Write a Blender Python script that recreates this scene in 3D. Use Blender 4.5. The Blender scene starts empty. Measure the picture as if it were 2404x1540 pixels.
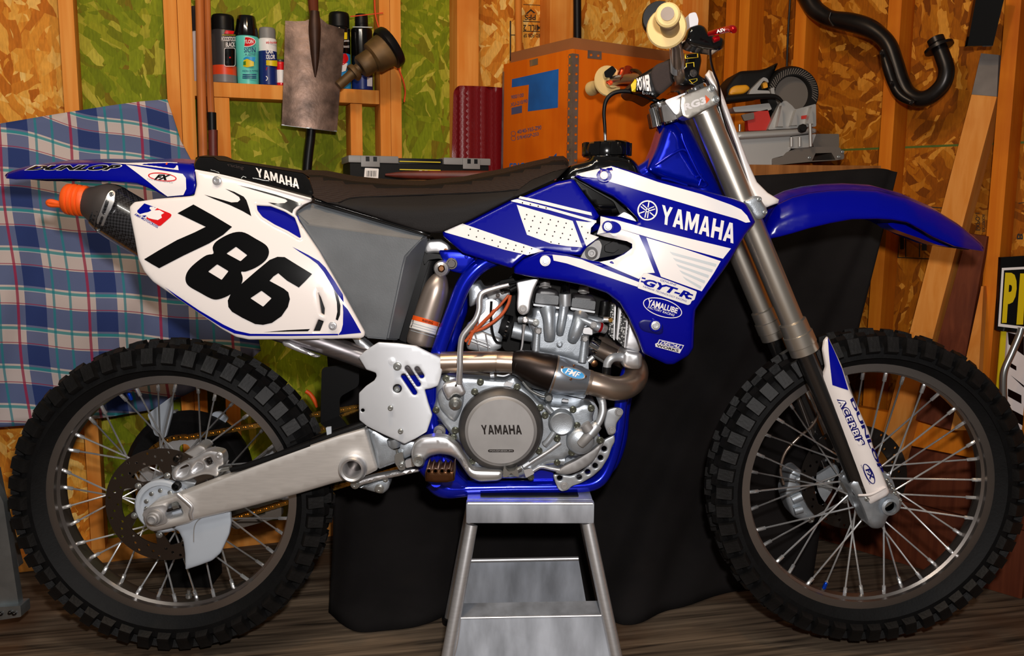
import bpy, bmesh, math, random
import numpy as np
from mathutils import Vector, Matrix, Euler
from mathutils.geometry import delaunay_2d_cdt

# ------------------------------------------------------------------ camera, world, lights
F, CX, CY = 2060.0, 1202.0, 770.0
CAM = Vector((0.0, -1.95, 1.03))
PITCH, YAW, ROLL = math.radians(8.0), math.radians(-1.03), 0.008
scene = bpy.context.scene
COL = scene.collection
CR = Matrix.Rotation(YAW, 3, 'Z') @ Matrix.Rotation(math.pi / 2 - PITCH, 3, 'X') @ Matrix.Rotation(ROLL, 3, 'Z')
cam_d = bpy.data.cameras.new('camera')
cam_d.sensor_fit = 'HORIZONTAL'
cam_d.sensor_width = 36.0
cam_d.lens = F / 2404.0 * 36.0
cam_d.clip_start = 0.05
cam = bpy.data.objects.new('camera', cam_d)
cam.matrix_world = Matrix.Translation(CAM) @ CR.to_4x4()
COL.objects.link(cam)
scene.camera = cam

world = bpy.data.worlds.new('world')
scene.world = world
world.use_nodes = True
world.node_tree.nodes['Background'].inputs[0].default_value = (0.55, 0.50, 0.45, 1)
world.node_tree.nodes['Background'].inputs[1].default_value = 0.14

def lamp(name, kind, loc, energy, color, size=0.05, target=None, size_y=None):
    l = bpy.data.lights.new(name, kind)
    l.energy = energy
    l.color = color
    if kind == 'AREA':
        l.shape = 'RECTANGLE'
        l.size = size
        l.size_y = size_y or size
    else:
        l.shadow_soft_size = size
    o = bpy.data.objects.new(name, l)
    o.location = loc
    if target is not None:
        o.rotation_euler = (Vector(target) - Vector(loc)).to_track_quat('-Z', 'Y').to_euler()
    COL.objects.link(o)
    return o

lamp('camera_flash', 'POINT', (0.07, -1.95, 1.21), 102, (1.0, 0.955, 0.93), 0.035)
lamp('ceiling_bulb', 'POINT', (-0.15, -0.75, 2.35), 26, (1.0, 0.62, 0.30), 0.06)
lamp('ceiling_tube', 'AREA', (-0.55, -1.25, 2.4), 14, (1.0, 0.93, 0.82), 1.2, (-0.3, 0.0, 0.7), 0.06)

vs = scene.view_settings
vs.view_transform = 'Standard'
vs.look = 'None'
vs.exposure = 0.0
vs.gamma = 1.0
vs.use_curve_mapping = False

# ------------------------------------------------------------------ helpers
_CRn = np.array(CR)
def Wv(px, py, Y):
    px = np.asarray(px, float); py = np.asarray(py, float); Y = np.asarray(Y, float)
    d = np.stack([(px - CX) / F, -(py - CY) / F, -np.ones_like(px)], -1) @ _CRn.T
    t = (Y - CAM.y) / d[..., 1]
    return np.array(CAM) + d * t[..., None]
def W(px, py, Y):
    return Vector(Wv(px, py, Y).tolist())
def ray(px, py):
    return CR @ Vector(((px - CX) / F, -(py - CY) / F, -1.0))
def WP(px, py, pt, n):
    d = ray(px, py); n = Vector(n)
    return CAM + d * ((Vector(pt) - CAM).dot(n) / d.dot(n))
def WF(px, py, z=0.0):
    return WP(px, py, (0, 0, z), (0, 0, 1))
def S(px, py, Y):                       # metres per pixel there
    return ((W(px + 5, py, Y) - W(px - 5, py, Y)).length) / 10.0

def Q(s, x0=0, y0=0, k=1.0):
    a = [float(t) for t in s.replace(',', ' ').split()]
    return [(x0 + a[i] / k, y0 + a[i + 1] / k) for i in range(0, len(a), 2)]
z5 = lambda s: Q(s, 0, 350, 2.671)
z6 = lambda s: Q(s, 600, 350, 3.08)
z3 = lambda s: Q(s, 1050, 0, 3.08)
z4 = lambda s: Q(s, 1200, 370, 2.906)
zw = lambda s: Q(s, 1650, 0, 3.08)
z2 = lambda s: Q(s, 400, 0, 3.005)
z8 = lambda s: Q(s, 1350, 0, 2.962)
zr = lambda s: Q(s, 0, 780, 2.026)
zf = lambda s: Q(s, 1640, 760, 1.974)
zb = lambda s: Q(s, 700, 750, 3.08)
zs = lambda s: Q(s, 900, 1100, 3.434)
ze = lambda s: Q(s, 980, 620, 2.75)
e1 = lambda s: Q(s, 1160, 620, 6.01)
e2 = lambda s: Q(s, 1000, 860, 4.808)
zc = lambda s: Q(s, 230, 960, 4.808)
zx = lambda s: Q(s, 1780, 980, 5.92)
zt = lambda s: Q(s, 2004, 380, 3.85)

MATS = {}
def M(name, col, rough=0.5, metal=0.0, spec=0.5, coat=0.0, noise=None, bump=None, coat_rough=0.05):
    """principled material; noise=(scale, amount[, stretch xyz]) varies the colour, bump=(scale, strength)."""
    m = bpy.data.materials.new(name)
    m.use_nodes = True
    nt = m.node_tree
    b = nt.nodes['Principled BSDF']
    c = tuple(((v / 255.0) / 12.92 if v / 255.0 <= 0.04045 else ((v / 255.0 + 0.055) / 1.055) ** 2.4) for v in col) + (1,)
    b.inputs['Base Color'].default_value = c
    b.inputs['Roughness'].default_value = rough
    b.inputs['Metallic'].default_value = metal
    b.inputs['Specular IOR Level'].default_value = spec
    b.inputs['Coat Weight'].default_value = coat
    b.inputs['Coat Roughness'].default_value = coat_rough
    tc = None
    if noise or bump:
        tc = nt.nodes.new('ShaderNodeTexCoord')
    if noise:
        mp = nt.nodes.new('ShaderNodeMapping')
        if len(noise) > 2:
            mp.inputs['Scale'].default_value = noise[2]
        nz = nt.nodes.new('ShaderNodeTexNoise')
        nz.inputs['Scale'].default_value = noise[0]
        nz.inputs['Detail'].default_value = 5
        rp = nt.nodes.new('ShaderNodeMapRange')
        rp.inputs[1].default_value = 0.3; rp.inputs[2].default_value = 0.7
        rp.inputs[3].default_value = 1 - noise[1]; rp.inputs[4].default_value = 1 + noise[1]
        mx = nt.nodes.new('ShaderNodeMix'); mx.data_type = 'RGBA'; mx.blend_type = 'MULTIPLY'
        mx.inputs[0].default_value = 1.0
        mx.inputs[6].default_value = c
        nt.links.new(tc.outputs['Object'], mp.inputs[0]); nt.links.new(mp.outputs[0], nz.inputs['Vector'])
        nt.links.new(nz.outputs[0], rp.inputs[0]); nt.links.new(rp.outputs[0], mx.inputs[7])
        nt.links.new(mx.outputs[2], b.inputs['Base Color'])
    if bump:
        nz = nt.nodes.new('ShaderNodeTexNoise')
        nz.inputs['Scale'].default_value = bump[0]; nz.inputs['Detail'].default_value = 3
        bp = nt.nodes.new('ShaderNodeBump')
        bp.inputs['Strength'].default_value = bump[1]; bp.inputs['Distance'].default_value = 0.002
        nt.links.new(tc.outputs['Object'], nz.inputs['Vector'])
        nt.links.new(nz.outputs[0], bp.inputs['Height']); nt.links.new(bp.outputs[0], b.inputs['Normal'])
    MATS[name] = m
    return m

ROOT = [None, Vector((0, 0, 0))]
def thing(name, label, cat, loc, group=None):
    o = bpy.data.objects.new(name, None)
    o.empty_display_size = 0.05
    COL.objects.link(o)
    o.location = loc
    o['label'] = label; o['category'] = cat
    if group: o['group'] = group
    ROOT[0] = o; ROOT[1] = Vector(loc)
    return o
def tag(o, label, cat, group=None):
    o['label'] = label; o['category'] = cat
    if group: o['group'] = group
    return o
def endthing():
    ROOT[0] = None; ROOT[1] = Vector((0, 0, 0))

def level(par):                          # thing > part > sub-part, no further
    if par is None or ROOT[0] is None: return par
    while par.parent is not None and par.parent.parent is not None: par = par.parent
    return par

def mk(name, verts, faces, mat, parent=None, smooth=35, free=False, kind=None, uv=None):
    """verts in world coordinates. Child of parent, else of the current thing, else a top-level mesh."""
    V = np.asarray([tuple(v) for v in verts], float)
    me = bpy.data.meshes.new(name)
    o = bpy.data.objects.new(name, me)
    COL.objects.link(o)
    par = None if free else level(parent or ROOT[0])
    if par is not None:
        L = np.array(ROOT[1]); o.parent = par
    else:
        L = np.array([(V[:, 0].min() + V[:, 0].max()) / 2, (V[:, 1].min() + V[:, 1].max()) / 2, V[:, 2].min()])
        o.location = L
    me.from_pydata((V - L).tolist(), [], [tuple(int(i) for i in f) for f in faces])
    me.materials.append(MATS[mat] if isinstance(mat, str) else mat)
    if smooth:
        me.polygons.foreach_set('use_smooth', [True] * len(me.polygons))
        me.set_sharp_from_angle(angle=math.radians(smooth))
    if uv is not None:
        ul = me.uv_layers.new(name='UVMap')
        li = np.zeros(len(me.loops), int); me.loops.foreach_get('vertex_index', li)
        ul.data.foreach_set('uv', np.asarray(uv, float)[li].ravel())
    me.update()
    if kind: o['kind'] = kind
    return o

def fix(o):                              # outward normals
    bm = bmesh.new(); bm.from_mesh(o.data)
    bmesh.ops.recalc_face_normals(bm, faces=bm.faces)
    bm.to_mesh(o.data); bm.free()
    return o

def inst(src, name, Mw, parent):         # shares mesh data; Mw is a world matrix
    o = bpy.data.objects.new(name, src)
    COL.objects.link(o)
    o.parent = level(parent)
    o.matrix_basis = Matrix.Translation(-ROOT[1]) @ Mw
    return o

def spline(pts, n=8, closed=False):
    P_ = [np.array(p, float) for p in pts]; out = []
    N = len(P_)
    rng = range(N if closed else N - 1)
    for i in rng:
        p1, p2 = P_[i], P_[(i + 1) % N]
        p0 = P_[i - 1] if (closed or i > 0) else 2 * p1 - p2
        p3 = P_[(i + 2) % N] if (closed or i + 2 < N) else 2 * p2 - p1
        for k in range(n):
            t = k / n
            out.append(0.5 * ((2 * p1) + (-p0 + p2) * t + (2 * p0 - 5 * p1 + 4 * p2 - p3) * t * t + (-p0 + 3 * p1 - 3 * p2 + p3) * t ** 3))
    if not closed: out.append(P_[-1])
    return out
def sm(pts, n=5):                        # smooth closed 2D outline
    return [tuple(p) for p in spline(pts, n, True)]
def circ(cx, cy, r, n=20, ry=None, rot=0.0):
    ry = r if ry is None else ry
    c, s = math.cos(rot), math.sin(rot)
    return [(cx + r * math.cos(a) * c - ry * math.sin(a) * s, cy + r * math.cos(a) * s + ry * math.sin(a) * c)
            for a in [2 * math.pi * i / n for i in range(n)]]
def caps(a, b, r, n=6):                  # capsule outline between two pixels
    ang = math.atan2(b[1] - a[1], b[0] - a[0]); o = []
    for c, a0 in ((b, ang - math.pi / 2), (a, ang + math.pi / 2)):
        for i in range(n + 1):
            t = a0 + math.pi * i / n
            o.append((c[0] + r * math.cos(t), c[1] + r * math.sin(t)))
    return o
def rrect(x0, y0, x1, y1, r, n=4):
    o = []
    for cx, cy, a0 in ((x1 - r, y0 + r, -90), (x1 - r, y1 - r, 0), (x0 + r, y1 - r, 90), (x0 + r, y0 + r, 180)):
        for i in range(n + 1):
            t = math.radians(a0 + 90 * i / n); o.append((cx + r * math.cos(t), cy + r * math.sin(t)))
    return o
def rnd(pts, r=4, n=3):                  # round the corners of an outline
    N = len(pts); o = []
    for i in range(N):
        p = np.array(pts[i]); a = np.array(pts[i - 1]); b = np.array(pts[(i + 1) % N])
        da, db = a - p, b - p; la, lb = np.linalg.norm(da), np.linalg.norm(db)
        q = min(r, la * .45, lb * .45)
        s, e = p + da / la * q, p + db / lb * q
        for k in range(n + 1):
            t = k / n; o.append(tuple((1 - t) ** 2 * s + 2 * t * (1 - t) * p + t * t * e))
    return o

def resample(loop, g):
    o = []
    for i in range(len(loop)):
        a, b = np.array(loop[i]), np.array(loop[(i + 1) % len(loop)])
        L = np.linalg.norm(b - a)
        if L < 1e-6: continue
        k = max(1, int(math.ceil(L / g)))
        for j in range(k): o.append(a + (b - a) * j / k)
    return np.array(o)
def inside(P_, loops):
    c = np.zeros(len(P_), bool)
    for L in loops:
        A = np.asarray(L); B = np.roll(A, -1, 0)
        for (x1, y1), (x2, y2) in zip(A, B):
            if y1 == y2: continue
            m = ((y1 > P_[:, 1]) != (y2 > P_[:, 1])) & (P_[:, 0] < (x2 - x1) * (P_[:, 1] - y1) / (y2 - y1) + x1)
            c ^= m
    return c
def bdist(P_, loops):
    d = np.full(len(P_), 1e9)
    for L in loops:
        A = np.asarray(L, float); B = np.roll(A, -1, 0)
        for a, b in zip(A, B):
            ab = b - a; l2 = max((ab ** 2).sum(), 1e-12)
            t = np.clip(((P_ - a) @ ab) / l2, 0, 1)
            d = np.minimum(d, np.hypot(*(P_ - a - t[:, None] * ab).T))
    return d
def fill(loops, g, ring=None):
    LS = [resample(L, g) for L in loops]
    pts, edges, k = [], [], 0
    for L in LS:
        n = len(L); pts += L.tolist(); edges += [(k + i, k + (i + 1) % n) for i in range(n)]; k += n
    A = np.array(pts)
    x0, y0 = A.min(0); x1, y1 = A.max(0)
    gx, gy = np.arange(x0 + g / 2, x1, g), np.arange(y0 + g / 2, y1, g)
    if len(gx) and len(gy):
        G = np.stack(np.meshgrid(gx, gy), -1).reshape(-1, 2)
        G[:, 0] += (np.floor(G[:, 1] / g) % 2) * g * .25
        G = G[inside(G, LS)]
        if len(G): G = G[bdist(G, LS) > (g * .5 if not ring else max(g * .5, ring + g * .35))]
        pts += G.tolist()
    if ring:                             # rows of points that follow the edge, for a clean rounded rim
        for d in (ring * .12, ring * .42, ring):
            O = []
            for L in LS:
                t = np.roll(L, -1, 0) - np.roll(L, 1, 0); t /= np.maximum(np.linalg.norm(t, axis=1), 1e-9)[:, None]
                nn = np.stack([-t[:, 1], t[:, 0]], -1)
                O += [L + nn * d, L - nn * d]
            O = np.concatenate(O); O = O[inside(O, LS)]
            if len(O): O = O[bdist(O, LS) > d * .93]
            if len(O):
                key = np.round(O / max(1.2, d * .3)).astype(int); _, ix = np.unique(key, axis=0, return_index=True); pts += O[ix].tolist()
    r = delaunay_2d_cdt([Vector(p) for p in pts], edges, [], 0, 1e-5)
    V = np.array([tuple(v) for v in r[0]]); T = np.array([f for f in r[2] if len(f) == 3])
    c = V[T].mean(1)
    T = T[inside(c, LS)]
    a, b, c = V[T[:, 0]], V[T[:, 1]], V[T[:, 2]]
    ar = (b[:, 0] - a[:, 0]) * (c[:, 1] - a[:, 1]) - (b[:, 1] - a[:, 1]) * (c[:, 0] - a[:, 0])
    T[ar > 0] = T[ar > 0][:, ::-1]       # face the camera (image y points down)
    used = np.unique(T); re = -np.ones(len(V), int); re[used] = np.arange(len(used))
    return V[used], re[T]

class Surf:
    def __init__(s, loops, Y, pillow=None):
        s.loops = loops if isinstance(loops[0][0], (tuple, list, np.ndarray)) else [loops]
        s.Y = Y; s.p = pillow
    def __call__(s, x, y):
        x = np.asarray(x, float); y = np.asarray(y, float)
        v = s.Y(x, y) if callable(s.Y) else np.full(x.shape, float(s.Y))
        if s.p:
            d = bdist(np.stack([x.ravel(), y.ravel()], -1), s.loops).reshape(x.shape)
            t = np.clip(1 - d / s.p[0], 0, 1)
            v = v + s.p[1] * (1 - np.sqrt(np.maximum(0, 1 - t * t)))
        return v

    def lift(s, x, y):                   # stickers stand a little prouder where the panel rolls over at its edge
        if not s.p: return 0.0
        d = bdist(np.stack([np.ravel(x), np.ravel(y)], -1), s.loops).reshape(np.shape(x))
        return np.clip(1 - d / (s.p[0] * 1.3), 0, 1) * min(.003, s.p[1] * .45)

def panel(name, sf, thick, mat, parent=None, g=10, mirror=False, free=False, smooth=40, uv=False):
    if not isinstance(sf, Surf): sf = Surf(*sf)
    V2, T = fill(sf.loops, g, sf.p[0] if sf.p else None)
    A = Wv(V2[:, 0], V2[:, 1], sf(V2[:, 0], V2[:, 1]))
    n = len(A)
    B = A + np.array([0, thick, 0])
    faces = [tuple(t) for t in T] + [tuple(n + i for i in t[::-1]) for t in T]
    E = {}
    for t in T:
        for i in range(3):
            e = (t[i], t[(i + 1) % 3])
            E[e] = 1
    for (a, b) in list(E):
        if (b, a) not in E: faces.append((b, a, n + a, n + b))
    VV = np.concatenate([A, B])
    o = mk(name, VV, faces, mat, parent, smooth, free, uv=(np.concatenate([V2, V2]) if uv else None))
    if mirror:
        VM = VV * np.array([1, -1, 1])
        mk(name, VM, [f[::-1] for f in faces], mat, parent, smooth, free)
    return o

def decal(name, loops, sf, mat, parent, off=0.0008, g=14):
    if not isinstance(loops[0][0], (tuple, list, np.ndarray)): loops = [loops]
    V2, T = fill(loops, g)
    y = sf(V2[:, 0], V2[:, 1]) if callable(sf) else np.full(len(V2), float(sf))
    if isinstance(sf, Surf): y = y - sf.lift(V2[:, 0], V2[:, 1])
    return mk(name, Wv(V2[:, 0], V2[:, 1], y - off), [tuple(t) for t in T], mat, parent, 60)

def text2d(s, bold=0.0, shear=0.0, space=1.0):
    cu = bpy.data.curves.new('t', 'FONT')
    cu.body = s; cu.offset = bold; cu.shear = shear; cu.space_character = space
    cu.resolution_u = 3; cu.fill_mode = 'FRONT'
    o = bpy.data.objects.new('t', cu)
    me = bpy.data.meshes.new_from_object(o)
    V = np.array([tuple(v.co)[:2] for v in me.vertices]); Fs = [tuple(p.vertices) for p in me.polygons]
    bpy.data.objects.remove(o); bpy.data.curves.remove(cu); bpy.data.meshes.remove(me)
    return V, Fs
def text(name, s, quad, sf, mat, parent, bold=0.0, off=0.0016, shear=0.0, cuts=0, wfun=None, space=1.0):
    """fit a line of lettering into quad = bl, br, tr, tl (pixels)."""
    V, Fs = text2d(s, bold, shear, space)
    if cuts:
        bm = bmesh.new()
        vv = [bm.verts.new((p[0], p[1], 0)) for p in V]
        for f in Fs:
            try: bm.faces.new([vv[i] for i in f])
            except ValueError: pass
        x0, x1 = V[:, 0].min(), V[:, 0].max()
        for i in range(1, cuts):
            bmesh.ops.bisect_plane(bm, geom=bm.verts[:] + bm.edges[:] + bm.faces[:], plane_co=(x0 + (x1 - x0) * i / cuts, 0, 0), plane_no=(1, 0, 0))
        bm.verts.index_update()
        V = np.array([tuple(v.co)[:2] for v in bm.verts]); Fs = [tuple(v.index for v in f.verts) for f in bm.faces]
        bm.free()
    u = (V[:, 0] - V[:, 0].min()) / max(1e-6, np.ptp(V[:, 0])); v = (V[:, 1] - V[:, 1].min()) / max(1e-6, np.ptp(V[:, 1]))
    q = [np.array(p) for p in quad]
    P_ = ((1 - u) * (1 - v))[:, None] * q[0] + (u * (1 - v))[:, None] * q[1] + (u * v)[:, None] * q[2] + ((1 - u) * v)[:, None] * q[3]
    if wfun is not None:
        A = np.array([tuple(wfun(*p)) for p in P_])
    else:
        y = sf(P_[:, 0], P_[:, 1]) if callable(sf) else np.full(len(P_), float(sf))
        if isinstance(sf, Surf): y = y - sf.lift(P_[:, 0], P_[:, 1])
        A = Wv(P_[:, 0], P_[:, 1], y - off)
    return mk(name, A, Fs, mat, parent, 0)

GLY = {'Y': (.98, ['0 1 .27 1 .5 .64 .73 1 1 1 .635 .43 .635 0 .365 0 .365 .43']),
       'A': (1.0, ['0 0 .35 1 .65 1 1 0 .73 0 .67 .2 .33 .2 .27 0', '.405 .4 .595 .4 .5 .74']),
       'M': (1.18, ['0 0 0 1 .27 1 .5 .46 .73 1 1 1 1 0 .79 0 .79 .62 .58 .1 .42 .1 .21 .62 .21 0']),
       'H': (1.0, ['0 0 0 1 .28 1 .28 .61 .72 .61 .72 1 1 1 1 0 .72 0 .72 .38 .28 .38 .28 0'])}
def block(name, s, quad, sf, mat, parent, off=.0014, gap=.13, g=8):
    """heavy block capitals fitted into quad = bl, br, tr, tl."""
    tot = sum(GLY[c][0] for c in s) + gap * (len(s) - 1); x = 0.0; loops = []
    q = [np.array(p, float) for p in quad]
    for c in s:
        w, L = GLY[c]
        for l in L:
            a = [float(t) for t in l.split()]; o = []
            for i in range(0, len(a), 2):
                u, v = (x + a[i] * w) / tot, a[i + 1]
                o.append(tuple((1 - u) * (1 - v) * q[0] + u * (1 - v) * q[1] + u * v * q[2] + (1 - u) * v * q[3]))
            loops.append(o)
        x += w + gap
    return decal(name, loops, sf, mat, parent, off, g)

def tube(name, pts, r, mat, parent=None, n=14, sub=6, caps_=True, free=False, smooth=40, flat=None):
    """pts: world points; r: scalar or list."""
    R = [r] * len(pts) if np.isscalar(r) else list(r)
    pr = [np.array(list(p) + [q]) for p, q in zip(pts, R)]
    if sub > 1 and len(pr) > 2: pr = spline(pr, sub)
    P_ = [Vector(p[:3]) for p in pr]; R = [max(1e-5, p[3]) for p in pr]
    V, Fs = [], []
    nrm = None
    for i, p in enumerate(P_):
        t = (P_[min(i + 1, len(P_) - 1)] - P_[max(i - 1, 0)]).normalized()
        if nrm is None:
            nrm = t.orthogonal().normalized()
        nrm = (nrm - t * nrm.dot(t)).normalized(); bn = t.cross(nrm)
        for k in range(n):
            a = 2 * math.pi * k / n
            V.append(p + (nrm * math.cos(a) + bn * math.sin(a)) * R[i])
    m = len(P_)
    for i in range(m - 1):
        for k in range(n):
            Fs.append((i * n + k, i * n + (k + 1) % n, (i + 1) * n + (k + 1) % n, (i + 1) * n + k))
    if caps_:
        Fs.append(tuple(range(n - 1, -1, -1))); Fs.append(tuple((m - 1) * n + k for k in range(n)))
    return mk(name, V, Fs, mat, parent, smooth, free)
def ptube(name, s, mat, parent=None, n=14, sub=6, conv=None, **kw):
    """s: 'x y Y r ...' pixels, depth in metres, radius in pixels (of the conv crop)."""
    a = [float(t) for t in s.split()]; pts, R = [], []
    for i in range(0, len(a), 4):
        x, y = a[i], a[i + 1]; k = 1.0
        if conv:
            (x, y), (x2, _) = conv('%f %f %f %f' % (x, y, x + 1, y)); k = x2 - x
        pts.append(W(x, y, a[i + 2])); R.append(a[i + 3] * k * S(x, y, a[i + 2]))
    return tube(name, pts, R, mat, parent, n, sub, **kw)

def lathe(name, prof, c, axis, mat, parent=None, n=32, free=False, smooth=35, arc=None):
    """prof: (radius, distance along axis)."""
    ax = Vector(axis).normalized(); u = ax.orthogonal().normalized(); v = ax.cross(u); c = Vector(c)
    V, Fs = [], []
    for r, h in prof:
        for k in range(n):
            a = 2 * math.pi * k / n
            V.append(c + ax * h + (u * math.cos(a) + v * math.sin(a)) * max(r, 1e-5))
    for i in range(len(prof) - 1):
        for k in range(n):
            Fs.append((i * n + k, i * n + (k + 1) % n, (i + 1) * n + (k + 1) % n, (i + 1) * n + k))
    if prof[0] != prof[-1]:
        if prof[0][0] > 1e-4: Fs.append(tuple(range(n - 1, -1, -1)))
        if prof[-1][0] > 1e-4: Fs.append(tuple((len(prof) - 1) * n + k for k in range(n)))
    else:
        pass
    return fix(mk(name, V, Fs, mat, parent, smooth, free))
def disc(name, px, py, Y, prof, mat, parent=None, n=28, axis=(0, -1, 0), **kw):
    """lathe about the depth axis; prof radii in pixels, heights in metres towards the viewer."""
    k = S(px, py, Y)
    return lathe(name, [(r * k, h) for r, h in prof], W(px, py, Y), axis, mat, parent, n, **kw)

def boxm(name, c, ax, half, mat, parent=None, free=False, bevel=0.0, smooth=0):
    """oriented box: centre, 3 axes, half sizes."""
    c = Vector(c); ax = [Vector(a).normalized() for a in ax]
    bm = bmesh.new()
    bmesh.ops.create_cube(bm, size=2.0)
    for v in bm.verts: v.co = Vector((v.co.x * half[0], v.co.y * half[1], v.co.z * half[2]))
    if bevel: bmesh.ops.bevel(bm, geom=bm.edges[:], offset=bevel, segments=2, affect='EDGES', profile=0.7)
    bm.verts.index_update()
    V = [c + ax[0] * v.co.x + ax[1] * v.co.y + ax[2] * v.co.z for v in bm.verts]
    Fs = [tuple(v.index for v in f.verts) for f in bm.faces]
    bm.free()
    o = mk(name, V, Fs, mat, parent, smooth or (30 if bevel else 0), free)
    return fix(o)
AX = ((1, 0, 0), (0, 1, 0), (0, 0, 1))

_boltmesh = {}
def bolt(px, py, Y, r, mat='steel', parent=None, name='bolt', h=0.006, washer=True, axis=(0, -1, 0)):
    key = (mat, washer)
    if key not in _boltmesh:
        bm = bmesh.new()
        prof = [(1.0, 0), (1.0, .25), (.95, .3)] if washer else []
        prof += [(.72, .3), (.72, .9), (.62, 1.0), (.34, 1.0), (.34, .72), (0.001, .72)]
        n = 12; ring = []
        for q, (rr, hh) in enumerate(prof):
            ring.append([bm.verts.new((rr * math.cos(2 * math.pi * k / n), rr * math.sin(2 * math.pi * k / n), hh)) for k in range(n)])
        for a, b in zip(ring, ring[1:]):
            for k in range(n): bm.faces.new((a[k], a[(k + 1) % n], b[(k + 1) % n], b[k]))
        me = bpy.data.meshes.new('bolt'); bm.to_mesh(me); bm.free()
        me.materials.append(MATS[mat]); me.polygons.foreach_set('use_smooth', [True] * len(me.polygons)); me.set_sharp_from_angle(angle=.6)
        _boltmesh[key] = me
    k = S(px, py, Y) * r
    q = Vector(axis).to_track_quat('Z', 'Y').to_matrix().to_4x4()
    Mw = Matrix.Translation(W(px, py, Y)) @ q @ Matrix.Diagonal((k, k, h, 1))
    return inst(_boltmesh[key], name, Mw, parent or ROOT[0])
def bolts(conv, s, Y, r, mat='steel', parent=None, **kw):
    for p in conv(s): bolt(p[0], p[1], Y, r, mat, parent, **kw)
# ------------------------------------------------------------------ materials
M('blue_plastic', (0, 5, 140), 0.22, 0, 0.3, 0.08)
M('blue_deep', (0, 6, 100), 0.4)
M('blue_paint', (0, 26, 196), 0.2, 0.6, 0.4, 0.6)
M('white_plastic', (240, 232, 228), 0.22, 0, 0.5, 0.3)
M('white_vinyl', (244, 238, 236), 0.25, 0, 0.5, 0.3)
M('blue_vinyl', (0, 8, 142), 0.2, 0, 0.3, 0.08)
M('black_vinyl', (8, 8, 9), 0.16, 0, 0.4, 0.2)
M('red_vinyl', (215, 20, 25), 0.25)
M('silver_vinyl', (205, 212, 216), 0.3)
M('grey_vinyl', (165, 175, 182), 0.3)
M('orange_vinyl', (240, 90, 20), 0.4)
M('yellow_vinyl', (225, 195, 15), 0.4)
M('teal_vinyl', (95, 205, 190), 0.35)
M('sky_vinyl', (40, 150, 215), 0.35)
M('black_plastic', (14, 14, 15), 0.4, 0, 0.22)
M('black_gloss', (8, 8, 9), 0.12, 0, 0.6, 0.5)
M('rubber', (9, 9, 10), 0.65, 0, 0.22, noise=(40, 0.35), bump=(180, 0.2))
M('knob_rubber', (15, 14, 14), 0.55, 0, 0.3, noise=(25, 0.7), bump=(150, 0.3))
M('seat_side', (21, 17, 16), 0.6, 0, 0.18, bump=(700, 0.15))
M('seat_grip', (40, 27, 21), 0.62, 0, 0.28)
M('foam_pad', (58, 48, 46), 0.9, bump=(900, 0.8))
M('airbox_grey', (92, 96, 100), 0.5, 0, 0.9, noise=(9, 0.25), bump=(300, 0.08))
M('alu', (214, 214, 216), 0.36, 0.8, noise=(30, 0.06, (1, 1, 8)))
M('swing_alu', (236, 233, 229), 0.5, 0.72, noise=(30, 0.05, (1, 1, 8)))
M('alu_bright', (228, 228, 230), 0.38, 0.85)
M('alu_dull', (186, 190, 194), 0.42, 0.7, noise=(22, 0.12))
M('cast_alu', (178, 185, 192), 0.42, 0.7, noise=(60, 0.12), bump=(400, 0.12))
M('magnesium', (160, 158, 157), 0.55, 0.5, noise=(20, 0.08))
M('magnesium_dark', (86, 84, 83), 0.45, 0.6, noise=(30, 0.12))
M('steel', (172, 174, 172), 0.3, 0.85)
M('bolt_zinc', (112, 114, 102), 0.3, 0.85)
M('steel_dark', (72, 68, 66), 0.35, 1.0)
M('chrome', (225, 226, 228), 0.08, 1.0)
M('spoke_steel', (222, 224, 226), 0.25, 0.75)
M('rim_alu', (166, 160, 157), 0.32, 0.95, noise=(10, .06))
M('fork_tube', (196, 190, 180), 0.33, 0.9, noise=(6, 0.05))
M('fork_chrome', (84, 82, 82), 0.14, 0.9)
M('titanium', (178, 160, 146), 0.3, 0.9, noise=(12, 0.18))
M('titanium_dark', (58, 50, 47), 0.34, 0.9, noise=(12, 0.2))
M('titanium_blue', (170, 178, 190), 0.28, 0.85, noise=(14, 0.15))
M('pipe_raw', (150, 145, 148), 0.32, 0.9, noise=(25, 0.2, (1, 1, 6)))
M('carbon', (20, 20, 22), 0.25, 0, 0.6, 0.8)
M('can_cap', (72, 66, 64), 0.5, 0.3)
M('orange_rubber', (245, 92, 20), 0.5)
M('orange_hose', (188, 84, 42), 0.3, 0, 0.5)
M('shock_can', (172, 158, 148), 0.36, 0.8)
M('gold_chain', (176, 132, 62), 0.3, 1.0, noise=(60, 0.4))
M('bronze', (120, 84, 58), 0.3, 1.0)
M('disc_steel', (88, 77, 69), 0.38, 0.9)
M('grip_rubber', (226, 196, 132), 0.6)
M('red_anod', (205, 16, 26), 0.22, 0.7, 0.5, 0.4)
M('orange_anod', (196, 62, 22), 0.28, 0.8, 0.5, 0.4)
M('blue_anod', (10, 70, 210), 0.2, 0.7)
M('fin_plastic', (176, 184, 194), 0.45)
M('clear_tag', (215, 215, 222), 0.4)
M('radiator_core', (150, 150, 148), 0.5, 0.6)
M('radiator_gap', (50, 50, 50), 0.7)

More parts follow.
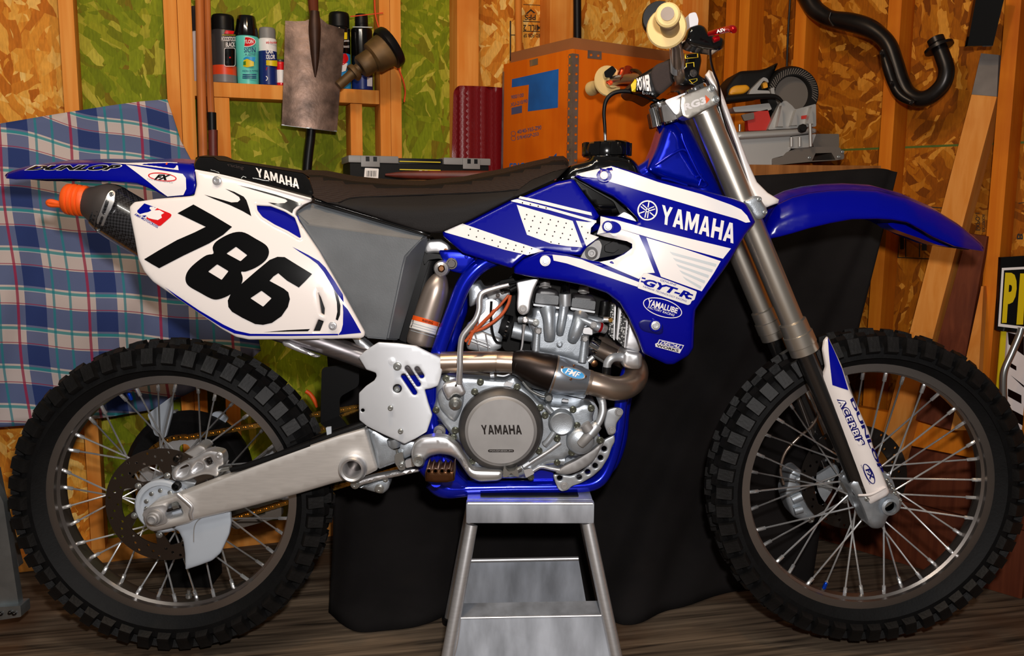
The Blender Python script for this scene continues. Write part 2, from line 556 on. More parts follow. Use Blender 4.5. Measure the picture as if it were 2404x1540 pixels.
def wood_mat(name, c1, c2, c3=None, scale=1.0, rough=0.65):
    m = bpy.data.materials.new(name); m.use_nodes = True
    nt = m.node_tree; N = nt.nodes; L = nt.links
    b = N['Principled BSDF']; b.inputs['Roughness'].default_value = rough; b.inputs['Specular IOR Level'].default_value = 0.12
    tc = N.new('ShaderNodeTexCoord'); mp = N.new('ShaderNodeMapping')
    mp.inputs['Scale'].default_value = (22 * scale, 22 * scale, 1.1 * scale)
    oi = N.new('ShaderNodeObjectInfo'); ad = N.new('ShaderNodeVectorMath'); ad.operation = 'ADD'
    sc = N.new('ShaderNodeVectorMath'); sc.operation = 'SCALE'; sc.inputs['Scale'].default_value = 13.0
    cb = N.new('ShaderNodeCombineXYZ')
    L.new(oi.outputs['Random'], cb.inputs[0]); L.new(oi.outputs['Random'], cb.inputs[2])
    L.new(cb.outputs[0], sc.inputs[0]); L.new(tc.outputs['Object'], ad.inputs[0]); L.new(sc.outputs[0], ad.inputs[1])
    L.new(ad.outputs[0], mp.inputs[0])
    nz = N.new('ShaderNodeTexNoise'); nz.inputs['Scale'].default_value = 2.2; nz.inputs['Detail'].default_value = 6; nz.inputs['Distortion'].default_value = 0.6
    L.new(mp.outputs[0], nz.inputs['Vector'])
    cr = N.new('ShaderNodeValToRGB')
    def lin(c): return tuple(((v / 255.0 + 0.055) / 1.055) ** 2.4 if v > 10 else v / 255 / 12.92 for v in c) + (1,)
    cr.color_ramp.elements[0].position = 0.32; cr.color_ramp.elements[0].color = lin(c1)
    cr.color_ramp.elements[1].position = 0.68; cr.color_ramp.elements[1].color = lin(c2)
    L.new(nz.outputs[0], cr.inputs[0])
    out = cr.outputs[0]
    if c3:                                # scattered knots and stains
        vo = N.new('ShaderNodeTexNoise'); vo.inputs['Scale'].default_value = 3.0; vo.inputs['Detail'].default_value = 4
        L.new(ad.outputs[0], vo.inputs['Vector'])
        r2 = N.new('ShaderNodeMapRange'); r2.inputs[1].default_value = 0.52; r2.inputs[2].default_value = 0.72
        L.new(vo.outputs[0], r2.inputs[0])
        mx = N.new('ShaderNodeMix'); mx.data_type = 'RGBA'; mx.inputs[7].default_value = lin(c3)
        L.new(r2.outputs[0], mx.inputs[0]); L.new(out, mx.inputs[6]); out = mx.outputs[2]
    L.new(out, b.inputs['Base Color'])
    bp = N.new('ShaderNodeBump'); bp.inputs['Strength'].default_value = 0.15; bp.inputs['Distance'].default_value = 0.002
    L.new(nz.outputs[0], bp.inputs['Height']); L.new(bp.outputs[0], b.inputs['Normal'])
    MATS[name] = m
    return m
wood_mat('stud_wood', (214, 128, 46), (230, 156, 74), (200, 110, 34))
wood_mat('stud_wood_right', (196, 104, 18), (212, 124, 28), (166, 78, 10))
wood_mat('pale_wood', (206, 128, 50), (220, 148, 72), (192, 108, 38))
wood_mat('crate_wood', (208, 92, 6), (220, 112, 16), (184, 76, 4), 0.35)
wood_mat('handle_wood', (166, 90, 40), (192, 114, 60), (136, 76, 44), 2.0, 0.4)
wood_mat('bench_wood', (120, 72, 32), (150, 96, 48), None)
wood_mat('redwood', (84, 38, 22), (108, 54, 32), (70, 34, 24), 1.0)
wood_mat('floor_wood', (44, 37, 31), (124, 107, 89), (92, 66, 46), 1.1, 0.75)

def osb(name, cols, spots=None):
    """oriented strand board: two layers of stretched cells, their direction varying from patch to patch."""
    m = bpy.data.materials.new(name); m.use_nodes = True
    nt = m.node_tree; N = nt.nodes; L = nt.links
    b = N['Principled BSDF']; b.inputs['Roughness'].default_value = 0.65; b.inputs['Specular IOR Level'].default_value = 0.12
    def lin(c): return tuple(((v / 255.0 + 0.055) / 1.055) ** 2.4 if v > 10 else v / 255 / 12.92 for v in c) + (1,)
    tc = N.new('ShaderNodeTexCoord')
    outs = []; hs = []
    for seed, sc in ((0.0, 1.0), (7.3, 1.25)):
        mp0 = N.new('ShaderNodeMapping'); mp0.inputs['Location'].default_value = (seed, 0, seed * .7)
        L.new(tc.outputs['Object'], mp0.inputs[0])
        v1 = N.new('ShaderNodeTexVoronoi'); v1.inputs['Scale'].default_value = 6.5 * sc
        L.new(mp0.outputs[0], v1.inputs['Vector'])
        sp = N.new('ShaderNodeSeparateColor'); L.new(v1.outputs['Color'], sp.inputs[0])
        mr = N.new('ShaderNodeMapRange'); mr.inputs[3].default_value = -1.25; mr.inputs[4].default_value = 1.25
        L.new(sp.outputs[0], mr.inputs[0])
        vr = N.new('ShaderNodeVectorRotate'); vr.rotation_type = 'Y_AXIS'
        L.new(mp0.outputs[0], vr.inputs['Vector']); L.new(mr.outputs[0], vr.inputs['Angle'])
        nzd = N.new('ShaderNodeTexNoise'); nzd.inputs['Scale'].default_value = 16
        L.new(mp0.outputs[0], nzd.inputs['Vector'])
        sv = N.new('ShaderNodeVectorMath'); sv.operation = 'SCALE'; sv.inputs['Scale'].default_value = 0.035
        L.new(nzd.outputs['Color'], sv.inputs[0])
        ad = N.new('ShaderNodeVectorMath'); ad.operation = 'ADD'
        L.new(vr.outputs[0], ad.inputs[0]); L.new(sv.outputs[0], ad.inputs[1])
        mp = N.new('ShaderNodeMapping'); mp.inputs['Scale'].default_value = (38 * sc, 14, 8.5 * sc)
        L.new(ad.outputs[0], mp.inputs[0])
        v2 = N.new('ShaderNodeTexVoronoi'); v2.inputs['Scale'].default_value = 1.0; v2.distance = 'CHEBYCHEV'; v2.inputs['Randomness'].default_value = .9
        L.new(mp.outputs[0], v2.inputs['Vector'])
        sp2 = N.new('ShaderNodeSeparateColor'); L.new(v2.outputs['Color'], sp2.inputs[0])
        cr = N.new('ShaderNodeValToRGB')
        el = cr.color_ramp.elements
        el[0].position = 0.0; el[0].color = lin(cols[0]); el[1].position = 1.0; el[1].color = lin(cols[-1])
        for i, c in enumerate(cols[1:-1]):
            e = el.new((i + 1) / (len(cols) - 1)); e.color = lin(c)
        L.new(sp2.outputs[1], cr.inputs[0]); outs.append(cr.outputs[0]); hs.append((sp2.outputs[2], sp2.outputs[0]))
    gt = N.new('ShaderNodeMath'); gt.operation = 'GREATER_THAN'; L.new(hs[0][0], gt.inputs[0]); L.new(hs[1][1], gt.inputs[1])
    mx = N.new('ShaderNodeMix'); mx.data_type = 'RGBA'
    L.new(gt.outputs[0], mx.inputs[0]); L.new(outs[0], mx.inputs[6]); L.new(outs[1], mx.inputs[7])
    out = mx.outputs[2]
    gn = N.new('ShaderNodeTexNoise'); gn.inputs['Scale'].default_value = 60; gn.inputs['Detail'].default_value = 4
    mpg = N.new('ShaderNodeMapping'); mpg.inputs['Scale'].default_value = (3, 1, .7)
    L.new(tc.outputs['Object'], mpg.inputs[0]); L.new(mpg.outputs[0], gn.inputs['Vector'])
    rg = N.new('ShaderNodeMapRange'); rg.inputs[1].default_value = .3; rg.inputs[2].default_value = .7; rg.inputs[3].default_value = .8; rg.inputs[4].default_value = 1.15
    L.new(gn.outputs[0], rg.inputs[0])
    m2 = N.new('ShaderNodeMix'); m2.data_type = 'RGBA'; m2.blend_type = 'MULTIPLY'; m2.inputs[0].default_value = 1
    L.new(out, m2.inputs[6]); L.new(rg.outputs[0], m2.inputs[7]); out = m2.outputs[2]
    L.new(out, b.inputs['Base Color'])
    bp = N.new('ShaderNodeBump'); bp.inputs['Strength'].default_value = 0.4; bp.inputs['Distance'].default_value = 0.003
    L.new(hs[0][0], bp.inputs['Height']); L.new(bp.outputs[0], b.inputs['Normal'])
    MATS[name] = m
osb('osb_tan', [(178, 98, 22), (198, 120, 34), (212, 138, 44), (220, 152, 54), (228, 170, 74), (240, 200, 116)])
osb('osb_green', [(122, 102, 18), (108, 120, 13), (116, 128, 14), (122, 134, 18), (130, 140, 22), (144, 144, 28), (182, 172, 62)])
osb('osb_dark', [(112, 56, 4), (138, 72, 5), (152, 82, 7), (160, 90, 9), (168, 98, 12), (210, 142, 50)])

M('steel_galv', (172, 180, 184), 0.35, 0.9, noise=(18, 0.2))
M('spade_rust', (112, 90, 78), 0.4, 0.6, noise=(22, 0.6), bump=(60, 0.4))
M('spade_dark', (58, 36, 24), 0.5, 0.4, noise=(20, 0.4))
M('brass_old', (96, 72, 40), 0.55, 0.4, noise=(16, 0.5))
M('black_cloth', (27, 25, 25), 0.95, 0, 0.1, noise=(5, 0.3), bump=(500, 0.2))
M('maroon_plastic', (112, 14, 20), 0.35, bump=(300, 0.3))
M('lid_grey', (128, 126, 124), 0.45)
M('saw_grey', (168, 166, 162), 0.45, 0.5)
M('saw_dark', (104, 96, 88), 0.5, 0.3)
M('saw_black', (18, 17, 16), 0.6, 0, 0.15)
M('saw_yellow', (216, 148, 18), 0.5)
M('saw_red', (178, 30, 14), 0.5)
M('exhaust_black', (34, 30, 28), 0.32, 0.6, noise=(18, 0.4))
M('paint_grey', (112, 104, 98), 0.7, noise=(20, 0.15))
M('orange_cord', (226, 70, 20), 0.5)
M('print_ink', (38, 28, 16), 0.8)
M('crate_ink', (10, 90, 168), 0.7, noise=(14, 0.25))
M('crate_ink_dark', (70, 74, 110), 0.8)
M('label_white', (232, 228, 224), 0.5)
M('can_white', (236, 232, 230), 0.35)
M('can_grey', (120, 116, 116), 0.35)
M('can_dark', (52, 50, 52), 0.35)
M('can_navy', (22, 40, 108), 0.3)
M('can_orange', (226, 70, 26), 0.35)
M('yellow_tape', (222, 198, 20), 0.5)
M('plate_alu', (200, 208, 220), 0.36, 0.6, noise=(14, 0.32, (1.6, 1, .5)), bump=(35, 0.05))
# ------------------------------------------------------------------ the room
def frame2(p0, d):
    u = Vector((d[0], d[1], 0)).normalized()
    n = Vector((u.y, -u.x, 0))           # towards the viewer
    return Vector(p0), u, n
PL, UL, NL = frame2((0, 0.947, 0), (1, 0.335))
PR, UR, NR = frame2((0, 1.99, 0), (1, -1.10))
def plY(p, n):
    n3 = np.array(n); p3 = np.array(p); c = np.array(CAM)
    def f(x, y):
        x = np.asarray(x, float); y = np.asarray(y, float)
        d = np.stack([(x - CX) / F, -(y - CY) / F, -np.ones_like(x)], -1) @ _CRn.T
        t = ((p3 - c) @ n3) / (d @ n3)
        return c[1] + d[..., 1] * t
    return f
def LY(off): return plY(PL + NL * off, NL)
def RY(off): return plY(PR + NR * off, NR)
def LP(x, y, off): return WP(x, y, PL + NL * off, NL)
def RP(x, y, off): return WP(x, y, PR + NR * off, NR)

corner_x = (1.99 - 0.947) / (0.335 + 1.10)
CORNER = Vector((corner_x, 0.947 + 0.335 * corner_x, 0))
HW = 2.3

def wallobj(name, P0, u, n, s0, s1, z0, z1, d0, d1, mat, parent=None, bevel=0.0):
    """box in wall coordinates: s along the wall from P0, d towards the viewer."""
    o = boxm(name, ((s0 + s1) / 2, -(d0 + d1) / 2, (z0 + z1) / 2), AX, ((s1 - s0) / 2, (d1 - d0) / 2, (z1 - z0) / 2), mat, None, True, bevel)
    # re-centre the mesh on the wall frame so that the grain runs with the wall
    L = o.location.copy()
    o.data.transform(Matrix.Translation(L))
    o.location = (0, 0, 0)
    if parent:
        o.parent = parent
    else:
        R = Matrix((u, -n, Vector((0, 0, 1)))).transposed().to_4x4()
        o.matrix_world = Matrix.Translation(P0) @ R
    return o
def sL(px, py, off): return (LP(px, py, off) - PL).dot(UL)
def sR(px, py, off): return (RP(px, py, off) - PR).dot(UR)

scL = (CORNER - PL).dot(UL); scR = (CORNER - PR).dot(UR)
wl = wallobj('wall_left', PL, UL, NL, -2.0, scL, 0, HW, -0.03, -0.012, 'osb_tan'); wl['kind'] = 'structure'
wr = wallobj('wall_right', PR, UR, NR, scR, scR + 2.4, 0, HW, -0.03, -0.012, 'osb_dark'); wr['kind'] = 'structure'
def studL(x0, x1, y=130, z0=0.04, z1=HW, d=0.089, name='stud'):
    return wallobj(name, PL, UL, NL, sL(x0, y, d), sL(x1, y, d), z0, z1, 0, d, 'stud_wood', wl, 0.003)
def studR(x0, y=130, w=0.038, z0=0.04, z1=HW, d=0.089):
    s = sR(x0, y, d)
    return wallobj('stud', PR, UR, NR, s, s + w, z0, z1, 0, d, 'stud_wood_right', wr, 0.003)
a, b = sL(160, 130, 0), sL(1096, 130, 0)
wallobj('sheathing_panel', PL, UL, NL, -2.0, a, 0.0, HW, -0.012, 0, 'osb_tan', wl)
wallobj('sheathing_panel', PL, UL, NL, a + .001, b, 0.0, HW, -0.012, 0, 'osb_green', wl)
wallobj('sheathing_panel', PL, UL, NL, b + .001, scL, 0.0, HW, -0.012, 0, 'osb_tan', wl)
zj = RP(2050, 349, 0).z
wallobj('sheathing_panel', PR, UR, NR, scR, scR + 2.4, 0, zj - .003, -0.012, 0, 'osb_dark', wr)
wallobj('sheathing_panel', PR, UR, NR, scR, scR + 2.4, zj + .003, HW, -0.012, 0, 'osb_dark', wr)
M('green_line', (70, 90, 10), 0.7)
wallobj('joint_strip', PR, UR, NR, scR, scR + 2.4, zj - .003, zj + .003, -0.012, 0.0005, 'green_line', wr)
studL(143, 179); studL(388, 420); studL(420.5, 454); studL(891, 916); studL(916.5, 942); studL(1073, 1124)
studL(1290, 1345); studL(-140, -102); studL(1630, 1660)
for x in (1700, 1731, 1862, 2078, 2350): studR(x)
studR(2600)
wallobj('bottom_plate', PL, UL, NL, -2.0, scL, 0, 0.04, 0, 0.089, 'pale_wood', wl, 0.003)
wallobj('bottom_plate', PR, UR, NR, scR, scR + 2.4, 0, 0.04, 0, 0.089, 'pale_wood', wr, 0.003)
# nailed blocking that serves as a shelf, with two cripples under it
zt0, zb0 = LP(675, 201, .089).z, LP(675, 235, .089).z
SHELF_Z = zt0
wallobj('blocking', PL, UL, NL, sL(454.6, 210, .089), sL(890.4, 210, .089), zb0, zt0, 0, .089, 'stud_wood', wl, 0.003)
studL(505, 541, 300, 0.04, zb0 - .001, name='cripple'); studL(823, 851, 300, 0.04, zb0 - .001, name='cripple')
# mill stamps on the sheathing
def wtext(s, quad, side, mat='print_ink', bold=.01):
    fy = LY(0.001) if side == 'L' else RY(0.001)
    return text('mill_stamp', s, quad, fy, mat, wl if side == 'L' else wr, bold, 0.0)
ROOT[1] = Vector((0, 0, 0))
def wall_child(o, wall):
    mw = o.matrix_world.copy()
    o.parent = wall
    o.matrix_basis = wall.matrix_basis.inverted() @ Matrix.Translation(o.location)
    return o
def stampL(s, quad, bold=.015): wall_child(text('mill_stamp', s, quad, LY(0.0012), 'print_ink', None, bold, 0.0), wl)
def stampR(s, quad, bold=.015): wall_child(text('mill_stamp', s, quad, RY(0.0012), 'print_ink', None, bold, 0.0), wr)
stampL('MILL 2', z3('680 180 550 180 550 222 680 222'))
stampL('RATED FOR SP', z3('716 243 552 243 552 270 716 270'))
stampL('PFS', z3('640 105 560 105 560 145 640 145'))
def barL(q): wall_child(decal('stamp_line', z3(q), LY(0.0012), 'print_ink', None, 0), wl)
barL('548 150 722 158 722 164 548 156'); barL('548 222 722 228 722 234 548 228'); barL('716 0 722 0 722 265 716 265')
barL('550 30 700 38 700 42 550 34'); barL('565 100 605 65 640 95 625 95 605 78 580 100')
barL('452 150 462 150 462 440 452 440'); barL('458 250 490 250 490 256 458 256')
stampR('EXPO-1', zt('1105 620 1100 460 1140 460 1145 620')); stampR('EXTERIOR', zt('1160 630 1160 470 1185 470 1190 630'))
stampR('B', zt('1475 700 1475 650 1530 640 1530 700'), .03)
def barR(q): wall_child(decal('stamp_line', zt(q), RY(0.0012), 'print_ink', None, 0), wr)
barR('390 670 405 670 405 860 390 860'); barR('465 660 475 660 475 860 465 860'); barR('590 690 600 690 600 860 590 860')
barR('390 860 690 872 690 880 390 868'); barR('420 680 455 680 455 790 420 790'); barR('615 700 660 700 660 800 615 800')
barR('640 400 800 412 800 420 640 410'); barR('620 430 780 440 780 446 620 438'); barR('1490 370 1540 365 1540 372 1490 378')

# floor of wide weathered boards running with the left wall
fl = mk('floor', [(-3, -3, -.05), (3, -3, -.05), (3, 3, -.05), (-3, 3, -.05), (-3, -3, -.03), (3, -3, -.03), (3, 3, -.03), (-3, 3, -.03)],
        [(3, 2, 1, 0), (4, 5, 6, 7), (0, 1, 5, 4), (1, 2, 6, 5), (2, 3, 7, 6), (3, 0, 4, 7)], 'floor_wood', smooth=0)
fl['kind'] = 'structure'
fu = Vector((1, .20, 0)).normalized(); fn = Vector((-fu.y, fu.x, 0))
ref = WF(105, 1467).dot(fn)
random.seed(5)
offs = [-1.9, -1.2, -.62, -.02, .36, .82, 1.35, 2.1]
for q in range(len(offs) - 1):
    a0, a1 = ref + offs[q] + .0012, ref + offs[q + 1] - .0012
    c = fn * ((a0 + a1) / 2); c.z = -.015 - (.001 if q % 2 else 0)
    bo = boxm('floor_sheet', (0, 0, 0), AX, (2.4, (a1 - a0) / 2, .0149), 'floor_wood', None, True, .0015)
    bo.data.transform(Matrix.Translation(bo.location)); bo.data.transform(Matrix.Rotation(math.pi / 2, 4, 'Y'))
    # long grain along the sheet: keep the mesh Z as the long axis
    R = Matrix((Vector((0, 0, -1)), fn, fu)).transposed().to_4x4()
    bo.parent = fl
    bo.matrix_basis = Matrix.Translation(-fl.location) @ Matrix.Translation(c) @ R

# ------------------------------------------------------------------ plaid sheet hung on the left wall
def plaid():
    m = bpy.data.materials.new('plaid'); m.use_nodes = True
    nt = m.node_tree; N = nt.nodes; L = nt.links
    b = N['Principled BSDF']; b.inputs['Roughness'].default_value = 0.9; b.inputs['Specular IOR Level'].default_value = 0.15
    uv = N.new('ShaderNodeUVMap'); sp = N.new('ShaderNodeSeparateXYZ'); L.new(uv.outputs[0], sp.inputs[0])
    def fr(sock, per, off):
        a = N.new('ShaderNodeMath'); a.operation = 'MULTIPLY_ADD'; a.inputs[1].default_value = 1 / per; a.inputs[2].default_value = off
        L.new(sock, a.inputs[0]); f = N.new('ShaderNodeMath'); f.operation = 'FRACT'; L.new(a.outputs[0], f.inputs[0]); return f.outputs[0]
    def band(s, c, w):
        q = N.new('ShaderNodeMath'); q.operation = 'COMPARE'; q.inputs[1].default_value = c; q.inputs[2].default_value = w
        L.new(s, q.inputs[0]); return q.outputs[0]
    fu_, fv_ = fr(sp.outputs[0], 166.6, 0.0), fr(sp.outputs[1], 92.5, 0.0)
    col = None
    def lay(mask, color, fac, mode='MIX'):
        nonlocal col
        mx = N.new('ShaderNodeMix'); mx.data_type = 'RGBA'; mx.blend_type = mode
        k = N.new('ShaderNodeMath'); k.operation = 'MULTIPLY'; k.inputs[1].default_value = fac; L.new(mask, k.inputs[0])
        L.new(k.outputs[0], mx.inputs[0])
        if col is None: mx.inputs[6].default_value = (.56, .47, .44, 1)
        else: L.new(col, mx.inputs[6])
        mx.inputs[7].default_value = color + (1,)
        col = mx.outputs[2]
    lay(band(fu_, .27, .15), (.24, .33, .62), 1, 'MULTIPLY')
    lay(band(fv_, .70, .25), (.20, .30, .60), 1, 'MULTIPLY')
    lay(band(fv_, .03, .045), (.02, .26, .28), .85); lay(band(fv_, .085, .012), (.6, .6, .6), .5)
    lay(band(fu_, .53, .018), (.02, .22, .26), .8); lay(band(fu_, .76, .018), (.02, .22, .26), .8)
    lay(band(fv_, .41, .012), (.30, .02, .06), .8); lay(band(fu_, .01, .03), (.32, .015, .06), .85)
    L.new(col, b.inputs['Base Color'])
    MATS['plaid'] = m
plaid()
pl_out = [(-170, 322), (-60, 300), (0, 290), (130, 268), (250, 249), (330, 238), (392, 233), (402, 262), (424, 330), (462, 402), (520, 500),
          (575, 640), (612, 823), (560, 868), (480, 905), (420, 935), (355, 962), (250, 980), (120, 994), (0, 1003), (-170, 1018)]
LYc = LY(0.125)
def plY_(x, y):
    d = np.clip((y - 250) / 500, 0, 1)
    return LYc(x, y) - 0.014 * d * np.sin(x / 47 + y / 300) - 0.008 * np.sin(x / 23 + y / 90) * d - .012 * np.sin((y - .35 * x) / 55) * (1 - d)
sheet = panel('plaid_sheet', ([pl_out], plY_), 0.003, 'plaid', free=True, g=16, smooth=180, uv=True)
ul = sheet.data.uv_layers[0]
uvs = np.zeros(len(sheet.data.loops) * 2); ul.data.foreach_get('uv', uvs); uvs = uvs.reshape(-1, 2)
x_, y_ = uvs[:, 0].copy(), uvs[:, 1].copy()
top = np.clip((520 - y_) / 300, 0, 1)
uvs[:, 0] = x_ - .11 * (y_ - 700) - 35 + 4 * np.sin(y_ / 60)
uvs[:, 1] = y_ - .075 * x_ - 673 - .24 * x_ * top + 6 * np.sin(x_ / 45) * top + 2.5 * np.sin(x_ / 38) + 925
ul.data.foreach_set('uv', uvs.ravel())
tag(sheet, 'blue and pink plaid bed sheet hung on the wall at left', 'cloth')

# ------------------------------------------------------------------ workbench, black cloth
BY = 0.43
BZ = W(1900, 430, BY).z
x0b, x1b = W(715, 400, BY).x, W(2100, 400, BY).x
def prism(name, poly, z0, z1, mat, parent=None, free=False):
    n = len(poly)
    V = [(p[0], p[1], z0) for p in poly] + [(p[0], p[1], z1) for p in poly]
    Fs = [tuple(range(n - 1, -1, -1)), tuple(range(n, 2 * n))] + [(i, (i + 1) % n, n + (i + 1) % n, n + i) for i in range(n)]
    return fix(mk(name, V, Fs, mat, parent, 0, free))
def wallY(x): return min(.947 + .335 * x, 1.99 - 1.10 * x) - .14
thing('workbench', 'wooden workbench behind the motocross bike carrying crate and saw', 'workbench', (.3, BY + .1, 0))
bp_ = [(x0b, BY), (x1b, BY), (x1b, wallY(x1b)), (CORNER.x + .0, CORNER.y - .20), (CORNER.x - .12, CORNER.y - .20), (x0b, wallY(x0b) + .01)]
prism('bench_top', bp_, BZ - .042, BZ, 'bench_wood')
boxm('apron', ((x0b + x1b) / 2, BY + .05, BZ - .09), AX, ((x1b - x0b) / 2 - .03, .018, .045), 'bench_wood')
for x, y in ((x0b + .12, BY + .06), (x1b - .42, BY + .06), (.1, BY + .06), (x0b + .12, wallY(x0b) - .05), (CORNER.x - .05, CORNER.y - .3)):
    boxm('leg', (x, y, (BZ - .045) / 2), AX, (.035, .035, (BZ - .045) / 2), 'bench_wood')
endthing()

def drape(name, top, bot, ns, nt, mat, yfun, seed=0):
    T = spline(top, 12); B = spline(bot, 12)
    def samp(A, s):
        f = s * (len(A) - 1); i = min(int(f), len(A) - 2); return A[i] + (A[i + 1] - A[i]) * (f - i)
    V, Fs = [], []
    for j in range(nt + 1):
        t = j / nt
        for i in range(ns + 1):
            s = i / ns
            a, b = samp(T, s), samp(B, s)
            e = yfun(t)
            p = np.array([a[0] + (b[0] - a[0]) * t, a[1] + (b[1] - a[1]) * e, a[2] + (b[2] - a[2]) * t])
            amp = .004 + .018 * t
            p[1] += amp * (math.sin(s * 41 + 2.2 * t + seed) + .6 * math.sin(s * 17 - 5 * t) + .4 * math.sin(s * 73 + 9 * t)) * min(1, 6 * (1 - t) + .35) * .55
            V.append(p)
    for j in range(nt):
        for i in range(ns):
            k = j * (ns + 1) + i; Fs.append((k, k + ns + 1, k + ns + 2, k + 1))
    n = len(V)
    V2 = V + [p + np.array([0, .003, 0]) for p in V]
    F2 = Fs + [tuple(n + i for i in f[::-1]) for f in Fs]
    per = [i for i in range(ns + 1)] + [(j + 1) * (ns + 1) - 1 for j in range(1, nt + 1)] + [nt * (ns + 1) + i for i in range(ns - 1, -1, -1)] + [j * (ns + 1) for j in range(nt - 1, 0, -1)]
    for a, b in zip(per, per[1:] + per[:1]): F2.append((a, b, n + b, n + a))
    o = mk(name, V2, F2, mat, None, 180, True)
    return o
top_pts = [np.array(W(x, y, BY - .012)) for x, y in ((735, 424), (1000, 424), (1300, 422), (1600, 418), (1790, 411), (1950, 401), (2060, 395), (2106, 404))]
bot_pts = [np.array(WF(x, y, .006)) for x, y in ((770, 1440), (850, 1484), (1000, 1462), (1120, 1418), (1250, 1412), (1370, 1420), (1470, 1466), (1580, 1432), (1725, 1388), (1905, 1378))]
ez = lambda t: 0.12 * t if t < .35 else .042 + .958 * ((t - .35) / .65) ** 2.4
cl = drape('black_cloth', top_pts, bot_pts, 110, 50, 'black_cloth', ez)
tag(cl, 'black backdrop cloth draped from the workbench down to the floor', 'cloth')
# ------------------------------------------------------------------ clutter on the left wall
M('can_green', (60, 130, 40), .4)
def cylS(cx, cy, Y0, rpx):               # front surface of an upright cylinder for lettering
    k = S(cx, cy, Y0)
    def f(x, y):
        dx = np.clip((np.asarray(x, float) - cx) / rpx, -.99, .99)
        return Y0 - rpx * k * np.sqrt(1 - dx * dx) - .0006
    return f
def can(label, cx, ytop, ybot, r, capmat, capy, bands, capr=.8, group=None, prof=None, cap_prof=None):
    """bands: (y0, y1, material) of the tin, in pixels."""
    base = LP(cx, ybot, .044); Yc = base.y
    zoff = SHELF_Z + .0005 - base.z                      # stands on the blocking
    k = S(cx, ybot, Yc)
    def z(y): return W(cx, y, Yc).z + zoff
    t = thing('spray_can', label, 'spray can', (base.x, base.y, SHELF_Z + .0005), group)
    R = r * k
    for i, (y0, y1, m) in enumerate(bands):
        zt_, zb_ = z(y0), z(y1)
        pr = [(R * .9, zb_), (R, zb_ + .003), (R, zt_)] if i == len(bands) - 1 else [(R, zb_), (R, zt_)]
        if i == 0: pr = [(R * .9 if len(bands) == 1 else R, pr[0][1]), (R, zt_ - .006), (R * .97, zt_ - .002), (R * .9, zt_), (R * .5, zt_ + .002)]
        lathe('tin' if i == 0 else 'label_band', [(a, b - base.z - zoff) for a, b in pr], (base.x, base.y, SHELF_Z + .0005), (0, 0, 1), m, None, 28)
    z0_, z1_ = z(capy), z(ytop)
    cr = R * capr
    pr = cap_prof or [(1.0, 0), (1.0, .75), (.95, .93), (.85, 1.0)]
    lathe('cap', [(cr * a, (z0_ + (z1_ - z0_) * b) - base.z - zoff) for a, b in pr], (base.x, base.y, SHELF_Z + .0005), (0, 0, 1), capmat, None, 24)
    sf0 = cylS(cx, ybot, Yc, r)
    return sf0
G1 = 'spray cans on the shelf of the left wall'
s_ = can('white spray can with grey cap, half hidden behind the wooden handles', 474, 12, 190, 22, 'can_dark', 71, [(71, 189, 'can_white')], .95, G1)
decal('logo_oval', circ(461, 89, 11, 20, 10), s_, 'red_vinyl', None, .0004); text('lettering', 'K', Q('455 94 463 94 463 84 455 84'), s_, 'white_vinyl', None, .03, .001)
decal('green_spot', circ(460, 128, 7), s_, 'yellow_vinyl', None, .0004); decal('green_spot', circ(462, 144, 8), s_, 'can_green', None, .0004)
decal('red_print', Q('454 160 468 160 468 166 454 166'), s_, 'red_vinyl', None, .0004); endthing()
s_ = can('black spray can lettered WOODSTOCK BLACK with an orange band', 528, 30, 192, 27.5, 'black_plastic', 66,
         [(66, 150, 'can_dark'), (150, 172, 'can_orange'), (172, 192, 'can_grey')], .93, G1)
text('lettering', 'WOODSTOCK', Q('518 97 554 97 554 86 518 86'), s_, 'white_vinyl', None, .02, .0006, cuts=8)
text('lettering', 'BLACK', Q('530 110 552 110 552 99 530 99'), s_, 'white_vinyl', None, .02, .0006, cuts=6)
decal('picture_frame', [rrect(526, 112, 553, 156, 5), rrect(527.2, 113.2, 551.8, 154.8, 4)], s_, 'white_vinyl', None, .0006, 5)
decal('picture', rrect(528, 114, 551, 154, 4), s_, 'black_vinyl', None, .0005, 6); decal('glow_spot', circ(540, 135, 2), s_, 'red_vinyl', None, .0009)
decal('red_tag', Q('530 71 550 73 548 80 526 79'), s_, 'red_vinyl', None, .0006); decal('gold_line', Q('502 81 553 82 553 83.2 502 82.2'), s_, 'yellow_vinyl', None, .0006); endthing()
s_ = can('turquoise spray can with a red oval logo and a picture of a house', 583, 34, 196, 27, 'black_gloss', 82, [(82, 196, 'teal_vinyl')], .9, G1,
         cap_prof=[(1.08, 0), (1.08, .2), (.98, .5), (.9, .85), (.8, 1)])
decal('logo_oval', circ(579, 98, 20, 24, 10.5), s_, 'red_vinyl', None, .0006, 6); decal('logo_rim', [circ(579, 98, 21.5, 24, 12), circ(579, 98, 20, 24, 10.5)], s_, 'white_vinyl', None, .0006, 6)
text('lettering', 'KRYLON', Q('563 102 595 102 595 93 563 93'), s_, 'white_vinyl', None, .02, .0009, cuts=8)
text('lettering', 'fUSION', Q('560 123 600 123 600 111 560 111'), s_, 'can_navy', None, .01, .0006, cuts=8)
text('lettering', 'FOR PLASTIC', Q('561 131 600 131 600 126 561 126'), s_, 'can_navy', None, .0, .0006, cuts=8)
decal('house_wall', Q('565 145 580 138 596 145 596 155 580 158 565 154'), s_, 'yellow_vinyl', None, .0006, 6)
decal('house_roof', Q('562 144 577 133 600 134 598 146 580 137'), s_, 'sky_vinyl', None, .0009, 6); decal('house_window', Q('571 145 577 143 577 153 571 153'), s_, 'can_green', None, .0009)
decal('red_print', circ(563, 155, 4), s_, 'red_vinyl', None, .0007)
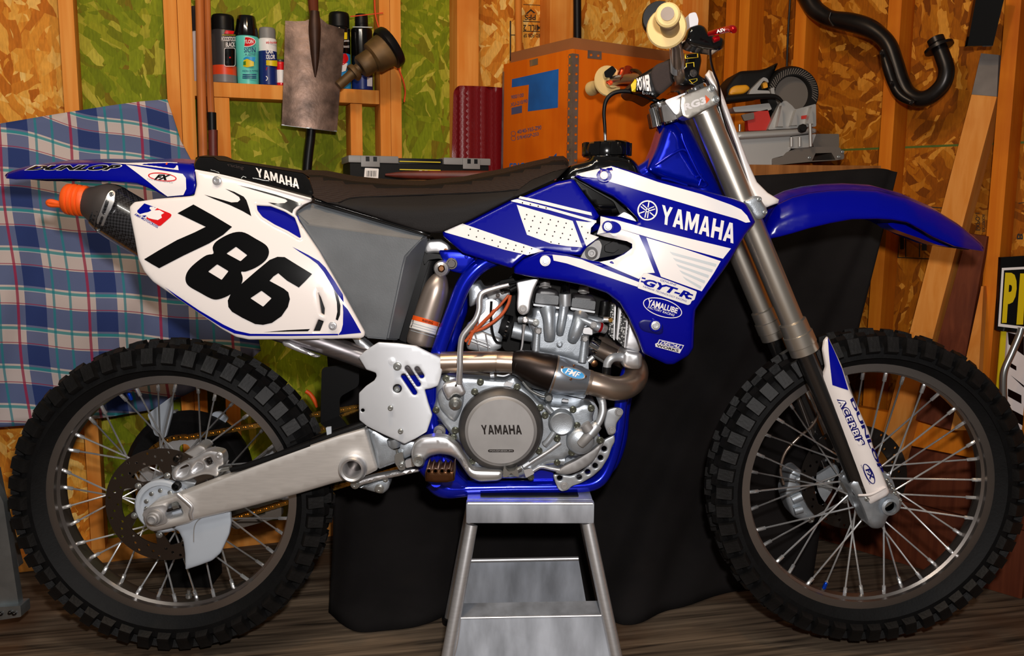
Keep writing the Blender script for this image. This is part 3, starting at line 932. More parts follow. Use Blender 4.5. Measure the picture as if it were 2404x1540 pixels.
text('lettering', 'NO SANDING OR PRIMING', Q('560 169 606 169 606 164 560 164'), s_, 'can_navy', None, .0, .0006, cuts=8)
for yy in (174, 178, 182): decal('fine_print', Q('564 %d 602 %d 602 %d 564 %d' % (yy, yy, yy + 2, yy + 2)), s_, 'can_navy', None, .0006, 8)
endthing()
s_ = can('small blue and white spray can lettered CAR COLOR with clear cap', 631, 62, 199, 21, 'lid_grey', 88, [(88, 118, 'can_white'), (118, 152, 'can_navy'), (152, 199, 'can_navy')], .9, G1)
text('lettering', 'plasti-kote', Q('615 104 650 104 650 96 615 96'), s_, 'red_vinyl', None, .015, .0006, cuts=8)
text('lettering', 'CAR', Q('624 126 642 126 642 115 624 115'), s_, 'white_vinyl', None, .03, .0006, cuts=4)
text('lettering', 'COLOR', Q('620 139 646 139 646 128 620 128'), s_, 'white_vinyl', None, .03, .0006, cuts=5)
decal('label_band', Q('616 141 651 142 651 156 616 152'), s_, 'yellow_vinyl', None, .0006, 6); decal('red_print', Q('612 158 628 158 622 172 612 178'), s_, 'red_vinyl', None, .0006)
decal('logo_ring', [circ(623, 184, 6), circ(623, 184, 4)], s_, 'white_vinyl', None, .0007, 5); endthing()
s_ = can('small red and white tin peeking out left of the spade', 660, 135, 199, 13, 'can_dark', 141, [(141, 160, 'red_vinyl'), (160, 190, 'can_white'), (190, 199, 'red_vinyl')], .9, G1); endthing()
s_ = can('black spray can with light blue base just right of the spade', 799, 27, 208, 25, 'black_plastic', 61, [(61, 125, 'black_vinyl'), (125, 208, 'sky_vinyl')], .95, G1)
text('lettering', '1', Q('808 92 815 92 815 76 808 76'), s_, 'yellow_vinyl', None, .05, .0006)
text('lettering', 'CLEANER', Q('804 98 820 98 820 94 804 94'), s_, 'white_vinyl', None, .01, .0006, cuts=6); text('lettering', 'BRAKE', Q('804 112 820 112 820 107 804 107'), s_, 'white_vinyl', None, .01, .0006, cuts=6)
decal('red_print', sm(Q('801 130 812 126 818 138 812 148 803 152')), s_, 'red_vinyl', None, .0009, 6); decal('white_print', Q('800 150 816 148 812 166 800 170'), s_, 'white_vinyl', None, .0007, 6); endthing()
s_ = can('black spray can with dark blue base in the corner of the shelf', 851, 32, 212, 24.5, 'black_plastic', 66, [(66, 178, 'black_vinyl'), (178, 212, 'can_navy')], .62, G1)
text('lettering', '1', Q('828 86 836 86 836 70 828 70'), s_, 'yellow_vinyl', None, .05, .0006); decal('gear_print', [circ(832, 130, 7), circ(832, 130, 4)], s_, 'can_grey', None, .0007, 5)
decal('silver_line', Q('828 62 874 63 874 65 828 64'), s_, 'silver_vinyl', None, .0008, 8); decal('white_print', Q('862 182 874 182 874 203 862 202'), s_, 'white_vinyl', None, .0008, 8); endthing()

# spade
thing('garden_spade', 'rusty square spade hanging blade down in front of the shelf', 'spade', LP(730, 300, .14))
sp_out = z2('810 146 880 150 950 148 985 132 1000 95 1040 92 1060 130 1110 170 1170 188 1228 208 1215 420 1195 640 1175 928 980 905 785 880 795 640 803 400')
LYs = LY(.145)
bx_ = lambda x, y: LYs(x, y) - .012 * (1 - ((x - 735) / 65.) ** 2)
sps = Surf([sp_out], bx_)
bl_ = panel('blade', sps, .003, 'spade_rust', g=12)
pts = [W(x, y, float(sps(x, y)) - d) for (x, y), d in zip(z2('1018 80 1018 200 1020 330 1022 450 1022 545'), (.006, .006, .004, .002, .0))]
tube('socket_ridge', pts, [.013, .017, .014, .009, .002], 'spade_dark')
tube('handle', [LP(x, y, .155) for x, y in ((735, -60), (735, 0), (737, 35))], [.0145, .0145, .013], 'redwood')
mk('cutting_edge', [*[W(x, y, float(sps(x, y)) - .001) for x, y in z2('785 876 980 900 1175 922 1175 930 980 907 785 884')]], [(0, 1, 4, 5), (1, 2, 3, 4)], 'steel', None, 0)
endthing()
tag(tube('black_pipe', [LP(x, y, .115) for x, y in ((741, 120), (731, 300), (724, 365), (720, 420), (716, 560))], .0135, 'black_plastic', free=True), 'black pipe standing upright behind the rusty spade', 'pipe')

# two long handles leaning by the shelf
thing('wooden_tool_handle', 'worn brown wooden tool handle, the left one of two', 'tool handle', LP(480, 620, .165), 'tool handles at the shelf')
tube('shaft', [LP(x, y, .165) for x, y in ((468, -40), (472, 150), (477, 370), (482, 640))], [.0115, .0118, .0118, .0118], 'handle_wood'); endthing()
thing('taped_tool_handle', 'wooden tool handle with black tape and dark red lower end', 'tool handle', LP(508, 620, .165), 'tool handles at the shelf')
tube('shaft', [LP(x, y, .167) for x, y in ((486, -40), (490, 120), (496, 266))], [.008, .0085, .0095], 'handle_wood')
tube('tape', [LP(x, y, .167) for x, y in ((497, 264), (498, 306))], .0118, 'black_plastic')
M('maroon_paint', (96, 34, 24), 0.5, noise=(30, .3))
tube('painted_end', [LP(x, y, .167) for x, y in ((500, 305), (501, 380), (508, 640))], .0125, 'maroon_paint'); endthing()

# old brass funnel-like lamp
thing('brass_torch', 'old brass torch head with black rubber cup beside the spray cans', 'torch', LP(860, 150, .15))
def zt2(s): return z2(s)
def bt(name, s, mat):
    a = [float(t) for t in s.split()]
    pts, R = [], []
    for i in range(0, len(a), 3):
        (x, y), = z2('%f %f' % (a[i], a[i + 1])); p = LP(x, y, .19); pts.append(p); R.append(a[i + 2] / 3.005 * S(x, y, p.y))
    return tube(name, pts, R, mat, None, 22, 1)
bt('stem', '1185 605 34 1260 540 34 1330 480 38', 'brass_old'); bt('collar', '1285 520 62 1300 508 64 1312 498 56', 'brass_old')
bt('barrel', '1340 478 72 1352 470 82 1440 410 82 1450 400 70', 'brass_old'); bt('housing', '1418 420 92 1432 412 112 1480 378 118 1530 348 126 1540 340 118', 'brass_old')
bt('rubber_cup', '1520 352 140 1528 346 152 1560 326 150 1572 318 140 1566 322 120', 'black_plastic'); bolt(*z2('1408 305')[0], LP(869, 101, .17).y, 7, 'steel'); endthing()
tag(tube('hanging_wire', [LP(*p, .10) for p in z2('1440 -20 1445 90 1460 160 1480 210 1560 330 1605 470 1640 560 1657 640 1650 720')], .0022, 'orange_cord', free=True, n=8), 'thin orange cord hanging over the stud beside the brass torch', 'cord')
tag(tube('orange_string', [LP(*p, .095) for p in z2('1270 117 1380 105 1500 91')], .0016, 'orange_cord', free=True, n=6), 'short orange string tied across behind the spray can caps', 'cord')

# maroon ribbed sled, dowel and pipe
LYm = LY(.113)
mar = lambda x, y: LYm(x, y) - .006 * np.clip(np.cos((x - 1068) / 33 * 2 * np.pi) * 3, -1, 1)
o = panel('ribbed_sled', ([rnd(z2('1998 640 2030 603 2200 608 2400 622 2404 1300 1985 1240 1985 1120'), 8)], mar), .006, 'maroon_plastic', free=True, g=7)
tag(o, 'dark red ribbed plastic sled standing behind the toolbox', 'sled')
tag(tube('wooden_dowel', [LP(1216, -30, .10), LP(1219, 180, .10)], .0105, 'stud_wood', free=True), 'plain wooden dowel standing behind the plywood crate', 'dowel')
tag(tube('black_conduit', [LP(1355, -30, .15), LP(1356, 120, .15)], .0125, 'black_plastic', free=True), 'black conduit on the wall above the plywood crate', 'pipe')
tag(tube('black_cable', [RP(1857, -30, .02), RP(1850, 80, .02), RP(1846, 200, .02)], .0035, 'black_plastic', free=True, n=8), 'thin black cable running down the right wall above the saw', 'cable')

# toolbox
TU = Vector((math.cos(.30), math.sin(.30), 0)); TN = Vector((TU.y, -TU.x, 0))
tc0 = W(818, 372, .47); tc0.z = BZ
thing('toolbox', 'black toolbox with grey lid rim and two latches behind the seat', 'toolbox', tc0)
TYf = plY(tc0, TN)
wpx = lambda x, y: WP(x, y, tc0, TN)
wid = (wpx(1152, 390) - tc0).dot(TU)
ztop = wpx(900, 366).z; zlb = wpx(900, 383).z
dep = .15
def tbox(name, s0, s1, z0, z1, d0, d1, mat, bev=.002, parent=None):
    c = tc0 + TU * ((s0 + s1) / 2) - TN * ((d0 + d1) / 2); c.z = (z0 + z1) / 2
    return boxm(name, c, (TU, -TN, (0, 0, 1)), ((s1 - s0) / 2, (d1 - d0) / 2, (z1 - z0) / 2), mat, parent, False, bev)
s_at = lambda x: (wpx(x, 380) - tc0).dot(TU)
tbox('body', .004, wid - .004, BZ + .0005, zlb, .004, dep, 'saw_black', .004)
lidp = tbox('lid', 0, s_at(936), zlb, ztop, 0, dep, 'lid_grey', .004); tbox('lid', s_at(1042), wid, zlb, ztop, 0, dep, 'lid_grey', .004)
tbox('handle_recess', s_at(936) + .0005, s_at(1042) - .0005, zlb - .02, ztop - .004, .012, dep, 'black_plastic')
for yy in (380, 399):
    zz = wpx(990, yy).z; tbox('yellow_line', s_at(938), s_at(1034), zz - .0012, zz + .0012, -.002, .02, 'yellow_tape', 0)
for x0_, x1_ in ((847, 891), (1086, 1126)):
    l_ = tbox('latch', s_at(x0_), s_at(x1_), wpx(870, 392).z, wpx(870, 366).z, -.005, -.0003, 'lid_grey', .0015)
    for f in (.25, .65): tbox('latch_slot', s_at(x0_ + (x1_ - x0_) * f), s_at(x0_ + (x1_ - x0_) * (f + .2)), wpx(870, 379).z, wpx(870, 368).z, -.0056, -.0051, 'black_plastic', 0, l_)
lab = decal('barcode_label', rnd(z2('1372 1184 1470 1190 1466 1262 1366 1256'), 2), TYf, 'label_white', None, .0008)
for i in range(11):
    x = 1384 + i * 6.6; decal('barcode_bar', z2('%f 1204 %f 1204 %f 1246 %f 1246' % (x, x + (2 + i % 3), x + (2 + i % 3) - 2, x - 2)), TYf, 'black_vinyl', lab, .0014)
for x in (984, 997, 1010, 1024): decal('shiny_tape', Q('%d 400 %d 400 %d 414 %d 414' % (x, x + 7, x + 7, x)), TYf, 'silver_vinyl', None, .001)
endthing()
bg = [np.array((W(x, 420, BY + .02).x, BY + .02, BZ + .0135)) for x in (905, 960, 1060, 1170, 1230, 1290)]
tag(tube('dark_bag', bg, [.003, .010, .0125, .0125, .010, .003], 'maroon_paint', free=True), 'dark brown rolled cloth lying on the bench before the toolbox', 'cloth')

# plywood crate with perforated steel edges
kc = W(1344, 120, .50); kc.z = BZ
KL = Vector((-.55, .835, 0)).normalized(); KR = Vector((KL.y, -KL.x, 0))
NLc, NRc = Vector((-KR.x, -KR.y, 0)), Vector((-KL.x, -KL.y, 0))
thing('plywood_crate', 'plywood crate with perforated steel edges and blue stencilled print', 'crate', kc)
kz = WP(1344, 114, kc, NRc).z
def run(px, d, n): return (WP(px, 150, kc, n) - kc).dot(d)
kl, kr = run(1182, KL, NLc), run(1640, KR, NRc)
def kbox(name, a0, a1, b0, b1, z0, z1, mat, bev=.002):
    c = kc + KL * ((a0 + a1) / 2) + KR * ((b0 + b1) / 2); c.z = (z0 + z1) / 2
    return boxm(name, c, (KL, KR, (0, 0, 1)), (abs(a1 - a0) / 2, abs(b1 - b0) / 2, abs(z1 - z0) / 2), mat, None, False, bev)
kbox('side_panel', 0, kl, 0, .012, BZ + .0005, kz, 'crate_wood'); kbox('side_panel', 0, kl, kr - .012, kr, BZ + .0005, kz, 'crate_wood')
kbox('front_panel', 0, .012, .0125, kr - .0125, BZ + .0005, kz, 'crate_wood'); kbox('back_panel', kl - .012, kl, .0125, kr - .0125, BZ + .0005, kz, 'crate_wood')
M('cardboard', (150, 92, 46), 0.8, noise=(8, .1))
zf_ = WP(1344, 84, kc, NRc).z
for a0, a1, b0, b1 in ((.016, .020, .016, kr - .016), (.0205, kl - .016, .016, .020), (kl - .0155, kl - .0125, .02, kr - .016)):
    kbox('cardboard_flap', a0, a1, b0, b1, BZ + .01, zf_, 'cardboard', 0)
KLY, KRY = plY(kc, NLc), plY(kc, NRc)
def strip(conv, s, sf, holes, parent=None):
    L = [conv(s)] + [circ(x, y, 3.2, 10) for x, y in holes]
    return panel('steel_strip', (L, lambda x, y: sf(x, y) - .002), .0015, 'steel_galv', parent, g=14)
strip(z3, '878 392 905 385 905 1260 862 1260', KLY, [(1336.5 - i * .33, 133 + 20.3 * i) for i in range(14)])
strip(z3, '905 385 952 392 938 1260 905 1260', KRY, [(1353.5 - i * .22, 133 + 20.3 * i) for i in range(14)])
strip(z3, '400 520 412 516 402 1260 388 1260', KLY, [])
strip(z3, '595 436 655 420 655 466 597 480', KLY, [])
for nm, s, sf, hs in (('clip', '1016 362 1116 372 1116 430 1014 420', KRY, '1040 396 1092 402'),):
    strip(z3, s, sf, z3(hs))
ink = lambda q, m='crate_ink', sf=KLY: decal('stencil_print', z3(q), sf, m, None, .0006)
ink('468 573 805 498 800 778 582 806 590 612 466 632')
text('stencil_lettering', 'ERICSSON', z3('446 1240 690 1235 695 1170 452 1180'), KLY, 'crate_ink', None, .02, .0008, cuts=10)
for i in range(3): ink('%d %d %d %d %d %d %d %d' % (735, 1165 - i * 18, 790, 1122 - i * 0 + i * 16 - 16, 790, 1136 + i * 16 - 16, 735, 1172 - i * 18))
for q, t in (('462 690 552 672 552 700 462 718', '900/100'), ('458 745 580 715 580 742 458 772', 'XU-210/90'), ('505 970 680 935 680 905 505 940', '40/40-Y65-Z90'), ('505 1012 660 980 660 955 505 985', '5/9/45GP-253')):
    a = z3(q)
    if '-Y' in t or 'GP' in t: a = [a[0], a[1], a[2], a[3]]
    else: a = [a[3], a[2], a[1], a[0]]
    text('stencil_lettering', t, a, KLY, 'crate_ink_dark', None, .015, .0008, cuts=8)
ink('464 780 540 762 540 815 464 830', 'crate_ink_dark')
for yy in (966, 1000): decal('stencil_ring', [circ(*z3('478 %d' % yy)[0], 6, 14), circ(*z3('478 %d' % yy)[0], 5, 14)], KLY, 'crate_ink_dark', None, .0006, 5)
endthing()

# ------------------------------------------------------------------ mitre saw
SY = .55
thing('mitre_saw', 'grey and yellow mitre saw standing on the workbench', 'saw', W(1800, 386, SY + .08) * 1.0)
ROOT[0].location.z = BZ; ROOT[1] = ROOT[0].location.copy()
def sp(name, s, Y, th, mat, r=3, g=14, holes=None, parent=None, pil=None):
    L = [rnd(zw(s), r)] + ([zw(h) for h in holes] if holes else [])
    return panel(name, (L, Y, pil), th, mat, parent, g=g)
sp('base', '505 1145 585 1130 610 1100 680 1072 800 1062 985 1062 1022 1108 1022 1150 955 1160 770 1170 505 1196', SY - .01, .16, 'saw_dark', 4, holes=['790 1162 815 1108 930 1104 960 1155'])
sp('base_ledge', '820 968 985 968 985 1064 800 1064 790 990', SY + .05, .12, 'saw_dark')
sp('table', '250 985 640 988 640 1075 585 1125 505 1145 505 1198 300 1198 260 1100', SY, .18, 'saw_grey')
sp('turntable', '230 955 640 935 800 925 822 935 822 962 640 985 250 1010', SY - .02, .16, 'saw_grey', 5, pil=(6, .01))
sp('table_lug', '640 988 820 968 785 1062 640 1075', SY - .015, .1, 'saw_grey')
for x in (640, 700, 780): ptube('lug_rib', '%d 992 %f 12 %d 1060 %f 12' % (x, SY - .02, x, SY - .02), 'saw_grey', conv=zw, sub=1)
sp('fence', '470 938 560 742 600 726 648 765 668 792 818 750 820 915 640 930', SY + .02, .03, 'saw_grey', 4)
for q in ('540 915 572 760 582 915', '640 908 676 790 684 905', '755 895 788 768 800 895'): sp('fence_rib', q, SY - .005, .03, 'saw_grey', 1)
sp('fence_slot', '712 838 752 832 752 858 712 862', SY + .018, .004, 'saw_red', 1)
c_ = zw('622 690')[0]
k_ = S(*c_, SY + .06)
gcen = W(*c_, SY + .08)
lathe('blade_guard', [(41 * k_, -.03), (60 * k_, -.03), (66 * k_, -.01), (66 * k_, .01), (60 * k_, .035), (42 * k_, .035), (41 * k_, -.03)], gcen, (0, -1, 0), 'saw_black', n=48)
lathe('guard_plate', [(0.001, .012), (42 * k_, .012), (42 * k_, .0), (.001, .0)], gcen, (0, -1, 0), 'saw_dark', n=40)
for i in range(34):
    a = math.radians(-95 + i * 6); p = gcen + Vector((math.sin(a) * 51 * k_, -.0358, math.cos(a) * 51 * k_))
    boxm('guard_ridge', p, (Vector((math.cos(a + .5), 0, -math.sin(a + .5))), (0, 1, 0), Vector((math.sin(a + .5), 0, math.cos(a + .5)))), (.0012, .0012, .009), 'saw_dark')
sp('motor_housing', '160 640 215 560 262 515 420 505 500 480 520 460 545 455 500 560 480 640 470 690 170 730', SY + .05, .12, 'saw_black', 8, pil=(8, .02))
sp('motor_cover', '198 640 230 618 320 612 345 640 300 678 185 690', SY + .035, .05, 'saw_yellow', 6, pil=(5, .01)); sp('arm_badge', '430 600 465 590 470 632 440 640', SY + .034, .03, 'saw_yellow', 2)
sp('arm', '330 690 345 650 438 556 470 570 478 600 440 580 390 652 480 655 490 680 360 700', SY + .025, .04, 'saw_grey', 4)
ptube('carry_handle', '160 720 %f 22 300 705 %f 22 480 695 %f 18 540 705 %f 14 575 735 %f 10' % ((SY + .01,) * 5), 'saw_black', conv=zw)
sp('frame_bar', '215 775 480 745 500 790 470 800 230 810', SY + .04, .05, 'saw_grey', 3); sp('frame_upright', '488 640 515 630 522 690 500 700', SY + .03, .03, 'saw_grey', 2)
sp('lower_guard', '318 822 470 790 492 868 462 942 330 946', SY + .04, .03, 'saw_red', 3); sp('guard_bracket', '280 830 370 812 372 860 300 875', SY + .03, .01, 'saw_dark', 3)
ptube('clamp_screw', '266 900 %f 10 266 950 %f 10' % (SY - .01, SY - .01), 'steel', conv=zw); ptube('clamp_post', '775 895 %f 12 780 1060 %f 12' % (SY - .03, SY - .03), 'saw_grey', conv=zw, sub=1)
disc('lock_knob', *zw('710 930')[0], SY - .03, [(8, 0), (10, .004), (10, .016), (7, .02)], 'saw_black', n=8)
bolts(zw, '770 1140 982 1134 1010 1098', SY - .012, 4)
endthing()
pk0, pk1 = W(1745, 400, BY + .02), W(2068, 400, BY + .02); pz = W(1900, 391, SY).z
tag(boxm('saw_plank', ((pk0.x + pk1.x) / 2, BY + .15, (BZ + pz) / 2), AX, ((pk1.x - pk0.x) / 2, .13, (pz - BZ) / 2 - .0005), 'bench_wood', None, True, .002), 'brown plank on the workbench under the mitre saw', 'plank')

# ------------------------------------------------------------------ things on the right wall
thing('exhaust_header', 'black used exhaust header pipe hanging on the right wall', 'exhaust pipe', RP(2150, 250, .13))
hp = zw('700 -110 745 -40 800 55 860 105 930 138 1060 160 1190 198 1290 262 1350 340 1392 460 1430 580 1478 672 1560 716 1650 694 1735 610 1762 510 1735 410 1690 300')
hr = [62, 62, 62, 60, 58, 66, 66, 58, 58, 58, 58, 58, 58, 57, 56, 55, 54, 52]
def rp(name, P_, R, off, mat, sub=6):
    pts = [RP(x, y, off) for x, y in P_]
    return tube(name, pts, [r / 3.08 * S(x, y, p.y) for r, (x, y), p in zip(R, P_, pts)], mat, None, 18, sub)
rp('pipe', hp, hr, .13, 'exhaust_black')
for i, (x, y) in ((2, (806, 60)), (4, (940, 138)), (7, (1240, 225))): pass
fl_c = RP(*zw('1708 345')[0], .13); fk = S(2204, 112, fl_c.y) / 3.08
ax_ = (RP(*zw('1690 300')[0], .13) - RP(*zw('1735 410')[0], .13)).normalized()
lathe('flange', [(50 * fk, -.004), (100 * fk, -.004), (100 * fk, .004), (50 * fk, .004)], fl_c, ax_, 'exhaust_black')
lathe('pipe_mouth', [(52 * fk, -.0), (58 * fk, .002), (58 * fk, .016), (48 * fk, .018), (46 * fk, .005), (.001, .005)], fl_c + ax_ * .012, ax_, 'exhaust_black')
rp('weld_bead', zw('925 90 915 140 945 190'), [9, 9, 9], .155, 'exhaust_black'); 
rp('heat_shield', zw('1300 365 1335 480 1375 600 1430 690 1530 750'), [26, 38, 36, 36, 24], .155, 'exhaust_black')
for x, y in zw('1293 385 1365 600 1505 745'): bolt(x, y, RP(x, y, .178).y, 5, 'steel_dark')
endthing()
o = panel('black_sheet', ([zw('1985 -60 2192 -60 2172 20 2098 330 1912 334')], RY(.15)), .012, 'black_gloss', free=True, g=60); tag(o, 'black glossy sheet hanging at the top of the right wall', 'panel')

# leaning timber
def board(front, o0, o1, thick):
    """front: four pixels (tl, tr, br, bl) of the front face; o0, o1 distance from the right wall at top and bottom."""
    P_ = [RP(*front[0], o0), RP(*front[1], o0), RP(*front[2], o1), RP(*front[3], o1)]
    V = P_ + [p - NR * thick for p in P_]
    return V, [(0, 1, 2, 3), (7, 6, 5, 4), (0, 4, 5, 1), (1, 5, 6, 2), (2, 6, 7, 3), (3, 7, 4, 0)]
thing('leaning_timber', 'pale leaning timber with its top end painted grey', 'timber', RP(2060, 1100, .22), 'timber leaning on the right wall')
V, Fs = board(((2281, 222), (2340, 227), (2193, 780), (2136, 780)), .075, .17, .06); fix(mk('beam', V, Fs, 'pale_wood', None, 0))
V, Fs = board(((2136, 780), (2193, 780), (2078, 1210), (2022, 1205)), .17, .235, .06); fix(mk('beam_foot', V, Fs, 'pale_wood', None, 0))
V, Fs = board(((2303, 125), (2345, 129), (2340, 226.6), (2281, 221.6)), .068, .075, .06); fix(mk('painted_end', V, Fs, 'paint_grey', None, 0)); endthing()
V, Fs = board(((2272, 548), (2318, 555), (2235, 1010), (2150, 985)), .10, .19, .02)
tag(fix(mk('red_board', V, Fs, 'redwood', None, 0, True)), 'dark red brown board leaning beside the pale timber', 'board', 'timber leaning on the right wall')
V, Fs = board(((2304, 672), (2309, 672), (2290, 1010), (2232, 1010)), .11, .23, .03)
tag(fix(mk('wood_offcut', V, Fs, 'pale_wood', None, 0, True)), 'narrow pale wedge of wood leaning right of the red board', 'board', 'timber leaning on the right wall')
# boards on the floor along the right wall
def fbox(name, label, cat, pA, pB, z0, z1, th, mat):
    u = (pB - pA); u.z = 0; L_ = u.length; u.normalize(); n = Vector((-u.y, u.x, 0))
    c = (pA + pB) / 2 + n * (th / 2); c.z = (z0 + z1) / 2
    return tag(boxm(name, c, (u, n, (0, 0, 1)), (L_ / 2, th / 2, (z1 - z0) / 2), mat, None, True, .002), label, cat, 'boards on edge along the right wall')
pa, pb = RP(1900, 1180, .14), RP(2330, 1180, .14)
fbox('floor_board', 'orange brown board lying on edge above the red planks', 'board', pa, pb, .355, .44, .03, 'stud_wood_right')
fbox('floor_board', 'upper dark red plank seen through the front wheel', 'board', pa, RP(2420, 1180, .14), .19, .35, .03, 'redwood')
fbox('floor_board', 'lower dark red plank resting on the floor behind the front wheel', 'board', pa, RP(2420, 1180, .14), .0005, .187, .03, 'redwood')

# sign, lettered panel, tube and strap at the right edge
SYd = .36
thing('yellow_sign', 'black sign with white border and big yellow letters at right edge', 'sign', W(2400, 778, SYd))
sgs = Surf([Q('2350 604 2560 590 2560 800 2340 775')], SYd)
panel('board', sgs, .012, 'black_vinyl', None, g=60)
decal('border', [Q('2352 629 2560 618 2560 792 2343 766'), Q('2357 634.5 2560 624 2560 786 2349 760')], sgs, 'white_vinyl', None, .001, 40)
text('lettering', 'P', Q('2352 758 2382 758 2389 641 2360 640'), sgs, 'yellow_vinyl', None, .05, .001); text('lettering', 'I', Q('2386 762 2402 762 2408 642 2395 642'), sgs, 'yellow_vinyl', None, .05, .001)
endthing()
thing('lettered_panel', 'white panel with large black letters under the yellow sign', 'panel', W(2400, 1090, SYd + .03))
lps = Surf([Q('2366 780 2560 770 2560 1110 2352 1046')], SYd + .03)
panel('board', lps, .008, 'white_vinyl', None, g=60)
for q in ('2366 780 2404 790 2404 835 2368 808', '2370 850 2386 860 2386 870 2372 862', '2372 880 2404 905 2404 910', '2366 912 2398 928 2398 948 2366 930', '2376 962 2420 985 2420 1010 2376 985', '2374 1010 2402 1035 2400 1040 2374 1020'):
    decal('lettering', Q(q), lps, 'black_vinyl', None, .001)
endthing()
tag(ptube('steel_tube', '2398 770 %f 8 2392 790 %f 8 2375 830 %f 8 2358 870 %f 8 2355 910 %f 8 2357 960 %f 8 2359 1050 %f 8' % ((SYd - .03,) * 7), 'steel', free=True), 'bent bare steel tube in front of the lettered panel', 'tube')
o = panel('yellow_strap', ([Q('2351 778 2363 778 2358 850 2345 930 2338 930 2345 850')], SYd + .015), .004, 'yellow_tape', free=True, g=20); tag(o, 'yellow perforated strap hanging below the yellow sign', 'strap')

# galvanised trestle foot at the left edge
TY = .02
thing('metal_trestle', 'galvanised steel trestle foot at the bottom left edge', 'trestle', WF(10, 1456))
panel('leg', (rnd(Q('-60 1040 0 1162 8 1180 44 1420 50 1432 -14 1432 -70 1120'), 3), -.01), .02, 'steel_galv', g=40)
panel('rear_leg', (rnd(Q('-10 1100 0 1150 10 1195 45 1330 30 1338 0 1255 -20 1150'), 3), .08), .02, 'steel_galv', g=40)
ft = panel('foot_plate', (rnd(Q('-40 1428 48 1422 50 1448 -40 1462'), 3), -.025), .04, 'steel_galv', g=40)
bolts(lambda s: Q(s), '2 1441 24 1438 34 1440', -.026, 5, 'steel_dark', ft); endthing()

# a second small bike half hidden behind the rear wheel, under the plaid sheet
c2 = W(446, 1106, .36)
thing('small_bike', 'small dirt bike with white plastics parked behind the rear wheel', 'motorcycle', (c2.x, c2.y, 0))
k2 = 1
R2 = .168
boxm('wheel_block', (c2.x, c2.y, (c2.z - R2) / 2), AX, (.06, .05, (c2.z - R2) / 2), 'saw_black', None, False, .003)
lathe('tire', [(R2 - .06, -.03), (R2 - .02, -.04), (R2 - .004, -.022), (R2, 0), (R2 - .004, .022), (R2 - .02, .04), (R2 - .06, .03), (R2 - .06, -.03)], (c2.x, c2.y, c2.z), (0, -1, 0), 'rubber', n=40)
lathe('rim', [(R2 - .068, -.02), (R2 - .06, -.025), (R2 - .06, .025), (R2 - .068, .02), (R2 - .068, -.02)], (c2.x, c2.y, c2.z), (0, -1, 0), 'rim_alu', n=40)
panel('number_panel', (rnd(zc('555 60 830 -140 840 30 760 330 640 300 590 140'), 6), .30), .01, 'fin_plastic', g=30)
panel('side_panel', (rnd(zc('1290 40 1380 30 1470 110 1420 180 1320 190 1280 120'), 6), .36), .01, 'fin_plastic', g=30)
panel('fork_leg', (zc('830 30 870 20 950 210 900 220'), .35), .02, 'alu_dull', g=30); endthing()
o = ptube('orange_hook', '718 918 .40 5 728 925 .40 5 738 940 .40 5 744 956 .40 3', 'orange_rubber', free=True); tag(o, 'small orange hook hanging behind the rear tyre', 'hook')
# ------------------------------------------------------------------ the motocross bike
BIKE = thing('motocross_bike', 'blue and white motocross bike with race number 786 on an aluminium stand', 'motorcycle', (0, 0, 0))
def part(name, conv, s, Y, th, mat, r=3, g=10, holes=None, parent=None, pil=None, mirror=False, smooth_out=False):
    L = [(sm(conv(s), 4) if smooth_out else (rnd(conv(s), r) if r else conv(s)))] + [(h if not isinstance(h, str) else conv(h)) for h in (holes or [])]
    sf = Surf(L, Y, pil)
    return panel(name, sf, th, mat, parent, g=g, mirror=mirror), sf
def lerpY(pts):
    """smooth depth over the picture through control points (x, y, Y): least-squares quadratic (plane for few points)."""
    A = np.array(pts, float); cx, cy = A[:, 0].mean(), A[:, 1].mean()
    def basis(x, y):
        x = (x - cx) / 200; y = (y - cy) / 200
        B = [np.ones_like(x), x, y]
        if len(A) > 6: B += [x * x, x * y, y * y]
        return np.stack(B, -1)
    B = basis(A[:, 0], A[:, 1])
    c = np.linalg.solve(B.T @ B + np.diag([0, 1e-3, 1e-3] + [.05] * (B.shape[1] - 3)), B.T @ A[:, 2])
    return lambda x, y: basis(np.asarray(x, float), np.asarray(y, float)) @ c

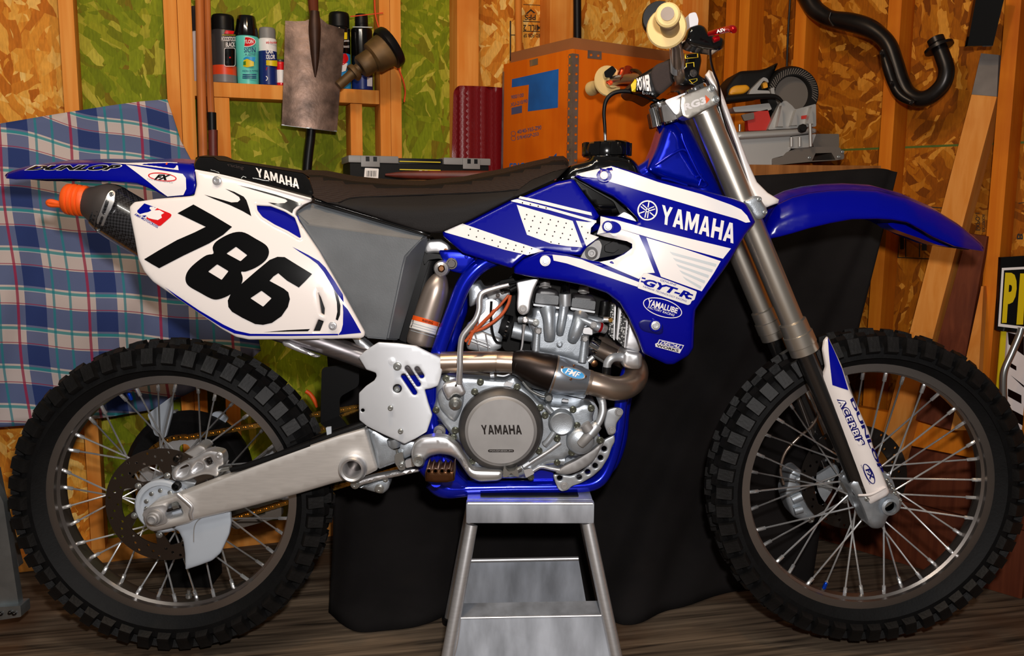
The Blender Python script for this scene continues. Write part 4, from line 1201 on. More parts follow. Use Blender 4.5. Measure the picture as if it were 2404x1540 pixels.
# ---------------- wheels
def ringpt(c, r, a, y): return Vector((c.x + r * math.cos(a), c.y + y, c.z + r * math.sin(a)))
def knob_mesh(name, sx, sy, sz):
    bm = bmesh.new()
    bmesh.ops.create_cube(bm, size=2.0)
    for v in bm.verts:
        t = .82 if v.co.z > 0 else 1.0
        v.co = Vector((v.co.x * sx * t, v.co.y * sy * t, v.co.z * sz))
    me = bpy.data.meshes.new(name); bm.to_mesh(me); bm.free(); me.materials.append(MATS['knob_rubber']); return me
def wheel(pre, cpx, rpx, wtire, nk, rim_r, hub_r, disc_side):
    C = W(cpx[0], cpx[1], 0.0); k = S(cpx[0], cpx[1], 0.0)
    R = rpx * k                                   # over the knobs
    Rc = R - .013
    rr = rim_r * k
    w = wtire
    prof = [(rr - .004, -w * .48), (rr + .012, -w * .62), (rr + .03, -w * .86), (Rc - .045, -w * .98), (Rc - .022, -w * .92), (Rc - .006, -w * .62), (Rc, -w * .2),
            (Rc, w * .2), (Rc - .006, w * .62), (Rc - .022, w * .92), (Rc - .045, w * .98), (rr + .03, w * .86), (rr + .012, w * .62), (rr - .004, w * .48), (rr - .006, 0), (rr - .004, -w * .48)]
    tire = lathe(pre + '_tire', prof, C, (0, -1, 0), 'rubber', n=96)
    rows = [('center', 0, 0.0, .016, .019, 0.0), ('shoulder', .55, .0, .015, .013, .5), ('side', .93, 1.0, .0145, .013, 0.0)]
    stuffV, stuffF = [], []
    m1 = knob_mesh(pre + '_knob_center', .0135, w * .22, .0095); m2 = knob_mesh(pre + '_knob_shoulder', .0125, w * .17, .010); m3 = knob_mesh(pre + '_knob_side', .0155, .0205, .0105)
    def kmat(a, rad, y, tilt):
        er = Vector((math.cos(a), 0, math.sin(a))); et = Vector((-math.sin(a), 0, math.cos(a))); ey = Vector((0, 1, 0))
        zz = (er * math.cos(tilt) + ey * math.sin(tilt)).normalized(); yy = zz.cross(et).normalized()
        Rm = Matrix((et, yy, zz)).transposed().to_4x4()
        return Matrix.Translation(C + er * rad + ey * y) @ Rm
    random.seed(nk)
    for i in range(nk):
        a = 2 * math.pi * i / nk; h = math.pi / nk
        j = lambda: random.uniform(-.0012, .0012)
        specs = [(m1, a, Rc + .004 + j(), (w * .25 if i % 2 else -w * .25), 0), (m2, a + h, Rc - .001 + j(), -w * .62, -.45), (m3, a + h * .1, Rc - .0155 + j(), -w * .93, -1.22),
                 (m2, a + h, Rc - .001, w * .62, .45), (m3, a + h * .1, Rc - .0155, w * .93, 1.22)]
        for q, (me, aa, rad, y, tilt) in enumerate(specs):
            Mw = kmat(aa, rad, y, tilt)
            if q < 3: inst(me, 'tread_knob', Mw @ Matrix.Rotation(random.uniform(-.03, .03), 4, 'Z'), tire)
            else:
                b0 = len(stuffV); stuffV += [Mw @ v.co for v in me.vertices]; stuffF += [tuple(b0 + vi for vi in p.vertices) for p in me.polygons]
    so = mk('far_tread_knobs', stuffV, stuffF, 'knob_rubber', tire, 0); so['kind'] = 'stuff'
    hw = w * .50
    rp_ = [(rr - .003, -hw), (rr + .004, -hw - .001), (rr + .005, -hw + .003), (rr - .014, -hw * .72), (rr - .026, -hw * .5), (rr - .026, hw * .5), (rr - .014, hw * .72), (rr + .005, hw - .003), (rr + .004, hw + .001), (rr - .003, hw),
           (rr - .020, hw * .8), (rr - .032, hw * .52), (rr - .032, -hw * .52), (rr - .020, -hw * .8), (rr - .003, -hw)]
    rp_ = [(rr + .006, -hw), (rr + .006, -hw - .0015), (rr - .017, -hw - .0015), (rr - .019, -hw + .002), (rr - .019, -hw * .6), (rr - .024, -hw * .4), (rr - .024, hw * .4), (rr - .019, hw * .6), (rr - .019, hw), (rr + .006, hw),
           (rr + .002, hw * .8), (rr - .02, hw * .3), (rr - .02, -hw * .3), (rr + .002, -hw * .8), (rr + .006, -hw)]
    rim = lathe(pre + '_rim', rp_, C, (0, -1, 0), 'rim_alu', n=96)
    hr = hub_r * k
    return C, k, tire, rim, R, rr, hr
def spokes(C, rim, rr, hr, hw, n=36, lead=1.05, ph=0.0):
    src = None
    for i in range(n):
        a = 2 * math.pi * (i + .5) / n + ph
        side = -1 if i % 2 == 0 else 1
        dirn = 1 if (i // 2) % 2 == 0 else -1
        p1 = ringpt(C, rr - .023, a, side * .006)
        p0 = ringpt(C, hr, a + dirn * lead, side * hw)
        d = (p1 - p0); L_ = d.length; d.normalize()
        if src is None:
            bm = bmesh.new(); prof = [(.0021, 0), (.0021, .912), (.0042, .915), (.0042, 1.0)]; n_ = 7; ring = []
            for r_, h_ in prof: ring.append([bm.verts.new((r_ * math.cos(2 * math.pi * q / n_), r_ * math.sin(2 * math.pi * q / n_), h_)) for q in range(n_)])
            for A_, B_ in zip(ring, ring[1:]):
                for q in range(n_): bm.faces.new((A_[q], A_[(q + 1) % n_], B_[(q + 1) % n_], B_[q]))
            bm.faces.new(ring[-1])
            src = bpy.data.meshes.new('spoke'); bm.to_mesh(src); bm.free(); src.materials.append(MATS['spoke_steel'])
            src.polygons.foreach_set('use_smooth', [True] * len(src.polygons)); src.set_sharp_from_angle(angle=.6)
        q = d.to_track_quat('Z', 'Y').to_matrix().to_4x4()
        inst(src, 'spoke', Matrix.Translation(p0) @ q @ Matrix.Diagonal((1, 1, L_, 1)), rim)
def rotor(name, C, y, r0, r1, mat, parent=None, rows=2, nh=48, arms=6, hub_r=.035, rot=0.0, th=.004):
    """drilled brake disc with carrier arms, drawn in the wheel plane."""
    loops_o = [[(r1 * math.cos(t), r1 * math.sin(t)) for t in np.linspace(0, 2 * math.pi, 72, False)], [(r0 * math.cos(t), r0 * math.sin(t)) for t in np.linspace(0, 2 * math.pi, 60, False)]]
    for i in range(nh):
        t = 2 * math.pi * i / nh
        rad = r0 + (r1 - r0) * (.22 + .56 * (i % 3) / 2.0)
        loops_o.append([(rad * math.cos(t) + .0034 * math.cos(s), rad * math.sin(t) + .0034 * math.sin(s)) for s in np.linspace(0, 2 * math.pi, 8, False)])
    def build(nm, loops, mt, yy, tt, par):
        V2, T = fill([[(p[0] * 1000, p[1] * 1000) for p in L] for L in loops], 14)
        V2 = V2 / 1000.0; n = len(V2)
        A = [(C.x + p[0], C.y + yy, C.z + p[1]) for p in V2] + [(C.x + p[0], C.y + yy + tt, C.z + p[1]) for p in V2]
        Fs = [tuple(t[::-1]) for t in T] + [tuple(n + i for i in t) for t in T]; E = {}
        for t in T:
            for i in range(3): E[(t[i], t[(i + 1) % 3])] = 1
        for (a, b) in list(E):
            if (b, a) not in E: Fs.append((a, b, n + b, n + a))
        return fix(mk(nm, A, Fs, mt, par, 30))
    d_ = build(name, loops_o, mat, y, th, parent)
    for i in range(arms):
        t = rot + 2 * math.pi * i / arms
        pts = [(hub_r, -.5), (hub_r * 1.0, .42), (r0 * .72, .10), (r0 + .003, .30), (r0 + .003, -.02), (r0 * .75, -.14)]
        L = [(r_ * math.cos(t + a_), r_ * math.sin(t + a_)) for r_, a_ in pts]
        build('carrier_arm', [L], mat, y + .0003, th * .9, d_)
        p = C + Vector((math.cos(t) * (hub_r * 1.18), y - .001, math.sin(t) * (hub_r * 1.18)))
        lathe('disc_bolt', [(.0075, 0), (.0075, .003), (.005, .004), (.005, .008), (.003, .009)], p, (0, -1, 0), 'steel', d_, 10)
    return d_

# rear wheel
C, k, tire, rim, R, rr, hr = wheel('rear', (415, 1158), 368, .064, 46, 291, 52, -1)
RC = C.copy()
spokes(C, rim, rr, hr, .034, ph=.04)
lathe('rear_hub', [(.02, -.06), (.036, -.06), (.05, -.05), (.054, -.035), (.052, -.03), (.03, -.022), (.026, 0), (.03, .022), (.056, .03), (.058, .036), (.05, .055), (.02, .06)], C, (0, -1, 0), 'alu_dull')
lathe('rear_hub_cover', [(.012, .084), (.022, .0845), (.046, .086), (.049, .092), (.056, .092), (.060, .088), (.060, .05), (.04, .05), (.012, .084)], C, (0, -1, 0), 'fin_plastic')
for i_ in range(5):
    a_ = math.radians(60 + i_ * 34); lathe('hub_screw', [(.005, 0), (.005, .003), (.003, .004)], ringpt(C, .036, a_, -.086), (0, -1, 0), 'steel', None, 10)
rdisc = rotor('rear_brake_disc', C, -.079, .093, .1275, 'disc_steel', rot=.35, hub_r=.058)
lathe('rear_valve_cap', [(.0025, 0), (.0045, .002), (.0045, .014), (.003, .018)], ringpt(C, rr - .028, math.radians(112), -.006), (Vector((-math.cos(math.radians(112)), 0, -math.sin(math.radians(112))))), 'blue_anod')
lathe('rim_lock_nut', [(.006, 0), (.007, .002), (.007, .01), (.004, .011), (.004, .02)], ringpt(C, rr - .03, math.radians(-86), -.004), (0.05, 0, 1), 'steel')
# sprocket and chain on the far side
sy = .062
def sprocket():
    T_ = 48; Ro, Ri = .117, .111; L = []
    for i in range(T_):
        t = 2 * math.pi * i / T_
        for dr, da in ((Ri, -.5), (Ri, -.28), (Ro, -.08), (Ro, .08), (Ri, .28)):
            a = t + da * 2 * math.pi / T_; L.append((dr * 1000 * math.cos(a), dr * 1000 * math.sin(a)))
    loops = [L] + [circ(86 * math.cos(t), 86 * math.sin(t), 13 if i % 2 else 5.5, 14) for i, t in enumerate(np.linspace(0, 2 * math.pi, 12, False))] + [circ(0, 0, 40, 24)]
    V2, T = fill(loops, 16); V2 = V2 / 1000; n = len(V2)
    A = [(RC.x + p[0], sy, RC.z + p[1]) for p in V2] + [(RC.x + p[0], sy + .005, RC.z + p[1]) for p in V2]
    Fs = [tuple(t) for t in T] + [tuple(n + i for i in t[::-1]) for t in T]; E = {}
    for t in T:
        for i in range(3): E[(t[i], t[(i + 1) % 3])] = 1
    for (a, b) in list(E):
        if (b, a) not in E: Fs.append((a, b, n + b, n + a))
    return fix(mk('rear_sprocket', A, Fs, 'alu_bright', None, 20))
sprocket()
def chain():
    path = []
    for t in np.linspace(math.radians(268), math.radians(85), 26): path.append(Vector((RC.x + .115 * math.cos(t), sy + .0025, RC.z + .115 * math.sin(t))))
    e = W(1010, 925, sy)
    path.append(e)
    e2_ = W(1010, 1075, sy)
    low = Vector((RC.x + .115 * math.cos(math.radians(275)), sy + .0025, RC.z + .115 * math.sin(math.radians(275))))
    pts = [low + (e2_ - low) * (1 - i / 10) for i in range(10)] + path
    ch = tube('chain', pts, .0022, 'gold_chain', n=6, sub=1)
    bm = bmesh.new()
    for yy in (-.0065, .0050):
        L = caps((-.0055, 0), (.0055, 0), .0055, 4)
        a = [bm.verts.new((p[0], yy, p[1])) for p in L]; b = [bm.verts.new((p[0], yy + .0015, p[1])) for p in L]
        bm.faces.new(a); bm.faces.new(b[::-1])
        for i in range(len(a)): bm.faces.new((a[i], b[i], b[(i + 1) % len(a)], a[(i + 1) % len(a)]))
    for xx in (-.0055, .0055):
        a = [bm.verts.new((xx + .0026 * math.cos(t), -.0085, .0026 * math.sin(t))) for t in np.linspace(0, 2 * math.pi, 6, False)]
        b = [bm.verts.new((v.co.x, .0085, v.co.z)) for v in a]
        bm.faces.new(a); bm.faces.new(b[::-1])
        for i in range(6): bm.faces.new((a[i], b[i], b[(i + 1) % 6], a[(i + 1) % 6]))
    bmesh.ops.recalc_face_normals(bm, faces=bm.faces)
    me = bpy.data.meshes.new('chain_link'); bm.to_mesh(me); bm.free(); me.materials.append(MATS['gold_chain'])
    acc, nxt = 0.0, 0.0
    for a, b in zip(pts, pts[1:]):
        L_ = (b - a).length; d = (b - a).normalized()
        while nxt <= acc + L_:
            p = a + d * (nxt - acc); zz = Vector((-d.z, 0, d.x))
            inst(me, 'chain_link', Matrix.Translation(p) @ Matrix((d, Vector((0, 1, 0)), zz)).transposed().to_4x4(), ch)
            nxt += .0155
        acc += L_
chain()

# front wheel
C, k, tire, rim, R, rr, hr = wheel('front', (2028, 1139), 368, .052, 50, 294, 34, 1)
FC = C.copy()
spokes(C, rim, rr, hr, .036, lead=.95, ph=-.03)
lathe('front_hub', [(.012, -.065), (.022, -.065), (.034, -.055), (.044, -.04), (.044, -.034), (.022, -.026), (.02, 0), (.022, .026), (.05, .034), (.054, .04), (.05, .052), (.02, .06)], C, (0, -1, 0), 'cast_alu')
rotor('front_brake_disc', C, .058, .09, .128, 'steel_dark', rot=.2, hub_r=.05)
a_ = math.radians(-108)
lathe('front_valve_cap', [(.0025, 0), (.0045, .002), (.0045, .014), (.003, .018)], ringpt(C, rr - .028, a_, -.006), (-math.cos(a_), 0, -math.sin(a_)), 'blue_anod')

# ---------------- swingarm, axle, rear brake
saY = lerpY([(340, 1210, -.125), (700, 1100, -.125), (880, 1050, -.12)])
sw_out = Q('346 1192 363 1178 423 1160 560 1108 646 1075 730 1044 800 1020 858 1004 866 1030 878 1070 888 1102 862 1115 780 1135 700 1159 560 1196 457 1220 445 1228 400 1239 359 1248 345 1240 336 1215')
sw, sws = part('swingarm', lambda s: sw_out, '', lambda x, y: saY(x, y), .032, 'swing_alu', 6, 12, pil=(8, .008),
               holes=[circ(829, 1098, 19, 24), rnd(zc('735 1115 800 1080 900 1045 930 1100 960 1160 960 1195 900 1215 770 1250 760 1200'), 5)])
pv, _ = part('swingarm_pivot_casting', zb, '498 780 560 800 640 850 860 880 880 950 810 990 700 1040 580 1085 545 930', -.11, .05, 'cast_alu', 6, 16, parent=sw, pil=(8, .01))
wl_ = ptube('weld_seam', '900 960 -.131 26 960 1010 -.133 24 1020 1060 -.133 26 1060 1110 -.133 24 1045 1180 -.133 24 1060 1240 -.131 20', 'alu_bright', sw, conv=zc, n=10)
kk = S(829, 1098, -.13)
lathe('through_tube', [(20 * kk, .008), (22 * kk, .016), (27 * kk, .019), (32 * kk, .014), (34 * kk, .004), (34 * kk, -.002), (20 * kk, -.04), (20 * kk, .008)], W(829, 1098, -.125), (0, -1, 0), 'alu_bright', sw, 32)
lathe('through_plug', [(.001, 0), (19 * kk, 0), (19 * kk, -.004)], W(829, 1098, -.09), (0, -1, 0), 'steel_dark', sw, 24)
ab, _ = part('axle_block', zc, '500 1170 560 1120 740 1085 790 1110 760 1170 760 1200 790 1250 770 1290 640 1330 560 1290', -.132, .03, 'alu', 6, 16, parent=sw)
ptube('adjuster_bolt', '760 1155 -.12 18 930 1105 -.12 18', 'steel_dark', sw, conv=zc); ptube('adjuster_nut', '850 1100 -.122 40 905 1082 -.122 40', 'steel', sw, conv=zc, n=6)
disc('axle_nut', *zc('655 1210')[0], -.132, [(19, 0), (19, .004), (17, .006), (16, .016), (13, .018), (12, .024), (9, .026), (7, .02), (.1, .02)], 'magnesium', n=16)
tube('rear_axle', [W(366, 1212, -.13), Vector((RC.x, 0, RC.z)), Vector((RC.x - (W(366, 1212, -.13).x - RC.x) * 0, .13, RC.z))], .009, 'steel', sub=1)
bolt(*zc('545 1115')[0], -.128, 4, 'steel', sw); bolt(*zc('770 1020')[0], -.06, 5, 'steel_dark')
part('left_swingarm', lambda s: Q('420 1170 560 1110 646 1040 730 1005 860 985 880 1060 700 1120 480 1190'), '', .085, .04, 'alu_dull', 6, 30)
part('chain_guide', zc, '1500 1150 1560 1110 2000 1065 2070 1070 2070 1220 1560 1360 1500 1330', .085, .02, 'saw_dark', 5, 20, holes=['1690 1150 1740 1120 1890 1130 1890 1190 1730 1245'])
ptube('swingarm_slider', '1500 690 -.118 30 1700 640 -.118 40 2000 540 -.118 45 2404 400 -.118 50', 'black_plastic', conv=zc)
part('chain_slider', lambda s: Q('640 1066 700 1040 780 1008 860 985 870 1000 800 1022 730 1047 650 1078'), '', -.108, .15, 'black_gloss', 4, 20)
part('slider_tab', zb, '200 782 238 776 242 860 290 850 285 866 190 885 190 870 212 862', -.12, .006, 'fin_plastic', 2, 20)
# disc guard fin
gf, gfs = part('disc_guard', zr, '800 920 850 905 1096 852 1100 905 1090 960 1050 1050 1010 1085 950 1108 882 1130 880 1050 872 990 850 945', -.105, .006, 'fin_plastic', 5, 14, pil=(8, .004))
ptube('guard_groove', '1080 1500 -.1062 5 1085 1350 -.1062 5 1120 1270 -.1062 5 1190 1215 -.1062 5', 'saw_grey', gf, conv=zc)
bolt(*zc('860 1310')[0], -.107, 6, 'steel_dark', gf)
# caliper
cal, cs = part('rear_caliper', zc, '828 700 868 652 960 600 1100 545 1190 482 1290 464 1400 490 1428 560 1420 640 1352 652 1372 730 1340 768 1250 740 1180 742 1090 772 1000 808 900 818 840 792', -.095, .03, 'alu_bright', 8, 8, pil=(6, .006),
               holes=[rnd(zc('890 720 930 660 1010 622 1035 650 1000 740 930 772 890 755'), 4), rnd(zc('1060 690 1130 602 1180 620 1185 670 1090 718'), 3), rnd(zc('1200 570 1270 540 1305 612 1240 640'), 2)])
part('brake_pad_backing', zc, '880 700 1320 540 1330 660 900 790', -.08, .01, 'alu', 3, 20, parent=cal)
part('caliper_body', zc, '900 560 960 500 1040 470 1140 400 1210 425 1225 470 1180 490 1100 545 960 610 900 590', -.075, .05, 'magnesium', 6, 14, parent=cal, pil=(6, .008))
disc('caliper_pin_boot', *zc('905 552')[0], -.085, [(8.5, 0), (8.5, .01), (6, .012), (5, .008), (.1, .008)], 'steel_dark', cal, 14); disc('caliper_pin_boot', *zc('900 860')[0], -.09, [(10, 0), (10, .012), (7, .014), (6, .004), (.1, .004)], 'black_plastic', cal, 14)
bolt(*zc('1370 525')[0], -.097, 9, 'alu', cal); bolt(*zc('1255 590')[0], -.083, 8, 'steel_dark', cal); bolt(*zc('1300 490')[0], -.085, 3, 'steel', cal)
ptube('banjo_fitting', '1375 690 -.085 26 1490 672 -.09 26', 'steel', cal, conv=zc)
part('caliper_bracket', zc, '790 790 850 760 1000 810 1180 830 1140 880 940 940 860 950 800 860', -.07, .02, 'alu_dull', 6, 20, parent=cal, pil=(6, .005))
ptube('rear_brake_hose', '570 1101 -.10 7 640 1075 -.112 8 720 1045 -.115 8 800 1015 -.115 8 880 985 -.11 7', 'black_plastic')
# linkage
part('link_arm', zb, '370 1200 430 1165 560 1130 870 1075 880 1100 640 1150 480 1190 420 1215', -.105, .02, 'alu_bright', 5, 16, pil=(5, .005))
part('relay_arm', zb, '440 1215 560 1170 650 1150 668 1170 655 1225 610 1262 560 1250 450 1218', -.09, .05, 'cast_alu', 6, 16, pil=(6, .006))
bolts(zb, '412 1192 588 1222', -.108, 11, 'steel'); bolts(zb, '632 1155', -.095, 7, 'steel')
# master cylinder rod under the guard
ptube('brake_plunger_boot', '690 860 -.118 50 700 900 -.118 48 705 925 -.118 32', 'cast_alu', conv=zb, sub=1); ptube('plunger_bellows', '705 895 -.118 34 712 932 -.118 26', 'black_plastic', conv=zb, sub=1)
ptube('brake_rod', '712 930 -.118 10 725 1000 -.118 10', 'steel', conv=zb, sub=1); part('rod_clevis', zb, '698 975 755 955 770 1050 775 1085 735 1095 700 1040', -.122, .014, 'steel', 4, 20); bolts(zb, '747 1052', -.124, 7)
part('pedal_return_plate', zb, '770 1020 830 1000 850 1060 780 1075', -.115, .01, 'alu', 4, 20)
# ---------------- frame
FB = lambda name, s, conv=None, **kw: ptube(name, s, 'blue_paint', conv=conv, n=18, **kw)
FB('frame_tube', '1240 596 -.06 16 1190 602 -.075 17 1149 612 -.085 18 1116 634 -.09 18 1088 670 -.092 18 1066 725 -.094 17.5 1040 795 -.096 17.5 1020 860 -.098 17.5 1010 940 -.1 17 1018 1030 -.1 17 1024 1100 -.1 20')
FB('frame_tube', '1240 586 .06 15 1149 602 .085 16 1120 630 .09 16 1100 680 .092 16 1066 780 .096 16 1045 900 .1 16 1040 1100 .1 16')
FB('cradle_tube', '1018 1125 -.085 26 1045 1146 -.085 24 1110 1146 -.085 19 1200 1144 -.085 16 1330 1142 -.085 16 1400 1132 -.082 16 1432 1085 -.075 15 1450 1015 -.07 15 1460 930 -.06 15 1478 860 -.05 15 1530 740 -.04 15 1580 560 -.025 16')
FB('cradle_tube', '1040 1125 .085 20 1110 1130 .085 18 1330 1125 .085 16 1420 1105 .08 15 1455 1040 .07 15 1470 930 .06 15 1530 740 .04 15 1580 560 .025 15')
FB('frame_cross_tube', '1330 1135 -.085 13 1330 1128 .085 13', sub=1); FB('frame_cross_tube', '1035 1140 -.085 18 1045 1132 .085 18', sub=1)
fb, _ = part('shock_mount_bracket', z6, '1320 730 1420 728 1560 740 1600 780 1560 850 1500 905 1400 880 1340 780', -.075, .03, 'blue_paint', 8, 14, pil=(6, .006))
bolts(z6, '1418 828', -.077, 14, 'steel_dark', fb); bolts(z6, '1525 775', -.077, 5, 'blue_paint', fb)
part('frame_joint_plate', z6, '1560 740 1700 770 1740 830 1690 850 1600 800', -.08, .02, 'blue_paint', 6, 20, pil=(5, .005))
part('peg_mount_bracket', zb, '900 985 960 965 1060 975 1130 1030 1160 1110 1240 1180 1240 1250 1100 1270 1010 1260 960 1200 900 1130 860 1080', -.105, .05, 'blue_paint', 10, 16, pil=(14, .02))
part('frame_gusset', zb, '930 500 960 640 1000 740 1090 790 1090 840 990 870 900 870 860 860', -.10, .03, 'blue_paint', 8, 20, pil=(8, .008))
part('engine_mount_lug', e2, '1190 1200 1300 1170 1440 1200 1480 1300 1300 1310 1200 1280', -.08, .02, 'blue_paint', 8, 30)
# steering head and gussets
HD = ((1567, 268), (1700, 575))
FB('steering_head', '1560 262 0 34 1575 292 0 34 1600 345 0 37 1640 430 0 40 1668 490 0 40')
FB('backbone_tube', '1615 330 .02 26 1570 360 .02 26 1520 405 .02 26 1400 470 0 24 1290 560 -.055 20')
hg, hgs = part('head_gusset', z8, '620 860 700 850 760 940 770 1040 880 1200 950 1290 900 1330 760 1290 600 1240 490 1190 530 1110 570 1020', -.045, .09, 'blue_paint', 10, 10, pil=(18, .02))
for s in ('560 1150 -.05 10 680 1070 -.05 10 740 1040 -.05 10 780 1050 -.05 10', '740 930 -.052 9 760 1000 -.052 9 850 1190 -.052 9 900 1260 -.052 9', '840 1230 -.05 9 880 1220 -.05 9 860 1290 -.05 9', '600 1240 -.05 9 660 1250 -.05 9 780 1290 -.05 9'):
    ptube('gusset_rib', s, 'blue_paint', hg, conv=z8, n=10)

# ---------------- shock
sh = ptube('shock_reservoir', '1338 905 -.075 40 1330 935 -.075 62 1315 985 -.075 84 1295 1050 -.075 95 1250 1190 -.075 99 1195 1370 -.075 100 1185 1400 -.075 96 1182 1412 -.075 88', 'shock_can', conv=z6, n=26, sub=3)
disc('reservoir_valve', *z6('1345 865')[0], -.085, [(19, -.02), (19, 0), (16, .008), (12, .01), (12, .014), (8, .016), (6, .012), (.1, .012)], 'alu', sh, 20)
disc('valve_screw', *z6('1345 862')[0], -.098, [(9, 0), (9, .006), (6, .008)], 'bronze', sh, 6)
def shS(x, y):                           # reservoir front surface
    x = np.asarray(x, float); y = np.asarray(y, float); p0, p1 = np.array(z6('1295 1050')[0]), np.array(z6('1195 1370')[0])
    d = (p1 - p0) / np.linalg.norm(p1 - p0); q = np.abs((x - p0[0]) * d[1] - (y - p0[1]) * d[0]) / 32.3
    return -.075 - .0300 * np.sqrt(np.clip(1 - q * q, .01, 1)) - .0015
lb = decal('warning_label', z6('1140 1200 1330 1255 1300 1345 1112 1290'), shS, 'label_white', sh, .0005, 4); decal('warning_band', z6('1140 1200 1332 1255 1326 1285 1130 1232'), shS, 'orange_vinyl', lb, .001, 4)
text('lettering', 'WARNING', z6('1200 1246 1280 1268 1286 1248 1206 1226'), shS, 'black_vinyl', lb, .02, .0016, cuts=6)
for i in range(4):
    y = 1262 + i * 17; decal('fine_print', z6('%d %d %d %d %d %d %d %d' % (1126 - i * 4, y - 8, 1306 - i * 4, y + 44, 1305 - i * 4, y + 48, 1125 - i * 4, y - 4)), shS, 'grey_vinyl', lb, .001, 4)
ptube('shock_body', '1005 600 .0 40 985 700 .0 42 960 830 .0 42 950 960 .0 30', 'black_plastic', n=20)
part('shock_hose_shield', z6, '1215 800 1240 755 1330 760 1400 800 1410 830 1330 790 1250 800 1220 840', -.07, .05, 'black_plastic', 5, 14)
part('shock_mount_block', z6, '1240 660 1340 655 1400 690 1410 740 1360 760 1300 750 1230 760 1215 720', -.06, .04, 'alu_bright', 8, 14, pil=(6, .006)); bolts(z6, '1375 732', -.064, 5, 'bronze')
# ---------------- subframe strut and rear pipe
part('subframe_strut', z6, '695 1365 760 1360 850 1440 835 1490 770 1480', -.11, .03, 'alu_dull', 4, 20, pil=(8, .008))
ptube('mid_pipe', '1175 850 -.12 25 1100 850 -.118 25 1040 852 -.116 25 960 858 -.112 25 890 852 -.108 25 820 828 -.105 25 740 800 -.105 26 640 770 -.105 27 560 720 -.105 30 480 650 -.105 34', 'pipe_raw', n=24)
part('pipe_bracket', z6, '190 1390 240 1392 330 1440 440 1490 470 1500 440 1510 320 1470 200 1420', -.135, .01, 'alu', 4, 16, pil=(4, .004))
ptube('mud_flap_edge', '985 590 -.02 6 960 640 -.02 6', 'black_plastic')
part('mud_flap', zb, '170 350 300 330 440 340 440 480 300 560 300 760 160 860 165 560', .03, .004, 'black_plastic', 10, 30)

# ---------------- airbox
def faceted(name, conv, V, Fs, mat, thick=.03):
    P_ = []
    for x, y, Y in V:
        (a, b), = conv('%f %f' % (x, y)); P_.append(W(a, b, Y))
    return fix(mk(name, P_, Fs, mat, None, 0))
AV = [(285, 460, -.112), (400, 388, -.095), (1228, 626, -.095), (1250, 640, -.085), (1082, 778, -.135), (1062, 870, -.135), (955, 1378, -.118), (800, 1365, -.118), (1205, 652, -.115), (1180, 900, -.075), (1035, 1382, -.075), (380, 545, -.13)]
AB = AV + [(x, y, -.02) for x, y, Y in AV]
front = [(0, 11, 8, 2, 1), (0, 7, 6, 5, 4, 8, 11), (8, 4, 3, 2), (4, 5, 6, 10, 9, 3)]
rim_ = [1, 2, 3, 9, 10, 6, 7, 0]
AFs = front + [(rim_[i], rim_[(i + 1) % 8], rim_[(i + 1) % 8] + 12, rim_[i] + 12) for i in range(8)]
ab_ = faceted('airbox', z6, AB, AFs, 'airbox_grey')
bm = bmesh.new(); bm.from_mesh(ab_.data); bmesh.ops.bevel(bm, geom=[e for e in bm.edges if len(e.link_faces) == 2], offset=.003, segments=2, affect='EDGES'); bm.to_mesh(ab_.data); bm.free()
ab_.data.polygons.foreach_set('use_smooth', [True] * len(ab_.data.polygons)); ab_.data.set_sharp_from_angle(angle=.5)
part('inner_mudguard', z6, '1040 1380 1180 900 1255 640 1290 700 1200 1000 1150 1200 1090 1400', -.05, .10, 'black_plastic', 4, 20)

# ---------------- side number plate
plate_out = sm(z5('1225 133'), 1)
npo = rnd(z5('1222 128 1300 145 1460 178 1955 308 1952 328 1900 350 1858 388 1852 412 1872 452 2000 640 2150 900 2288 1150 2285 1175 2265 1186 1900 1192 1560 1195 1480 1178 1380 1122 1150 962 960 832 905 770 868 690 845 560 815 410 812 362 842 332 980 312 1160 299 1218 292 1234 225'), 4)
vent = rnd(z5('1600 344 1700 350 1790 385 1855 425 1880 490 1897 556 1880 568 1800 520 1720 482 1640 432 1606 388'), 4)
npY = lerpY([(460, 400, -.118), (720, 465, -.112), (310, 480, -.15), (560, 600, -.165), (430, 620, -.165), (640, 760, -.165), (850, 790, -.145), (700, 560, -.14), (330, 600, -.155)])
h1 = rnd(z5('1996 900 2012 930 2036 1000 2034 1042 2014 1030'), 2); h2 = rnd(z5('1996 1068 2030 1080 2006 1142 1964 1142'), 2)
nps = Surf([npo, vent, h1, h2], npY, (7, .004))
npl = panel('side_number_plate', nps, .006, 'white_plastic', g=9)
fpl = panel('side_number_plate', Surf([npo], lambda x, y: npY(x, y), (7, .004)), .006, 'white_plastic', g=22)
fpl.data.transform(Matrix.Diagonal((1, -1, 1, 1))); fpl.data.flip_normals()
panel('vent_insert', Surf([z5('1590 335 1710 340 1870 420 1910 570 1880 580 1700 500 1600 420')], lambda x, y: npY(x, y) + .012), .003, 'blue_plastic', npl, g=14)
vr = [W(x, y, float(nps(x, y)) - .001) for x, y in resample(vent, 9)]
tube('vent_rim', vr + vr[:2], .003, 'white_plastic', npl, 8, 1, False)
panel('hole_backing', Surf([z5('1980 880 2060 1000 2060 1060 2000 1150 1950 1150')], lambda x, y: npY(x, y) + .02), .003, 'black_plastic', npl, g=20)
D = lambda nm, s, m, off=.0008, conv=z5, sf=nps, par=None, g=12, smooth=False: decal(nm, (sm(conv(s), 4) if smooth else conv(s)), sf, m, par or npl, off, g)
d7 = z5('1113 402 1213 347 1335 415 1455 487 1400 537 1310 592 1150 668 998 747 950 720 903 691 1000 632 1110 570 1220 522 1290 487')
decal('number_seven', d7, nps, 'black_vinyl', npl, .0012, 10)
